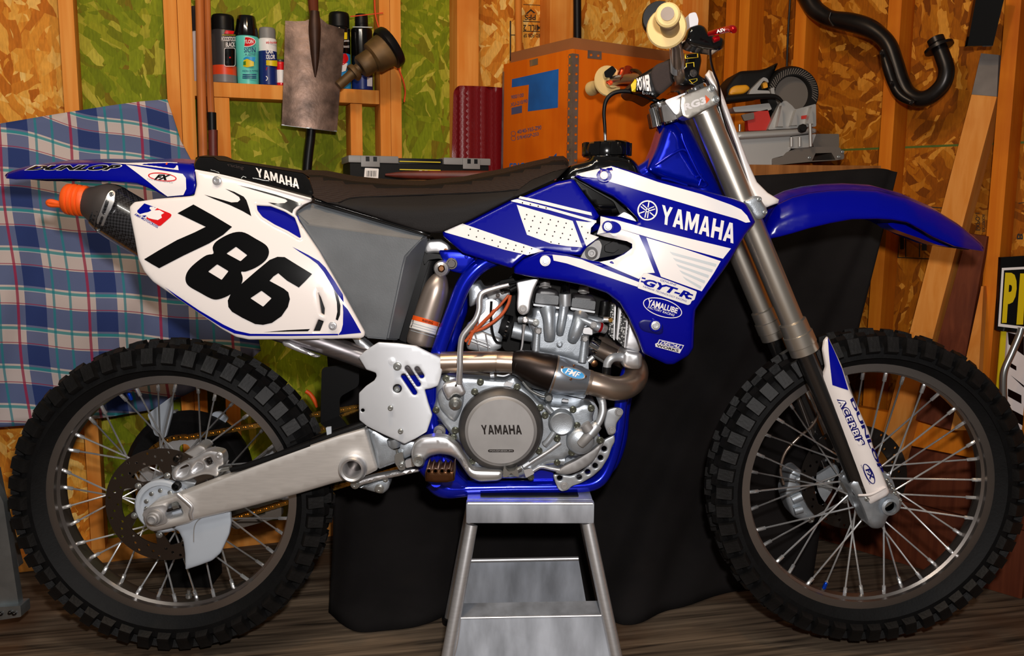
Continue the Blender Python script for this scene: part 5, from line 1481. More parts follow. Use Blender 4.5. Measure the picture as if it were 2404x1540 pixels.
d8 = sm(z5('1338 655 1333 618 1355 580 1420 540 1480 520 1535 524 1600 560 1662 597 1685 630 1682 670 1655 708 1600 745 1540 768 1512 770 1522 805 1514 845 1480 885 1430 920 1370 942 1325 938 1250 898 1188 862 1165 830 1166 790 1190 748 1240 702 1295 665'), 3)
decal('number_eight', [d8, rnd(z5('1480 612 1551 665 1508 703 1420 655'), 2), rnd(z5('1362 722 1433 765 1390 820 1305 768'), 2)], nps, 'black_vinyl', npl, .0012, 10)
d6 = z5('1740 675 1785 677 1870 730 1957 783 1915 828 1874 868 1800 825 1745 778 1715 798 1690 826 1780 875') + z5('1808 898 1818 940 1805 990 1765 1048 1705 1090 1650 1102 1600 1097 1520 1058 1455 1020 1432 990 1428 950 1450 900 1520 840 1600 770 1690 695')
decal('number_six', [d6, rnd(z5('1640 888 1703 935 1650 988 1570 935'), 2)], nps, 'black_vinyl', npl, .0012, 10)
D('flame_graphic', '1280 285 1360 308 1450 334 1490 332 1506 318 1500 300 1470 280 1412 248 1470 268 1528 298 1545 320 1562 370 1576 420 1520 388 1440 350 1340 312', 'black_vinyl')
D('flame_graphic', '1490 225 1600 250 1730 285 1810 312 1895 344 1860 360 1840 378 1832 402 1800 382 1750 360 1680 334 1740 340 1785 338 1803 326 1790 314 1730 296 1600 258', 'black_vinyl')
D('blue_stripe', '1832 612 1930 662 2000 702 2040 742 2100 830 2150 912 2155 962 2095 880 2030 770 1990 720 1940 682 1880 645', 'blue_vinyl')
D('blue_patch', '2148 970 2180 1005 2225 1080 2265 1152 2120 1166 2140 1140 2150 1100 2152 1020', 'blue_vinyl')
D('blue_stripe', '1035 866 1110 918 1250 1012 1400 1100 1480 1138 1570 1158 1800 1160 2120 1158 2120 1168 1800 1172 1560 1172 1470 1156 1390 1116 1240 1020 1110 930', 'blue_vinyl')
D('black_stripe', '2046 776 2080 830 2115 900 2135 980 2132 1040 2118 1075 2105 1068 2115 1020 2112 960 2095 890 2070 830', 'black_vinyl'); D('black_stripe', '1650 1148 1800 1135 1945 1128 1930 1142 1800 1144', 'black_vinyl')
bolt(*z5('1362 198')[0], float(npY(510, 424)) - .004, 11, 'alu', npl, h=.008); bolt(*z5('2087 1108')[0], float(npY(781, 765)) - .004, 10, 'alu', npl, h=.007)
# federation sticker
st = z5('912 340 1040 392 1075 412 1072 424 1010 478 996 480 870 398 862 384 905 342')
decal('sticker_left', z5('905 340 975 366 905 428 862 396 860 386'), nps, 'blue_vinyl', npl, .0009); decal('sticker_right', z5('985 370 1065 402 1076 412 1070 426 1008 480 996 482 915 434'), nps, 'red_vinyl', npl, .0009)
D('rider_silhouette', '940 362 965 362 975 372 970 384 1000 382 1030 400 1010 412 1015 430 990 445 960 440 930 432 915 415 885 418 872 410 905 400 930 395 950 385 938 374', 'white_vinyl', .0014)
text('lettering', 'AMA MOTOCROSS', z5('840 412 988 496 994 482 850 400'), nps, 'blue_vinyl', npl, .02, .001, cuts=6)
# white edge rib running from the fender to the airbox
ptube('plate_rib', '1225 136 -.118 9 1460 184 -.118 9 1950 314 -.114 8', 'white_plastic', npl, conv=z5, n=10)

# ---------------- rear fender
rf_top = z5('30 165 45 150 120 126 250 104 380 88 640 80 800 84 1050 78 1170 88 1215 90'); rf_bot = z5('1222 130 1232 220 1226 275 1190 294 1140 298 1045 301 960 256 860 216 700 202 440 187 100 191 40 184')
rfo = rf_top + rf_bot
def rfY(x, y):
    x = np.asarray(x, float); y = np.asarray(y, float)
    yt = np.interp(x, [p[0] for p in rf_top], [p[1] for p in rf_top]); hw = np.interp(x, [0, 60, 200, 460], [.055, .085, .10, .108])
    t = np.clip((y - yt) / 45, 0, 1); return -hw * (.72 + .28 * np.sqrt(t))
rfs = Surf([rfo], rfY, (6, .004))
rf = panel('rear_fender', rfs, .004, 'blue_plastic', g=9)
RT = [Wv(p[0], p[1], float(rfY(*p))) for p in rf_top]
V = []; Fs = []
for i, p in enumerate(RT):
    for j in range(9):
        t = j / 8; q = p.copy(); q[1] = p[1] * (1 - 2 * t); q[2] += .010 * math.sin(math.pi * t); V.append(q)
for i in range(len(RT) - 1):
    for j in range(8): Fs.append((i * 9 + j, i * 9 + j + 1, (i + 1) * 9 + j + 1, (i + 1) * 9 + j))
mk('fender_top', V, Fs, 'blue_plastic', rf, 60)
V2, T = fill([rfo], 18); A = Wv(V2[:, 0], V2[:, 1], rfs(V2[:, 0], V2[:, 1])) * np.array([1, -1, 1]); mk('far_side', A, [tuple(t[::-1]) for t in T], 'blue_plastic', rf, 60)
D('white_panel', '790 98 905 116 1145 155 1165 180 1168 250 1150 288 1050 297 1000 262 930 205 860 150', 'white_vinyl', .0008, sf=rfs, par=rf); D('white_panel', '640 83 800 86 1050 81 1112 84 1120 132 1000 118 860 100', 'white_vinyl', .0008, sf=rfs, par=rf)
text('lettering', 'DUNLOP', z5('150 134 735 136 775 96 195 100'), rfs, 'white_vinyl', rf, .075, .0010, shear=.2, cuts=12); text('lettering', 'DUNLOP', z5('160 131 728 132 766 98 205 103'), rfs, 'black_vinyl', rf, .05, .0018, shear=.2, cuts=12)
decal('logo_ring', [circ(*z5('1018 175')[0], 34, 30, 10, .12), circ(*z5('1018 175')[0], 31, 30, 7.5, .12)], rfs, 'red_vinyl', rf, .0014, 8)
text('lettering', 'FX', z5('965 192 1060 196 1075 160 980 158'), rfs, 'black_vinyl', rf, .06, .0020, shear=.3); text('lettering', 'FACTORY EFFEX', z5('922 190 1085 216 1086 208 924 182'), rfs, 'grey_vinyl', rf, .0, .0014)
D('orange_mark', '1042 84 1052 84 1048 98 1038 96', 'orange_vinyl', .0016, sf=rfs, par=rf)

# ---------------- seat
st_top = z6('330 183 480 190 700 232 960 255 1200 262 1500 232 1800 172 2000 122 2120 96') + Q('1297 377 1326 376 1336 384')
st_bot = Q('1334 394 1310 418') + z6('1850 362 1560 512 1350 601 1265 608 1180 592 960 522 700 441 520 390 430 352 408 330')
sto = st_top + st_bot
def stY(x, y):
    x = np.asarray(x, float); y = np.asarray(y, float)
    yt = np.interp(x, [p[0] for p in st_top], [p[1] for p in st_top]); t = np.clip((y - yt) / 60, 0, 1)
    return -(.055 + .045 * np.sqrt(t) + .012 * t)
sts = Surf([sto], stY, (4, .003))
seat = panel('seat', sts, .02, 'seat_side', g=10)
def bridge(name, top, yf, mat, parent, h=.012, n=8):
    P_ = [Wv(p[0], p[1], float(yf(*p))) for p in top]; V, Fs = [], []
    for p in P_:
        for j in range(n + 1):
            t = j / n; q = p.copy(); q[1] = p[1] * (1 - 2 * t); q[2] += h * math.sin(math.pi * t); V.append(q)
    for i in range(len(P_) - 1):
        for j in range(n): Fs.append((i * (n + 1) + j, i * (n + 1) + j + 1, (i + 1) * (n + 1) + j + 1, (i + 1) * (n + 1) + j))
    return mk(name, V, Fs, mat, parent, 60)
def farside(name, loops, sf, mat, parent, g=20):
    V2, T = fill(loops, g); A = Wv(V2[:, 0], V2[:, 1], sf(V2[:, 0], V2[:, 1])) * np.array([1, -1, 1]); return mk(name, A, [tuple(t[::-1]) for t in T], mat, parent, 60)
farside('far_side', [sto], sts, 'seat_side', seat)
def gripmat():
    m = MATS['seat_grip']; nt = m.node_tree; N = nt.nodes; L = nt.links; b = N['Principled BSDF']
    tc = N.new('ShaderNodeTexCoord'); vo = N.new('ShaderNodeTexVoronoi'); vo.inputs['Scale'].default_value = 330; vo.inputs['Randomness'].default_value = 0.0
    L.new(tc.outputs['Object'], vo.inputs['Vector']); bp = N.new('ShaderNodeBump'); bp.inputs['Strength'].default_value = .8; bp.inputs['Distance'].default_value = .002; bp.invert = True
    L.new(vo.outputs['Distance'], bp.inputs['Height']); L.new(bp.outputs[0], b.inputs['Normal'])
gripmat()
gr_bot = z6('1995 222 1900 292 1700 310 1300 326 900 341 700 352 600 384 520 386 430 350 408 330')
decal('gripper_cover', st_top + Q('1334 394 1300 402') + gr_bot, sts, 'seat_grip', seat, .0012, 9)
bridge('seat_top', st_top, lambda x, y: stY(x, y) - .0012, 'seat_grip', seat)
sv = z6('600 386 700 352 900 341 1300 326 1700 310 1900 291'); tube('seam', [W(x, y, float(sts(x, y)) - .0012) for x, y in sv], .0012, 'seat_side', seat, 6)
ptube('seat_edge', '430 372 -.105 14 700 455 -.105 14 960 532 -.105 14 1200 602 -.105 14 1262 618 -.10 10', 'black_gloss', seat, conv=z6, n=10)
sro = z5('1216 100 1226 55 1242 47 1340 50 1370 70 1600 104 1900 150 1940 176 1968 284 1955 305 1700 240 1460 181 1225 131'); sr_top = z5('1216 100 1226 55 1242 47 1340 50 1370 70 1600 104 1900 150 1940 176')
def srY(x, y):
    yt = np.interp(x, [p[0] for p in sr_top[1:]], [p[1] for p in sr_top[1:]]); t = np.clip((np.asarray(y, float) - yt) / 30, 0, 1); return -(.075 + .03 * t)
srs = Surf([sro], srY, (4, .003))
sr = panel('seat_rear', srs, .02, 'black_gloss', seat, g=9); bridge('seat_rear_top', sr_top[1:], srY, 'seat_grip', seat, .006); farside('far_side', [sro], srs, 'black_gloss', seat)
block('lettering', 'YAMAHA', z5('1612 172 1876 250 1872 188 1603 116'), srs, 'white_vinyl', seat, .003); text('faint_script', 'racing', z5('1440 115 1525 134 1530 108 1420 88'), srs, 'foam_pad', seat, .0, .001)
# ---------------- fuel tank, shrouds
tk, tks = part('fuel_tank', z3, '870 1215 900 1190 1000 1165 1040 1150 1050 1120 1260 1120 1330 1140 1380 1190 1400 1260 1500 1400 1400 1560 1100 1560 1000 1500 860 1330 800 1300', -.085, .17, 'black_gloss', 8, 12, pil=(16, .03))
cap = lathe('fuel_cap', [(.041, -.004), (.052, 0), (.054, .012), (.05, .026), (.044, .030), (.02, .033), (.001, .033)], W(1424, 366, 0), (-.06, 0, 1), 'black_gloss', tk, 32)
for i in range(9):
    a = 2 * math.pi * i / 9; p = W(1424, 366, 0) + Vector((math.cos(a) * .050, math.sin(a) * .050, .014))
    boxm('cap_grip', p, (Vector((math.cos(a), math.sin(a), 0)), Vector((-math.sin(a), math.cos(a), 0)), (0, 0, 1)), (.0045, .007, .014), 'black_gloss', cap, False, .002)
lathe('filler_neck', [(.04, -.02), (.042, .004), (.04, .008)], W(1426, 388, 0), (-.06, 0, 1), 'black_gloss', tk, 24)
ptube('vent_hose', '1421 330 0 3 1420 300 0 4 1418 262 0 4.5 1424 234 0 5 1442 218 0 5 1470 214 0 5 1500 220 0 5 1530 232 -.01 5 1548 240 -.01 5', 'black_plastic', tk, n=10); ptube('hose_nipple', '1421 330 0 3.5 1420 302 0 3.5', 'steel', tk)
# rear (tank) shroud with perforated decals
ts_o = rnd(z6('1350 597 1460 560 1560 516 1700 443 1850 366') + Q('1232 459 1303 428 1342 420') + z4('432 152 500 250 560 330 604 400 560 450 540 480 540 520 602 545 520 610 475 668 350 660 220 640 100 672') + z6('1850 862 1500 752 1420 684 1358 632'), 3)
tsY = lerpY([(1040, 548, -.105), (1200, 620, -.13), (1340, 425, -.105), (1250, 520, -.135), (1380, 540, -.135), (1360, 590, -.14)])
tss = Surf([ts_o], tsY, (8, .008)); tsh = panel('tank_shroud', tss, .004, 'blue_plastic', g=9)
farside('far_side', [ts_o], tss, 'blue_plastic', tsh)
T4 = lambda nm, s, m='white_vinyl', off=.0009, conv=z4, smooth=False: D(nm, s, m, off, conv, tss, tsh, 9, smooth)
W1 = [z6('1358 592 1480 533 1780 636 2085 735 1965 766 1800 728 1600 668 1372 602'), z4('60 263 230 298 400 340 546 374 552 396 400 362 220 318 50 278'), z4('0 292 42 282 260 340 460 396 582 430 580 446 450 412 260 358 0 298'),
      z4('38 322 230 378 420 432 486 612 380 604 270 586 108 526 70 420'), z4('442 430 520 440 578 440 545 478 540 522 598 542 512 604 478 520'), z4('0 560 100 600 215 636 100 668 0 640')]
for w_ in W1[:5]: decal('white_panel', w_, tss, 'white_vinyl', tsh, .0009, 9)
dots = []
for iy in range(14):
    for ix in range(24):
        x = 1050 + ix * 18.5 + (9 if iy % 2 else 0) + iy * 5; y = 452 + iy * 14 + ix * 4 - 40
        P1 = np.array([[x, y]])
        if any(inside(P1, [w_])[0] and bdist(P1, [w_])[0] > 2.5 for w_ in W1[:5]): dots.append((x, y))
V, Fs = [], []
for x, y in dots:
    b0 = len(V); V += [tuple(Wv(a, b, float(tss(a, b)) - .0016)) for a, b in circ(x, y, 1.7, 8)]; Fs.append(tuple(range(b0 + 7, b0 - 1, -1)))
mk('perforations', V, Fs, 'black_vinyl', tsh, 0)['kind'] = 'stuff'
# radiator shroud
rs_o = rnd(z4('428 126 560 90 690 54 800 85 1000 148 1300 218 1520 280 1600 312 1640 380 1666 442 1600 522 1540 622 1500 692 1440 780 1340 918 1258 1040 1252 1100 1244 1300 1212 1350 1110 1411 1060 1411 900 1335 860 1220 800 1090 740 990 650 922 500 872 350 842 150 816 20 792 18 745 80 692 200 642 260 638 400 664 480 684 560 704 625 712 700 692 760 660 815 625 828 598 800 574 700 552 640 540 582 522 610 455 606 398 740 402 868 440 862 412 780 330 700 268 560 200 470 150'), 4)
rsY = lerpY([(1345, 415, -.125), (1450, 420, -.14), (1210, 632, -.14), (1290, 620, -.155), (1420, 545, -.155), (1520, 540, -.195), (1600, 480, -.205), (1760, 520, -.17), (1560, 640, -.215), (1640, 680, -.205), (1700, 600, -.195), (1560, 780, -.195), (1590, 840, -.17), (1440, 690, -.18)])
rss = Surf([rs_o], rsY, (10, .010)); rsh = panel('radiator_shroud', rss, .004, 'blue_plastic', g=9)
farside('far_side', [rs_o], rss, 'blue_plastic', rsh)
R4 = lambda nm, s, m='white_vinyl', off=.001, smooth=False: D(nm, s, m, off, z4, rss, rsh, 10, smooth)
R4('white_band', '446 112 560 84 682 58 800 96 1000 166 1300 250 1500 322 1570 354 1610 396 1632 440 1600 444 1540 418 1400 378 1100 290 800 202 600 142 480 128')
ring_c = z4('634 122')[0]
decal('bolt_ring', circ(*ring_c, 18, 24, 15), rss, 'blue_vinyl', rsh, .0034, 8); R4('bolt_tail', '600 70 640 78 680 100 640 115', 'blue_vinyl', .0034); disc('bolt_seat', *ring_c, float(rss(*ring_c)) - .006, [(10, 0), (9, .002), (6, .002)], 'white_plastic', rsh); bolt(*ring_c, float(rss(*ring_c)) - .008, 8, 'alu', rsh)
block('lettering', 'YAMAHA', z4('1020 448 1516 586 1538 454 1030 322'), rss, 'white_vinyl', rsh, .0016)
lc = np.array(z4('930 360')[0])
decal('logo_ring', [circ(*lc, 23.8, 36), circ(*lc, 20.5, 36)], rss, 'white_vinyl', rsh, .0014, 8)
decal('logo_hub', [circ(*lc, 4.6, 14), circ(*lc, 2.4, 10)], rss, 'white_vinyl', rsh, .0014, 6)
for i in range(3):                        # three crossed tuning forks
    t = math.radians(-80 + 120 * i); d = np.array([math.cos(t), math.sin(t)]); n_ = np.array([-d[1], d[0]])
    decal('tuning_fork', caps(tuple(lc + d * 8), tuple(lc + d * 20), 1.3), rss, 'white_vinyl', rsh, .0014, 8)
    for s_ in (-1, 1):
        decal('fork_prong', caps(tuple(lc - d * 5 + n_ * s_ * 2.6), tuple(lc - d * 17 + n_ * s_ * 3.0), 1.2), rss, 'white_vinyl', rsh, .0014, 8)
R4('white_band', '610 400 740 432 880 470 1200 548 1500 620 1445 690 1200 622 900 532 752 489 586 523 608 460')
decal('bolt_ring', circ(*z4('690 474')[0], 21, 26, 14, .2), rss, 'blue_vinyl', rsh, .0036, 8)
R4('white_panel', '586 524 640 516 720 506 752 490 872 528 930 660 980 786 905 788 872 828 740 772 602 712 700 694 770 660 826 616 826 588 790 570 700 552 640 540', off=.0024)
R4('white_panel', '922 546 1180 622 1430 706 1380 792 1300 912 1150 858 1022 812 970 680')
R4('white_band', '282 662 380 672 480 694 650 764 872 850 862 882 700 828 500 762 380 722 290 702')
for i in range(5):
    y0_ = 650 + i * 42; R4('silver_bar', '%d %d %d %d %d %d %d %d' % (1080 + i * 22, y0_ - 10, 1402 - i * 26, y0_ + 76 - i * 4, 1396 - i * 26, y0_ + 94 - i * 4, 1100 + i * 22, y0_ + 12), 'silver_vinyl', .0015)
stk = decal('gytr_sticker', rnd(z4('905 780 1080 842 1268 914 1250 972 1232 976 1222 1000 1205 1006 862 890 866 872 890 782'), 3), rss, 'label_white', rsh, .002, 10)
text('lettering', 'GYT-R', z4('898 868 1215 968 1228 920 915 820'), rss, 'blue_vinyl', stk, .045, .0026, shear=.25, cuts=10); text('lettering', 'GENUINE', z4('1016 840 1126 876 1130 864 1020 826'), rss, 'blue_vinyl', stk, .0, .0026, shear=.2, cuts=6)
text('lettering', 'YAMAHA TECHNOLOGY RACING', z4('896 884 1196 986 1200 974 900 872'), rss, 'blue_vinyl', stk, .0, .0026, shear=.2, cuts=8)
for q in ('892 815 918 822 916 832 890 825', '886 838 906 844 904 854 884 848', '1214 925 1242 934 1240 944 1212 936', '1206 950 1232 958 1230 968 1204 960'): D('sticker_bar', q, 'blue_vinyl', .0026, z4, rss, stk)
yc = z4('1033 1025')[0]
yl = decal('oval_ring', [circ(*yc, 47.5, 44, 21, .30), circ(*yc, 45.5, 44, 19, .30)], rss, 'white_vinyl', rsh, .0014, 10)
text('lettering', 'YAMALUBE', z4('926 1010 1130 1064 1142 1028 935 962'), rss, 'white_vinyl', yl, .03, .0014, cuts=8); text('lettering', 'FACTORY RACING', z4('930 1026 1112 1084 1116 1068 934 1012'), rss, 'white_vinyl', yl, .01, .0014, shear=.2, cuts=8)
part('bolt_recess', z4, '862 1122 900 1100 1010 1112 1042 1140 1040 1200 1010 1214 900 1190 870 1160', lambda x, y: rsY(x, y) - .0012, .003, 'blue_deep', 8, 10, parent=rsh, pil=(6, .003))
for p_, r_ in ((z4('985 1145')[0], 11), (z4('660 470')[0], 10), (z4('232 704')[0], 9)):
    Yb = float(rss(*p_)); disc('bolt_seat', *p_, Yb - .0045, [(r_ + 4, 0), (r_ + 3.5, .003), (r_, .003)], 'white_vinyl' if r_ == 9 else 'blue_plastic', rsh, 20); bolt(*p_, Yb - .0075, r_, 'alu', rsh, h=.006)
dw = D('decal_badge', '1010 1240 1180 1280 1150 1335 985 1290 982 1270 1000 1262', 'white_vinyl', .0014, z4, rss, rsh)
D('badge_panel', '1014 1246 1172 1284 1160 1308 1004 1270', 'blue_vinyl', .0020, z4, rss, dw)
text('lettering', 'DECAL', z4('1010 1270 1150 1302 1166 1284 1024 1250'), rss, 'white_vinyl', dw, .03, .0026, shear=.2, cuts=5); text('lettering', 'WORKS', z4('990 1288 1140 1328 1146 1310 994 1272'), rss, 'black_vinyl', dw, .03, .0022, cuts=5)
# inside of the tank seen through the shroud opening
part('tank_side', z4, '440 150 560 205 700 275 800 370 870 440 700 460 560 520 500 640 520 700 800 650 840 580 700 300', -.10, .06, 'black_plastic', 6, 20)
part('hose_clamp', z4, '700 420 770 370 850 410 860 440', -.11, .03, 'alu', 4, 20); part('ignition_coil', z4, '640 600 720 560 740 620 700 650 640 640', -.115, .03, 'black_plastic', 4, 20); disc('frame_bolt', *z4('548 652')[0], -.125, [(15, -.02), (15, 0), (11, .003), (9, .006), (5, .006), (4, .003), (.1, .003)], 'magnesium', n=24)
part('mount_bracket', z4, '470 690 520 590 600 560 620 600 600 690 540 710', -.118, .02, 'magnesium', 5, 16)

# ---------------- forks
fY = -.105
def fork(Y, near):
    a = '' 
    dz = lambda x, y: (x, y)
    def P3(x, y): 
        p = W(x, y, fY); return Vector((p.x, Y, p.z))
    k_ = S(1750, 500, fY)
    def tb(nm, pts, par=None, mat='fork_tube', sub=1, n=26):
        return tube(nm, [P3(x, y) for x, y, r in pts], [r * k_ for x, y, r in pts], mat, par, n, sub, smooth=18)
    ax0, ax1 = np.array([1637, 222.]), np.array([1884, 812.])
    A_ = lambda t: tuple(ax0 + (ax1 - ax0) * t)
    up = tb('fork_outer_tube', [(*A_(0), 29), (*A_(.05), 29.5), (*A_(.44), 30), (*A_(.47), 30), (*A_(.49), 28), (*A_(.55), 27.5), (*A_(.93), 27)])
    rg = tb('fork_collar', [(*A_(.900), 27.5), (*A_(.905), 32.5), (*A_(.950), 33), (*A_(.952), 35.5), (*A_(.995), 36), (*A_(.997), 34.5), (*A_(1.025), 34.5), (*A_(1.028), 31)], up)
    tb('fork_cap', [(*A_(-.03), 24), (*A_(-.025), 27), (*A_(.0), 28)], up, 'chrome')
    b = np.array([2040., 1190.]); low = lambda t: tuple(ax1 + (b - ax1) * t)
    tb('fork_slider', [(*low(.02), 23.5), (*low(.9), 23.5)], None, 'fork_chrome')
    return up
fork(fY, True); fork(-fY, False)
# axle lug
lug, _ = part('fork_lug', zf, '690 745 720 790 752 850 780 925 800 948 835 950 862 935 878 890 930 872 945 825 930 790 880 775 800 700 730 700', -.125, .05, 'cast_alu', 8, 10, pil=(14, .02), holes=[circ(2086, 1187, 13, 20)])
disc('axle_bore', 2086, 1187, -.118, [(21, 0), (20, .010), (14, .012), (13, .0), (.1, .0)], 'cast_alu', lug)
tube('front_axle', [W(2086, 1187, -.118), Vector((FC.x, .12, FC.z))], .011, 'steel', sub=1); bolts(zx, '1965 1140 1790 870 1830 930 1870 990 1895 1050', -.115, 5, 'steel', lug)
# guards
def fguard(mir):
    go = rnd(zf('597 57 612 84 662 190 702 305 745 400 790 500 830 640 862 720 886 782 872 798 825 822 782 846 745 826 722 782 650 600 592 440 567 332 570 250 588 200 574 122 580 80'), 4)
    gY = lambda x, y: -.142 + .0000011 * (x - (1945 + (y - 800) * .36)) ** 2 * 9
    gs = Surf([go], gY, (6, .006)); g_ = panel('fork_guard', gs, .004, 'white_plastic', g=10)
    if mir:
        g_.data.transform(Matrix.Diagonal((1, -1, 1, 1))); g_.data.flip_normals(); return
    decal('blue_corner', zf('599 62 630 128 664 208 694 308 655 296 620 284 610 200 604 140'), gs, 'blue_vinyl', g_, .001, 9)
    text('lettering', 'ACERBIS', zf('640 350 740 570 776 560 672 338'), gs, 'blue_deep', g_, .13, .0012, cuts=10, space=1.2); text('lettering', 'ACERBIS', zf('645 358 740 564 768 556 672 346'), gs, 'white_vinyl', g_, .01, .002, cuts=10, space=1.2)
    text('lettering', 'DUNLOP', zf('702 352 842 690 862 690 716 340'), gs, 'blue_deep', g_, .04, .0012, cuts=12)
    fc = zf('790 696')[0]
    decal('logo_ring', [circ(*fc, 26, 26, 10, 1.12), circ(*fc, 24, 26, 7, 1.12)], gs, 'blue_deep', g_, .001, 8); text('lettering', 'FX', zf('772 676 798 730 818 720 790 664'), gs, 'blue_deep', g_, .05, .0014, shear=.2)
    text('lettering', 'FACTORY EFFEX', zf('750 656 792 746 798 744 756 654'), gs, 'blue_deep', g_, 0, .001)
    bolt(*zf('779 811')[0], float(gs(*zf('779 811')[0])) - .002, 6, 'steel', g_)
    ptube('guard_fold', '740 795 -.146 5 800 790 -.146 6 866 758 -.144 5', 'white_plastic', g_, conv=zf, n=8)
fguard(True); fguard(False)
# front caliper, behind the spokes on the far side
fc_, _ = part('front_caliper', zx, '400 900 420 780 480 720 560 700 700 830 720 900 680 980 640 1100 770 1130 690 1220 820 1330 760 1450 690 1460 600 1420 480 1380 430 1280 380 1150 360 1040', .075, .05, 'cast_alu', 8, 12, pil=(10, .012))
for s in ('470 1150 .07 60 600 1090 .07 60', '500 1300 .07 55 610 1270 .07 55', '520 880 .07 50 600 860 .07 60'): ptube('piston_boss', s, 'cast_alu', fc_, conv=zx, sub=1)
bolts(zx, '578 880 850 855 730 1420', .066, 8, 'steel', fc_); part('brake_pads', zx, '690 900 900 930 1040 950 980 1060 840 1120 700 1110 660 1200', .06, .02, 'bronze', 4, 16, parent=fc_)
part('caliper_bracket', zx, '760 830 860 780 1080 640 1140 760 1030 880 1040 1000 960 1120 900 1220 840 1210 800 1080', .058, .012, 'cast_alu', 8, 16, parent=fc_); ptube('front_brake_hose', '355 930 .07 20 310 720 .07 20 380 480 .07 20 560 280 .07 20 740 120 .08 20 830 -60 .09 20 860 -400 .10 20', 'titanium', conv=zx, n=10)
# ---------------- clamps
tc_, tcs = part('upper_clamp', z8, '735 668 800 642 905 600 945 592 985 630 1008 690 990 725 900 770 790 830 745 808 728 740', -.146, .05, 'fork_tube', 5, 8, pil=(3, .003))
part('clamp_web', z8, '600 735 690 715 740 690 750 800 700 830 620 850', -.09, .18, 'magnesium_dark', 4, 16)
ptube('stem_ring', '630 728 -.07 50 655 800 -.07 50 670 850 -.07 48', 'chrome', tc_, conv=z8, n=26, sub=1, smooth=20); ptube('clamp_pinch', '540 750 -.07 30 560 820 -.07 34 572 880 -.07 36', 'chrome', tc_, conv=z8, n=20, sub=1, smooth=20)
part('clamp_bridge', z8, '620 700 740 655 880 600 920 640 860 740 700 800', -.10, .20, 'alu', 6, 20)
text('lettering', 'RG3', z8('762 772 915 720 902 668 752 725'), tcs, 'white_vinyl', tc_, .05, .0014); D('red_shade', '905 660 938 690 912 722', 'orange_vinyl', .0014, z8, tcs, tc_)
bolts(z8, '948 615 978 690', -.146, 9, 'steel', tc_, h=.01)
ptube('clamp_barrel', '832 645 -.105 106 862 715 -.105 106 892 785 -.105 106', 'fork_tube', tc_, conv=z8, n=32, sub=1, smooth=20)
lathe('stem_nut', [(.018, 0), (.02, .004), (.02, .02), (.014, .024)], W(1552, 262, -.03), (-.38, 0, .92), 'chrome', tc_, 20); 
lc_, _ = part('lower_clamp', z8, '1165 1400 1240 1360 1290 1365 1300 1400 1335 1450 1330 1500 1290 1530 1250 1520 1220 1460', -.14, .05, 'cast_alu', 6, 12, pil=(8, .008)); bolts(z8, '1280 1385 1320 1475', -.145, 6, 'steel', lc_)
part('lower_clamp_bridge', lambda s: Q('1690 500 1770 470 1785 520 1700 560'), '', -.10, .20, 'cast_alu', 5, 30)
# ---------------- front number plate, seen edge on
fpL = z8('905 522 932 486 978 512 1004 590 1085 810 1200 1120 1265 1265 1340 1340 1418 1388 1412 1412 1332 1442 1262 1400 1210 1290 1120 1010 1050 820 990 640 935 570')
fps = Surf([fpL], lambda x, y: -.095 + (np.asarray(y) - 170) * -.00008, (5, .006)); fp = panel('front_number_plate', fps, .004, 'white_plastic', g=9)
edge = z8('932 486 978 512 1004 590 1085 810 1200 1120 1265 1265 1340 1340 1418 1388')
V, Fs = [], []
for i, p_ in enumerate(edge):
    q = Wv(*p_, float(fps(*p_)))
    for j in range(7):
        t = j / 6; r_ = q.copy(); r_[1] = q[1] * (1 - 2 * t); r_[0] += .018 * math.sin(math.pi * t); V.append(r_)
for i in range(len(edge) - 1):
    for j in range(6): Fs.append((i * 7 + j, i * 7 + j + 1, (i + 1) * 7 + j + 1, (i + 1) * 7 + j))
mk('plate_face', V, Fs, 'white_plastic', fp, 60); farside('far_side', [fpL], fps, 'white_plastic', fp)
ptube('brake_line', '1000 740 -.11 14 1050 900 -.11 14 1110 1060 -.11 13 1170 1200 -.11 12 1230 1330 -.11 10', 'black_gloss', conv=z8, n=10)
ptube('fork_stay', '930 560 -.09 12 1010 760 -.09 16 1060 940 -.09 18 1140 1120 -.09 16 1210 1300 -.09 10', 'can_dark', conv=z8, n=10)
# ---------------- front fender
ff_top = Q('1790 540 1806 500 1822 480 1860 462 1900 452 1950 446 2000 444 2060 447 2130 465 2200 496 2260 535 2300 571 2311 583'); ff_bot = Q('2308 590 2280 586 2240 578 2190 556 2160 538 2130 522 2095 516 2060 514 2000 515 1950 524 1900 536 1860 548 1830 556 1800 562')
ffo = ff_top + ff_bot
def ffY(x, y):
    x = np.asarray(x, float); y = np.asarray(y, float); yt = np.interp(x, [p[0] for p in ff_top], [p[1] for p in ff_top])
    hw = np.interp(x, [1790, 1900, 2150, 2260, 2312], [.075, .09, .10, .085, .04]); t = np.clip((y - yt) / 50, 0, 1); return -hw * (.62 + .38 * np.sqrt(t))
ffs = Surf([ffo], ffY, (5, .004)); ff = panel('front_fender', ffs, .004, 'blue_plastic', g=9); bridge('fender_top', ff_top, ffY, 'blue_plastic', ff, .014); farside('far_side', [ffo], ffs, 'blue_plastic', ff)
part('fender_inner_rib', zt, '300 555 420 545 560 575 620 620 680 690 800 730 960 762 870 770 760 752 600 690 480 650 360 605', -.03, .06, 'blue_plastic', 6, 14, parent=ff)

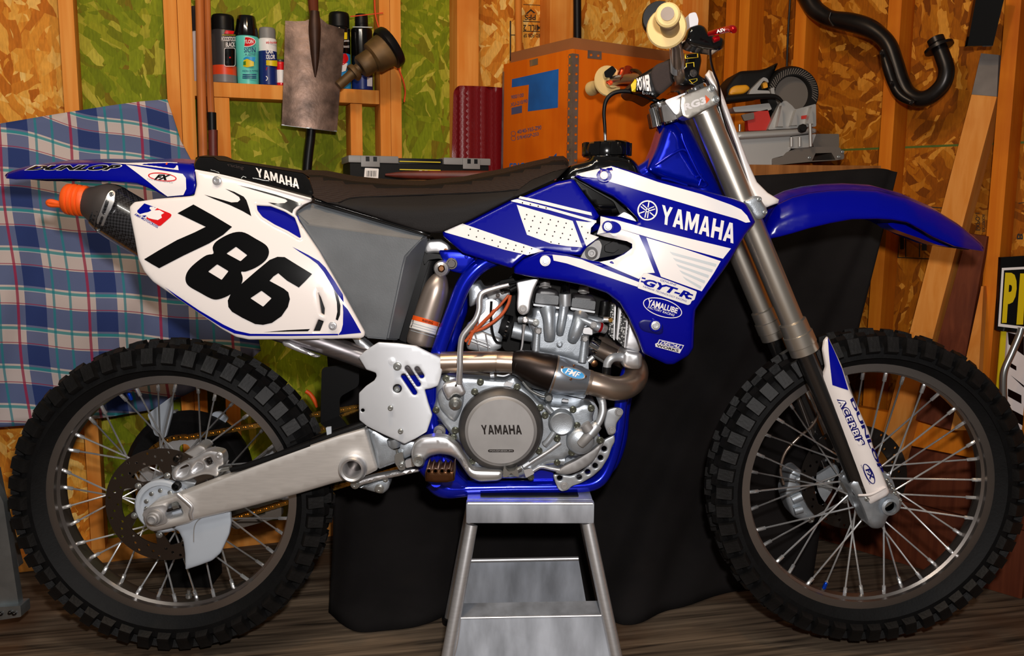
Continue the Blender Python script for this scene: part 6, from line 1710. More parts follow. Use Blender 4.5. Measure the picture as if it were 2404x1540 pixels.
# ---------------- bars and controls
def LRbar():
    g1, g2 = W(1567, 32, -.41), W(1575, 76, -.28)
    b1, b2 = W(1590, 150, -.13), W(1595, 190, -.06)
    pts = [g1, g2, W(1586, 100, -.22), W(1588, 118, -.18), b1, W(1595, 178, -.10), W(1590, 190, -.05)]
    l1, l2 = W(1384, 210, .41), W(1440, 190, .28)
    pts2 = [W(1590, 190, -.05), W(1560, 196, .05), W(1535, 192, .10), W(1500, 185, .16), W(1470, 185, .22), l2, l1]
    hb = tube('handlebar', pts + pts2[1:], .0115, 'titanium', n=16)
    d = (g1 - g2).normalized()
    gk = S(1566, 40, -.4)
    gr_ = lathe('right_grip', [(.0165, -.002), (.0175, .0), (.0165, .004)] + [(.0172 if i % 2 else .0155, .006 + i * .0055) for i in range(18)] + [(.017, .108), (.0205, .114), (.0215, .118), (.021, .126), (.018, .129), (.001, .129)], g2, d, 'grip_rubber', hb, 28)
    lathe('grip_flange', [(.014, -.006), (.034, -.005), (.0365, -.001), (.034, .004), (.02, .006), (.014, .006)], W(1565, 66, -.30), d, 'grip_rubber', hb, 32)
    lathe('throttle_housing', [(.016, 0), (.03, 0), (.032, .006), (.032, .022), (.016, .024)], W(1548, 42, -.262), (0.15, 1, 0), 'black_plastic', hb, 24)
    d2 = (l1 - l2).normalized()
    lathe('left_grip', [(.0165, 0), (.017, .004)] + [(.017 if i % 2 else .0155, .006 + i * .0055) for i in range(18)] + [(.017, .11), (.0185, .115), (.0185, .126), (.001, .128)], l2, d2, 'grip_rubber', hb, 24)
    lathe('grip_flange', [(.014, -.004), (.036, -.003), (.038, .001), (.034, .004), (.014, .005)], W(1428, 190, .30), d2, 'grip_rubber', hb, 28)
    pad, ps_ = part('bar_pad', z8, '385 600 430 535 540 470 660 405 700 420 720 520 690 585 640 610 600 650 560 690 470 640 420 640', -.055, .16, 'black_plastic', 8, 10, pil=(10, .014))
    part('pad_end', z8, '525 505 560 450 665 412 720 440 720 540 660 600 600 655 560 640 535 560', -.068, .02, 'foam_pad', 8, 10, parent=pad, pil=(8, .008))
    text('lettering', 'POWER', z8('430 628 530 636 520 512 425 545'), lambda x, y: ps_(x, y), 'white_vinyl', pad, .05, .0016); D('yellow_print', '388 590 418 548 428 560 420 640 395 636', 'yellow_vinyl', .0014, z8, ps_, pad); text('lettering', 'bars', z8('470 655 545 660 545 640 470 632'), ps_, 'grey_vinyl', pad, .0, .0016)
    ptube('bar_upright', '700 320 -.17 46 708 400 -.14 48 712 490 -.11 48', 'alu_dull', hb, conv=z8, n=20, sub=1)
    cb_, cbs = part('bar_clamp', z8, '660 480 760 470 770 380 870 365 880 420 860 520 920 560 880 620 800 590 740 600 670 560', -.085, .15, 'black_gloss', 6, 10, pil=(6, .006))
    for q in ('762 375 856 368 858 400 764 408', '770 440 828 432 830 466 800 452 772 470', '790 555 850 545 850 560 815 582'): 
        L = z8(q); c_ = np.mean(L, 0); decal('gold_outline', [L, [tuple(c_ + (np.array(p_) - c_) * .82) for p_ in L]], cbs, 'yellow_vinyl', cb_, .001, 10)
    bolt(*z8('822 510')[0], -.09, 9, 'steel_dark', cb_)
    # brake lever on the right, clutch on the left
    mc_, _ = part('brake_master_cylinder', z8, '790 190 860 168 905 185 935 250 1000 250 1045 275 1035 330 1000 355 930 345 880 340 800 320 760 290', -.24, .05, 'black_gloss', 10, 10, pil=(10, .015))
    part('reservoir', z8, '788 95 840 82 860 140 850 190 800 210', -.20, .04, 'clear_tag', 6, 14, parent=mc_)
    lv = ptube('brake_lever', '935 235 -.27 18 985 222 -.29 20 1040 208 -.31 22 1080 200 -.33 24 1100 205 -.34 26 1108 215 -.345 18', 'red_anod', hb, conv=z8, n=16); text('lettering', 'ASV', z8('985 232 1050 215 1048 192 980 208'), lambda x, y: np.full(np.shape(x), -.322), 'white_vinyl', lv, .03, .0)
    ptube('lever_pivot', '960 280 -.28 20 1000 262 -.28 20', 'red_anod', hb, conv=z8); ptube('brake_hose', '940 340 -.22 8 945 420 -.2 8 965 500 -.18 8 1000 600 -.14 8 1010 740 -.11 9', 'steel_dark', hb, conv=z8, n=8)
    cp, _ = part('clutch_perch', z8, '212 560 290 540 310 470 345 465 385 490 395 560 370 605 300 600 215 585', .27, .05, 'orange_anod', 6, 10, pil=(8, .01)); part('clutch_clamp', z8, '200 500 260 455 290 490 250 540 210 540', .26, .04, 'black_gloss', 4, 14, parent=cp); ptube('perch_band', '345 560 .22 34 372 480 .24 34', 'orange_anod', cp, conv=z8); bolts(z8, '300 540 245 575', .262, 6, 'orange_anod', cp)
    ptube('clutch_cable', '395 490 .22 14 440 500 .18 14 480 560 .1 12 540 690 .04 12', 'black_plastic', hb, conv=z8, n=8)
LRbar()
# ---------------- silencer
si = ptube('silencer', '668 362 -.085 158 690 378 -.085 163 850 476 -.085 166 1010 572 -.085 166 1060 600 -.085 150', 'carbon', conv=z5, n=32, sub=1)
def carbonmat():
    m = MATS['carbon']; nt = m.node_tree; N = nt.nodes; L = nt.links; b = N['Principled BSDF']
    tc = N.new('ShaderNodeTexCoord'); mp = N.new('ShaderNodeMapping'); mp.inputs['Rotation'].default_value = (0, .65, 0); mp.inputs['Scale'].default_value = (220, 220, 220)
    ck = N.new('ShaderNodeTexChecker'); ck.inputs['Scale'].default_value = 1.0; ck.inputs[1].default_value = (.006, .006, .007, 1); ck.inputs[2].default_value = (.03, .03, .034, 1)
    L.new(tc.outputs['Object'], mp.inputs[0]); L.new(mp.outputs[0], ck.inputs[0]); L.new(ck.outputs[0], b.inputs['Base Color'])
carbonmat()
ptube('end_cap', '540 330 -.085 88 552 333 -.085 96 590 342 -.085 116 640 356 -.085 148 668 366 -.085 160 700 384 -.085 165', 'can_cap', si, conv=z5, n=32, sub=1, smooth=20)
ep = ' '.join('%f %f -.085 %f' % (x, 320 + (x - 480) * .12, r) for x, r in ((550, 92), (536, 98), (522, 98), (514, 88), (506, 99), (492, 99), (484, 88), (476, 100), (460, 100), (452, 88), (444, 99), (424, 97), (412, 86)))
pg = ptube('exhaust_plug', ep, 'orange_rubber', si, conv=z5, n=28, sub=1)
ptube('plug_handle', '420 345 -.10 20 370 342 -.10 18 320 332 -.10 20 304 338 -.10 18 320 350 -.10 16 370 352 -.10 16 420 360 -.10 18', 'orange_rubber', si, conv=z5, n=10)
def siS(x, y):                           # near surface of the silencer
    d = ((np.asarray(y, float) - 491.5) * .855 - (np.asarray(x, float) - 258) * .518) / 62.5
    return -.085 - .0605 * np.sqrt(np.clip(1 - d * d, .01, 1)) - .003
stp = panel('cap_strap', Surf([rnd(z5('700 256 722 270 716 330 668 425 640 500 622 520 606 505 608 440 640 360 678 275'), 4), caps(*z5('672 330 648 400'), 4.5), caps(*z5('640 430 626 470'), 3.5)], siS), .003, 'alu_bright', si, g=6)
for x, y in z5('700 282 622 508'): bolt(x, y, float(siS(x, y)) - .0, 5, 'steel', si)

# ---------------- exhaust
ptube('mid_pipe_front', '1036 851 -.118 25.5 1090 850 -.119 25.5 1160 849 -.120 25.5 1164 849 -.12 26.5 1168 849 -.12 25.5 1205 851 -.121 25.5', 'titanium', n=26, sub=2)
ch_ = ptube('exhaust_chamber', '1205 851 -.121 26 1214 852 -.122 30 1240 858 -.124 37 1265 868 -.127 42 1290 875 -.129 45 1300 878 -.130 45', 'titanium_dark', n=30, sub=2)
ptube('chamber_cone', '1299 878 -.130 45.5 1318 884 -.131 45 1345 890 -.132 39 1370 895 -.133 31 1384 898 -.133 28', 'titanium_blue', ch_, n=30, sub=2)
ptube('chamber_seam', '1298 878 -.130 46 1302 879 -.130 46', 'titanium', ch_, n=30, sub=1); ptube('chamber_ring', '1210 851 -.122 29.5 1216 853 -.122 29.5', 'steel_dark', ch_, n=30, sub=1); ptube('chamber_ring', '1378 897 -.133 30 1386 899 -.133 29.5', 'titanium', ch_, n=30, sub=1)
bc = ze('1005 705')[0]
def chS(x, y):
    d = (np.asarray(y, float) - (np.asarray(x, float) - 1340) * .3 - 887) / 42; return -.131 - .037 * np.sqrt(np.clip(1 - d * d, .02, 1))
bd = panel('chamber_badge', Surf([circ(*bc, 31, 30, 12.5, .30)], lambda x, y: chS(x, y) - .002, (3, .001)), .003, 'alu', ch_, g=6)
decal('badge_panel', circ(*bc, 27, 28, 10, .30), lambda x, y: chS(x, y) - .003, 'sky_vinyl', bd, .001, 6); text('lettering', 'FMF', Q('1326 876 1360 888 1364 875 1330 863'), lambda x, y: chS(x, y) - .003, 'white_vinyl', bd, .02, .0022, shear=.3)
for x, y in ze('935 665 1010 655 1085 725 990 742'): bolt(x, y, float(chS(x, y)), 3.2, 'bronze', ch_)
ptube('header_pipe', '1380 897 -.133 28 1410 905 -.135 28.5 1440 912 -.132 28.5 1468 909 -.118 28.5 1488 894 -.092 28.5 1494 872 -.06 28 1484 850 -.03 28 1466 838 -.012 28 1430 822 -.005 28 1395 802 -.005 28', 'titanium', n=28, sub=6)

# ---------------- engine
cc, ccs = part('crankcase_cover', e2, '112 200 150 130 225 92 330 110 480 120 600 132 700 150 900 160 960 118 1010 118 1060 190 1180 300 1300 420 1420 442 1560 455 1690 462 1790 412 1880 440 1910 500 1880 560 1900 680 1975 800 1960 870 1880 930 1700 1020 1600 1000 1560 1060 1350 1080 1190 1200 1000 1262 760 1260 560 1180 430 1000 400 880 300 800 230 700 90 520 80 460 110 380', -.125, .06, 'cast_alu', 8, 8, pil=(9, .012))
part('engine_block', e2, '300 100 1400 300 1900 400 1990 560 1900 1000 1300 1260 560 1260 200 900 60 500 100 200', -.07, .14, 'cast_alu', 10, 30)
cvc = e2('846 694')[0]
cov = disc('clutch_cover', *cvc, -.128, [(99, -.01), (99, .008), (97, .016), (92, .022), (82, .028), (79, .0292), (78, .0305), (76, .032), (70, .032), (0.1, .032)], 'magnesium', n=72)
disc('cover_rim', *cvc, -.128, [(99.3, -.006), (99.3, .008), (97.4, .0163), (92.4, .0224), (84, .0278), (83, .027)], 'magnesium_dark', cov, 72)
block('lettering', 'YAMAHA', e2('632 768 1084 768 1072 662 620 662'), -.1605, 'steel_dark', cov, 0.0)
ms_ = decal('name_slot', caps(*e2('716 954 978 954'), 3.2), -.1605, 'steel_dark', cov, 0.0, 8); text('lettering', 'MAGNESIUM', e2('720 962 975 962 975 946 720 946'), -.1605, 'alu', ms_, .01, .0006)
oc = e2('1528 628')[0]
of = disc('oil_filter_cover', *oc, -.13, [(31, -.01), (31, .006), (28, .010), (27.5, .014), (25, .016), (24, .0155), (.1, .0155)], 'cast_alu', n=40)
for s in ('1350 445 -.138 34 1420 520 -.138 34', '1450 740 -.138 36 1380 840 -.138 36 1340 880 -.136 40'): ptube('oil_gallery', s, 'cast_alu', of, conv=e2, n=14)
wc = e2('1740 830')[0]
wp_ = disc('water_pump', *wc, -.13, [(33, -.01), (33, .008), (29, .014), (22, .018), (.1, .02)], 'cast_alu', n=40)
ptube('pump_outlet', '1745 880 -.155 50 1800 820 -.158 56 1860 750 -.158 58', 'magnesium', wp_, conv=e2, n=18); ptube('pump_hose', '1850 765 -.158 66 1905 690 -.156 68 1930 660 -.154 64', 'alu_dull', wp_, conv=e2, n=18); ptube('hose_clamp', '1790 650 -.165 60 1840 720 -.165 60', 'magnesium', wp_, conv=e2, n=16)
ptube('coolant_pipe', '1925 680 -.152 36 1965 610 -.15 40 1995 520 -.146 44 1995 440 -.142 44 1985 390 -.138 46 1960 330 -.12 44', 'alu_dull', conv=e2, n=18)
bolts(e2, '228 135 615 175 550 285 1030 230 115 490 330 720 1290 465 1345 550 1660 485 1865 470 1705 665 1480 810 1965 830 1645 970 1275 950 310 800 525 1070', -.1285, 8.6, 'bolt_zinc', cc, h=.010)
bolts(e2, '1480 1085 1930 640 1185 1250', -.12, 8, 'bolt_zinc', cc)
ko, _ = part('kickstart_boss', e2, '120 330 150 250 260 200 420 230 440 330 420 460 380 560 330 640 260 600 150 480', -.132, .02, 'cast_alu', 10, 12, pil=(10, .01))
kb, _ = part('kickstart_knuckle', e2, '178 235 210 190 330 160 400 165 430 240 455 300 400 340 330 310 260 380 240 370 200 300', -.16, .03, 'alu_bright', 6, 10, pil=(7, .008)); disc('kickstart_nut', *e2('335 412')[0], -.155, [(15, -.02), (15, .004), (11, .006), (10, .014), (6, .016), (5, .012), (.1, .012)], 'steel', n=12)
kl_ = ptube('kickstart_lever', '375 190 -.165 38 378 100 -.168 36 385 0 -.17 34 388 -190 -.17 34 410 -330 -.17 34 480 -430 -.17 34 560 -530 -.17 34 600 -640 -.168 34 605 -760 -.166 36 640 -830 -.165 32 780 -880 -.165 26 935 -920 -.168 22', 'alu', conv=e2, n=16)
bolt(*e2('340 212')[0], -.168, 2.5, 'steel_dark', kb)
for s in ('1090 170 -.12 18 1180 270 -.12 18 1290 330 -.12 18 1360 345 -.12 16', ): ptube('oil_line', s, 'steel', conv=e2, n=10)
disc('banjo_bolt', *e2('1382 345')[0], -.115, [(10, -.01), (10, .01), (7, .014)], 'steel', n=12); ptube('oil_banjo', '1385 290 -.11 36 1385 400 -.11 36', 'steel', conv=e2); ptube('breather_stub', '725 105 -.10 30 770 100 -.10 34', 'alu_bright', conv=e2); ptube('breather_tube', '800 100 -.10 16 880 108 -.10 14 950 85 -.10 10', 'alu', conv=e2, n=10)
part('case_tab', e2, '905 172 990 190 960 232 870 212', -.13, .01, 'alu_bright', 3, 14); part('case_tab', e2, '1545 372 1620 385 1600 408 1530 396', -.10, .01, 'alu_bright', 3, 14)
ptube('drain_line', '1520 860 -.135 22 1380 960 -.135 22 1250 1040 -.135 24 1150 1105 -.135 26', 'alu', conv=e2, n=14); ptube('line_fitting', '1170 1085 -.137 36 1100 1130 -.137 36', 'alu_dull', conv=e2, n=8, sub=1); ptube('sump_boss', '1200 1110 -.11 50 1400 1050 -.11 56 1560 1060 -.11 60', 'cast_alu', conv=e2); ptube('guard_rod', '1210 1175 -.12 24 1300 1130 -.12 24 1400 1150 -.12 22 1510 1170 -.12 22', 'alu', conv=e2, n=12)
part('rod_bracket', e2, '1100 1170 1190 1150 1225 1210 1130 1260', -.135, .01, 'alu_bright', 3, 20)
ptube('spring_ring', '130 610 -.11 6 230 640 -.115 6 265 720 -.115 6 255 780 -.11 6', 'chrome', conv=e2, n=8); disc('pivot_bolt', *e2('150 735')[0], -.11, [(15, -.01), (15, .004), (12, .006), (9, .012), (7, .006), (.1, .006)], 'magnesium', n=16); disc('brass_plug', *e2('85 310')[0], -.10, [(6, 0), (5, .01)], 'bronze', n=10)
# cylinder and head
hd, hds = part('cylinder_head', e1, '545 640 600 600 900 640 1080 660 1430 730 1560 760 1560 830 1510 850 1520 960 1400 980 1380 1010 1340 1010 1330 1380 1230 1400 1000 1330 640 1252 530 1250 540 1000 530 960 480 860 470 760 540 740', -.075, .13, 'cast_alu', 8, 9, pil=(10, .015))
part('cylinder', e1, '560 1200 1330 1300 1340 1700 1280 1900 520 1750', -.07, .14, 'cast_alu', 6, 30)
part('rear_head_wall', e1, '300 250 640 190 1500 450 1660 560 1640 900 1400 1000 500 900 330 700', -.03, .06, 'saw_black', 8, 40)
for nm, s in (('valve_cover', '590 400 640 340 780 345 900 375 925 445 915 660 740 640 552 602'), ('valve_cover', '1095 470 1130 425 1290 440 1400 455 1445 525 1425 725 1240 700 1072 655')):
    vc, _ = part(nm, e1, s, -.085, .12, 'can_dark', 6, 10, pil=(7, .012))
    gs_ = s.split(); 
for s in ('555 560 920 605 915 632 552 585', '1082 610 1425 665 1422 692 1078 640'): part('cover_gasket', e1, s, -.089, .06, 'alu_dull', 2, 16)
for s in ('596 408 912 452 905 575 575 550', '1105 478 1434 528 1420 650 1088 600'): part('cover_face', e1, s, -.0875, .01, 'airbox_grey', 3, 14)
for x, y in e1('718 310 1262 390'): disc('cam_cap', x, y, -.06, [(12, 0), (12, .01), (9, .014)], 'magnesium', hd, 20, (0, -.4, 1))
ptube('cam_cap_ring', '640 320 -.07 14 720 295 -.075 22 800 320 -.07 14', 'magnesium', conv=e1); ptube('cam_cap_ring', '1190 385 -.07 14 1265 375 -.075 22 1335 400 -.07 14', 'magnesium', conv=e1)
ptube('spark_plug_tube', '1000 420 -.085 86 1000 500 -.085 88 1000 590 -.085 84', 'alu_dull', conv=e1, n=22, sub=1); ptube('spark_plug_cap', '1010 240 -.06 60 1010 300 -.07 60 1005 420 -.08 66', 'black_gloss', conv=e1, n=18, sub=1); ptube('plug_tower', '985 600 -.085 70 970 720 -.09 66 940 900 -.09 62 930 985 -.085 50', 'cast_alu', hd, conv=e1, n=18)
ptube('valve_tower', '760 640 -.085 120 775 760 -.095 90 785 950 -.095 84 785 1060 -.09 74', 'cast_alu', hd, conv=e1, n=20); ptube('valve_tower', '1225 720 -.085 110 1190 840 -.098 96 1140 980 -.098 90 1105 1070 -.09 70', 'cast_alu', hd, conv=e1, n=20)
ptube('water_neck', '1170 770 -.10 36 1260 790 -.105 44 1400 850 -.108 56 1460 880 -.108 66 1520 900 -.105 70', 'cast_alu', hd, conv=e1, n=18); ptube('red_band', '1478 886 -.107 72 1510 896 -.106 72', 'red_anod', hd, conv=e1, n=18, sub=1); ptube('water_hose_end', '1510 900 -.104 66 1570 925 -.10 60', 'alu', hd, conv=e1, n=18, sub=1); bolts(e1, '1405 858', -.122, 8, 'magnesium', hd)
ptube('decomp_arm', '350 785 -.085 46 440 785 -.09 48 600 820 -.092 46', 'cast_alu', hd, conv=e1); disc('decomp_nut', *e1('440 782')[0], -.10, [(8, 0), (8, .01), (5, .012)], 'alu', hd, 8); bolts(e1, '592 822', -.10, 8, 'steel', hd); ptube('decomp_rod', '425 850 -.10 28 415 950 -.10 18 395 1150 -.10 16 365 1270 -.10 14', 'alu', conv=e1, n=10)
for s in ('610 960 -.09 46 590 1240 -.09 56', '1275 1075 -.09 48 1245 1380 -.09 58'): ptube('head_stud_tube', s, 'cast_alu', hd, conv=e1, n=18, sub=1)
for x, y in e1('622 915 1280 1025'): disc('stud_nut', x, y + 4, -.09, [(8, -.01), (8, .008), (6, .01)], 'magnesium', hd, 6); ptube('stud_nut_body', '%f %f -.09 8 %f %f -.09 9' % (x, y - 3, x - 1, y + 9), 'magnesium', hd, n=8, sub=1)
disc('head_port', *e1('925 1125')[0], -.085, [(7, 0), (7, .006), (4.5, .007), (4, .002), (.1, .002)], 'cast_alu', hd, 16)
part('mount_plate', e1, '310 255 460 225 640 190 600 280 560 360 515 520 500 640 480 690 420 722 360 705 325 650 322 560 335 400', -.10, .01, 'alu_bright', 6, 12, pil=(4, .002)); bolts(e1, '407 632', -.105, 10, 'magnesium')
part('exhaust_bracket', e1, '1260 900 1380 890 1390 1000 1250 980', -.09, .02, 'alu_bright', 4, 20)
ex_ = ptube('exhaust_spigot', '1330 1120 -.03 130 1400 1160 -.03 135 1450 1185 -.03 135', 'chrome', conv=e1, n=26, sub=1); ptube('exhaust_joint', '1440 1185 -.03 125 1560 1240 -.03 118 1700 1300 -.03 112', 'titanium', conv=e1, n=26, sub=1); ptube('exhaust_spring', '1400 1290 -.075 18 1560 1390 -.06 18', 'steel', ex_, conv=e1, n=8); ptube('spring_lug', '1330 1370 -.075 46 1400 1310 -.075 40', 'alu', ex_, conv=e1); disc('copper_washer', *e1('1410 1400')[0], -.06, [(9, 0), (8, .006), (4, .007)], 'bronze', ex_, 14)
# intake, carburettor, hoses
ptube('intake_boot', '560 1000 -.035 105 440 970 -.035 115 330 940 -.035 120 260 925 -.035 115', 'cast_alu', conv=e1, n=24); ptube('intake_clamp', '230 900 -.035 170 150 880 -.035 172 80 860 -.035 160', 'rubber', conv=e1, n=26); ptube('clamp_band', '190 890 -.035 178 160 882 -.035 178', 'black_gloss', conv=e1, n=26, sub=1)
cb, _ = part('carburettor', ze, '330 130 400 120 430 170 520 160 540 220 560 320 560 430 540 520 470 560 330 530 300 480 310 420 380 380 400 250 335 280', -.055, .1, 'cast_alu', 6, 14, pil=(8, .01))
part('float_bowl', ze, '310 470 420 430 540 480 545 540 470 575 320 550', -.065, .08, 'alu_dull', 6, 14, parent=cb, pil=(6, .008)); part('carb_top', ze, '430 180 530 130 590 130 600 200 560 250 520 220 470 250', -.07, .06, 'alu_dull', 5, 14, parent=cb, pil=(5, .006)); part('carb_cover', ze, '440 230 480 225 520 240 520 290 490 350 400 400 390 350 440 300', -.072, .02, 'alu_bright', 5, 14, parent=cb)
for s in ('330 470 -.073 5 470 520 -.073 5', '330 490 -.073 5 470 540 -.073 5', '370 440 -.073 5 400 560 -.073 5', '440 450 -.074 5 460 560 -.074 5'): ptube('bowl_rib', s, 'alu_bright', cb, conv=ze, n=8, sub=1)
bolts(ze, '495 148 550 180 520 200 360 370', -.08, 5, 'steel_dark', cb)
ptube('carb_vent_hose', '478 240 -.085 8 475 330 -.085 8 485 440 -.085 8 510 500 -.08 8 550 510 -.075 8', 'black_plastic', conv=ze, n=8)
for s in ('600 200 -.09 11 585 260 -.09 11 540 330 -.09 11 450 400 -.09 11 380 430 -.088 11 312 440 -.085 11', '500 295 -.095 11 470 330 -.095 11 420 380 -.092 11 360 440 -.088 11 310 500 -.085 10', '590 200 -.085 9 530 270 -.085 9 500 300 -.085 9', '390 360 -.09 7 360 440 -.09 7 330 520 -.09 7'): ptube('fuel_hose', s, 'orange_hose', conv=ze, n=12)
for s in ('560 130 -.09 9 640 115 -.09 9 760 85 -.08 9 860 60 -.07 9', '560 160 -.09 12 640 160 -.09 11 700 140 -.09 9 800 110 -.08 9 900 80 -.07 9', '600 170 -.095 16 640 150 -.095 14'): ptube('throttle_cable', s, 'black_plastic', conv=ze, n=8)
part('cable_bracket', ze, '530 110 620 90 640 130 600 150 620 170 560 190 530 170', -.085, .02, 'saw_black', 4, 14)
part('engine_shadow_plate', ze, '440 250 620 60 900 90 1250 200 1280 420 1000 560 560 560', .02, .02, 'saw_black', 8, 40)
# radiator
def radmat():
    m = MATS['radiator_core']; nt = m.node_tree; N = nt.nodes; L = nt.links; b = N['Principled BSDF']
    tc = N.new('ShaderNodeTexCoord'); vo = N.new('ShaderNodeTexVoronoi'); vo.inputs['Scale'].default_value = 240; cr = N.new('ShaderNodeValToRGB')
    cr.color_ramp.elements[0].position = .25; cr.color_ramp.elements[0].color = (.5, .5, .48, 1); cr.color_ramp.elements[1].position = .5; cr.color_ramp.elements[1].color = (.03, .03, .03, 1)
    L.new(tc.outputs['Object'], vo.inputs['Vector']); L.new(vo.outputs['Distance'], cr.inputs[0]); L.new(cr.outputs[0], b.inputs['Base Color'])
radmat()
rd, _ = part('radiator', e1, '1790 620 1910 780 1850 1190 1735 1080', -.10, .05, 'radiator_core', 3, 14); part('radiator_core_left', e1, '1650 560 1715 560 1690 1060 1615 1000', -.06, .05, 'radiator_core', 3, 14, parent=rd)
part('radiator_tank', e1, '1910 780 2060 1060 2060 1240 1880 1195 1850 1185', -.11, .06, 'alu_bright', 5, 14, parent=rd, pil=(5, .004)); part('radiator_rail', e1, '1770 620 1798 630 1746 1080 1725 1060', -.105, .02, 'alu_bright', 2, 14, parent=rd); part('radiator_rail', e1, '1870 760 1890 780 1850 1185 1836 1175', -.112, .02, 'alu_bright', 2, 14, parent=rd); part('radiator_rail', e1, '1700 570 1720 575 1700 1080 1680 1060', -.065, .02, 'alu_bright', 2, 14, parent=rd)
rt, _ = part('radiator_lower_tank', e1, '1810 1260 1860 1205 2050 1245 2090 1280 2085 1440 2050 1480 1920 1480 1820 1450 1800 1400', -.13, .06, 'alu_bright', 10, 10, parent=rd, pil=(10, .014)); ptube('radiator_elbow', '1830 1320 -.11 66 1740 1310 -.115 62 1660 1330 -.12 60 1605 1390 -.12 60 1590 1470 -.12 56', 'alu_dull', rd, conv=e1, n=20); ptube('elbow_hose', '1590 1450 -.12 62 1585 1530 -.12 62 1590 1640 -.118 58', 'black_plastic', rd, conv=e1, n=18, sub=1)
ptube('radiator_hose', '1560 520 -.06 60 1560 600 -.06 70 1545 700 -.065 72 1520 760 -.07 60', 'black_plastic', conv=e1, n=18); ptube('hose_nut', '1540 780 -.08 40 1640 785 -.08 40', 'alu_bright', conv=e1, n=10, sub=1); disc('brass_fitting', *e1('1640 785')[0], -.085, [(6, 0), (5, .008)], 'gold_chain', n=10)
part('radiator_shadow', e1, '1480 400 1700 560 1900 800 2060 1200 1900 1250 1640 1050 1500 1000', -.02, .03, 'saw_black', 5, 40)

# ---------------- guards, pegs, pedal
sl = lambda a, b: caps(*zb(a + ' ' + b), 6.2)
fgo = rnd(zb('580 165 720 172 850 190 880 205 960 245 1050 286 1055 302 1030 420 1010 480 960 498 915 506 940 600 970 690 952 750 930 812 850 860 770 900 700 868 620 832 500 772 442 726 440 640 440 532 490 482 550 442 568 410 562 386 530 374 492 362 437 272 480 230 530 196'), 3)
fgY = lerpY([(985, 850, -.150), (870, 830, -.152), (845, 950, -.128), (1025, 850, -.135), (950, 980, -.15), (900, 900, -.152), (940, 1035, -.148), (860, 930, -.146), (850, 985, -.128)])
fgs = Surf([fgo, sl('790 352', '868 468'), sl('860 358', '893 408'), sl('762 410', '842 528'), circ(*zb('717 500')[0], 10.5, 20), circ(*zb('467 657')[0], 4.5, 12)], fgY, (3, .002))
M('guard_alu', (228, 232, 238), 0.45, 0.45, noise=(8, .05))
fg = panel('frame_guard', fgs, .004, 'guard_alu', g=9)
disc('guard_bolt_boss', *zb('680 300')[0], -.151, [(10, 0), (9, .003), (.1, .004)], 'guard_alu', fg); bolt(*zb('718 338')[0], -.153, 10, 'steel', fg, h=.01); bolts(zb, '668 640 741 808', -.151, 6.5, 'steel', fg)
disc('hidden_bolt', *zb('717 500')[0], -.13, [(9, 0), (7, .006), (4, .006), (3, .003), (.1, .003)], 'steel', n=14); part('guard_backing', zb, '740 330 930 340 960 480 940 560 840 560 740 420', -.12, .01, 'blue_paint', 5, 30)
pd, _ = part('brake_pedal', zb, '815 965 832 902 890 856 1000 838 1080 850 1150 908 1210 1000 1242 1062 1272 1086 1380 1090 1460 1092 1482 1104 1476 1152 1440 1166 1310 1173 1240 1142 1190 1072 1150 1012 1100 982 1020 972 950 988 915 1022 912 1056 870 1072 828 1045', -.17, .022, 'alu', 8, 8, pil=(9, .012))
disc('pedal_pivot', *zb('870 1020')[0], -.172, [(14, -.01), (14, .004), (12, .007), (5, .006), (3, .003), (.1, .003)], 'steel', pd, 24)
tp_, _ = part('pedal_tip', e2, '870 1170 890 1140 920 1180 940 1190 1000 1180 1030 1140 1040 1190 1050 1250 1000 1240 960 1200 920 1250 870 1255', -.175, .04, 'steel', 3, 8, parent=pd); ptube('pedal_tip_link', '1030 1170 -.165 26 1080 1140 -.165 26', 'steel', pd, conv=e2)
pgx = zb('915 1085 1130 1075 1130 1170 915 1175')
peg, _ = part('footpeg', zb, '918 1105 935 1068 950 1100 970 1075 985 1105 1010 1075 1035 1105 1055 1075 1070 1105 1095 1080 1105 1105 1128 1065 1132 1165 1080 1178 1000 1180 918 1170', -.245, .065, 'bronze', 3, 8, pil=(4, .004))
for i in range(4):
    x = 945 + i * 48; disc('peg_tooth', *zb('%d 1092' % x)[0], -.25, [(6, 0), (6, .004), (4, .004), (4, .0)], 'bronze', peg, 12)
ptube('peg_pivot', '1024 1130 -.185 14 1024 1126 -.10 16', 'blue_paint', sub=1)
# skid plate
sk, _ = part('skid_plate', e2, '1432 1222 1500 1224 1640 1242 1760 1192 1880 1082 1942 962 1990 850 2030 822 2130 772 2132 852 2100 905 2062 1022 1982 1152 1880 1242 1760 1312 1645 1352 1602 1396 1530 1412 1490 1382 1460 1312', -.118, .006, 'alu_dull', 5, 9, holes=[circ(*p_, 6.6, 16) for p_ in e2('1510 1260 1730 1250 1825 1190 1910 1120 1970 1030 2012 930')], pil=(3, .002))
part('skid_bracket', e2, '2010 660 2045 490 2140 462 2215 480 2226 540 2150 640 2140 760 2060 782', -.118, .006, 'alu_dull', 6, 14, parent=sk, pil=(3, .002)); part('case_saver', e2, '1450 1195 1560 1120 1700 1050 1880 940 2030 822 1990 902 1900 1062 1800 1140 1700 1192 1600 1222 1500 1215', -.125, .012, 'magnesium', 6, 10, parent=sk, pil=(5, .006))
bolts(e2, '1560 1350 2095 720 2178 515', -.12, 10, 'magnesium', sk)
endthing()

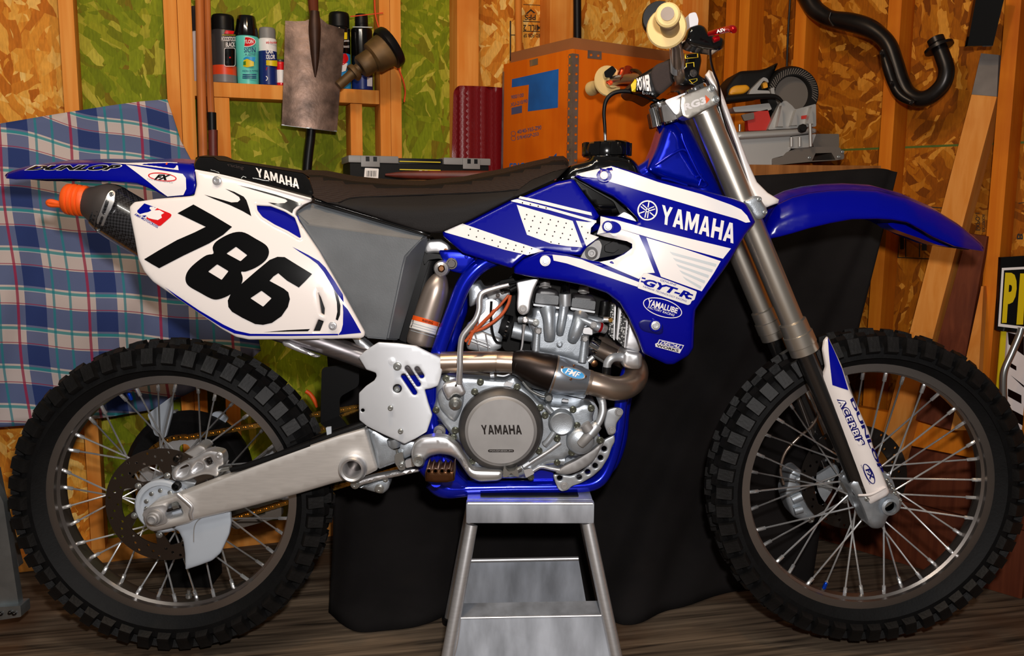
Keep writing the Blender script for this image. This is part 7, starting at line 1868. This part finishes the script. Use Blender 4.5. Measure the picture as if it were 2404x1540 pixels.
# ------------------------------------------------------------------ bike stand
top_z = min((W(1200, 1162, -.085).z, W(1110, 1163, -.085).z))
thing('bike_stand', 'polished aluminium step stand under the motocross bike', 'stand', (W(1245, 1300, 0).x, 0, 0))
yf, yb = -.155, .085
def X(px, py, Y): return W(px, py, Y).x
xl, xr = X(1094, 1210, yf), X(1395, 1210, yf)
zt_, zb_ = W(1245, 1181, yf).z, W(1245, 1229, yf).z
deck = zt_ 
boxm('front_beam', ((xl + xr) / 2, yf + .012, (zt_ + zb_) / 2), AX, ((xr - xl) / 2, .012, (zt_ - zb_) / 2), 'plate_alu', None, False, .004)
tube('beam_edge', [Vector((xl + .004, yf + .002, zt_ - .002)), Vector((xr - .004, yf + .002, zt_ - .002))], .0028, 'alu_bright', None, 8, 1)
boxm('rear_beam', ((xl + xr) / 2, yb - .012, (zt_ + zb_) / 2), AX, ((xr - xl) / 2, .012, (zt_ - zb_) / 2), 'plate_alu', None, False, .004)
boxm('deck', ((xl + xr) / 2, (yf + yb) / 2, zt_ - .004), AX, ((xr - xl) / 2 - .002, (yb - yf) / 2 - .025, .004), 'plate_alu')
for x in (xl + .012, xr - .012): boxm('side_beam', (x, (yf + yb) / 2, zb_ + .02), AX, (.011, (yb - yf) / 2 - .0245, .02), 'plate_alu', None, False, .003)
hz = max(.004, top_z - zt_)
for y in (-.085, .085): boxm('rubber_pad', ((xl + xr) / 2, y, zt_ + hz / 2), AX, ((xr - xl) / 2 - .03, .03, hz / 2 - .0002), 'rubber', None, False, .002)
fx0, fx1 = X(1052, 1530, -.21), X(1440, 1530, -.21)
t_ = (zb_ - 0) 
def leg(xa, ya, xb, yb_): 
    return tube('leg', [Vector((xa, ya, zb_)), Vector((xb, yb_, .002))], .0135, 'alu', n=18, sub=1)
slope = (W(1052, 1530, -.21) - W(1108, 1238, yf + .01))
def ext(pa, pb):                         # extend the leg line to the floor
    d = pb - pa; return pa + d * ((.002 - pa.z) / d.z)
pA, pB = W(1107, 1232, yf + .012), W(1053, 1530, -.20); fl0 = ext(pA, pB)
pC, pD_ = W(1380, 1228, yf + .012), W(1444, 1530, -.20); fl1 = ext(pC, pD_)
tube('leg', [pA, fl0], .0135, 'alu', n=18, sub=1); tube('leg', [pC, fl1], .0135, 'alu', n=18, sub=1)
bl0, bl1 = Vector((fl0.x, yb + .02, .002)), Vector((fl1.x, yb + .02, .002))
tube('leg', [Vector((pA.x, yb - .012, pA.z)), bl0], .0135, 'alu', n=18, sub=1); tube('leg', [Vector((pC.x, yb - .012, pC.z)), bl1], .0135, 'alu', n=18, sub=1)
for p_ in (fl0, fl1, bl0, bl1): lathe('rubber_foot', [(.016, 0), (.017, .003), (.017, .016), (.0145, .018)], (p_.x, p_.y, .0003), (0, 0, 1), 'black_plastic', None, 16)
# lower step plate in front, mid shelf behind
yS = -.185
q1 = [W(*p_, yS) for p_ in zs('612 1205 1784 1184')]; 
pl_l, pl_r = zs('612 1205 545 1600'), zs('1784 1184 1880 1600')
A1 = [W(*pl_l[0], yS), W(*pl_r[0], yS), W(*pl_r[1], yS - .02), W(*pl_l[1], yS - .02)]
V = A1 + [p_ + Vector((0, .004, 0)) for p_ in A1]
sp_ = fix(mk('step_plate', V, [(0, 1, 2, 3), (7, 6, 5, 4), (0, 4, 5, 1), (1, 5, 6, 2), (2, 6, 7, 3), (3, 7, 4, 0)], 'plate_alu', None, 0))
A2 = [A1[0], A1[1], A1[1] + Vector((-.006, .07, .0)), A1[0] + Vector((.006, .07, .0))]
fix(mk('step_tread', A2 + [p_ - Vector((0, 0, .004)) for p_ in A2], [(0, 1, 2, 3), (7, 6, 5, 4), (0, 4, 5, 1), (1, 5, 6, 2), (2, 6, 7, 3), (3, 7, 4, 0)], 'plate_alu', None, 0))
tube('weld_bead', [A1[0] + Vector((.002, -.002, 0)), (A1[0] + A1[3]) / 2 + Vector((.004, -.002, 0)), A1[3]], .0025, 'alu_bright', sp_, 8); tube('weld_bead', [A1[1] + Vector((-.002, -.002, 0)), (A1[1] + A1[2]) / 2 + Vector((-.004, -.002, 0)), A1[2]], .0025, 'alu_bright', sp_, 8)
tube('step_edge', [A1[0], A1[1]], .0022, 'alu_bright', sp_, 8, 1)
bY = .045
B1 = [W(*p_, bY) for p_ in zs('700 742 1572 726 1640 1110 1600 1168 660 1175 640 1120')]
V = B1 + [p_ + Vector((0, .004, 0)) for p_ in B1]; n6 = 6
bk = fix(mk('back_plate', V, [tuple(range(6)), tuple(range(11, 5, -1))] + [(i, (i + 1) % 6, 6 + (i + 1) % 6, 6 + i) for i in range(6)], 'plate_alu', None, 0))
tube('back_plate_lip', [B1[0], B1[1]], .0055, 'alu_bright', bk, 10, 1); tube('back_plate_roll', [B1[4] + Vector((0, -.003, .004)), B1[3] + Vector((0, -.003, .004))], .006, 'plate_alu', bk, 10, 1)
endthing()
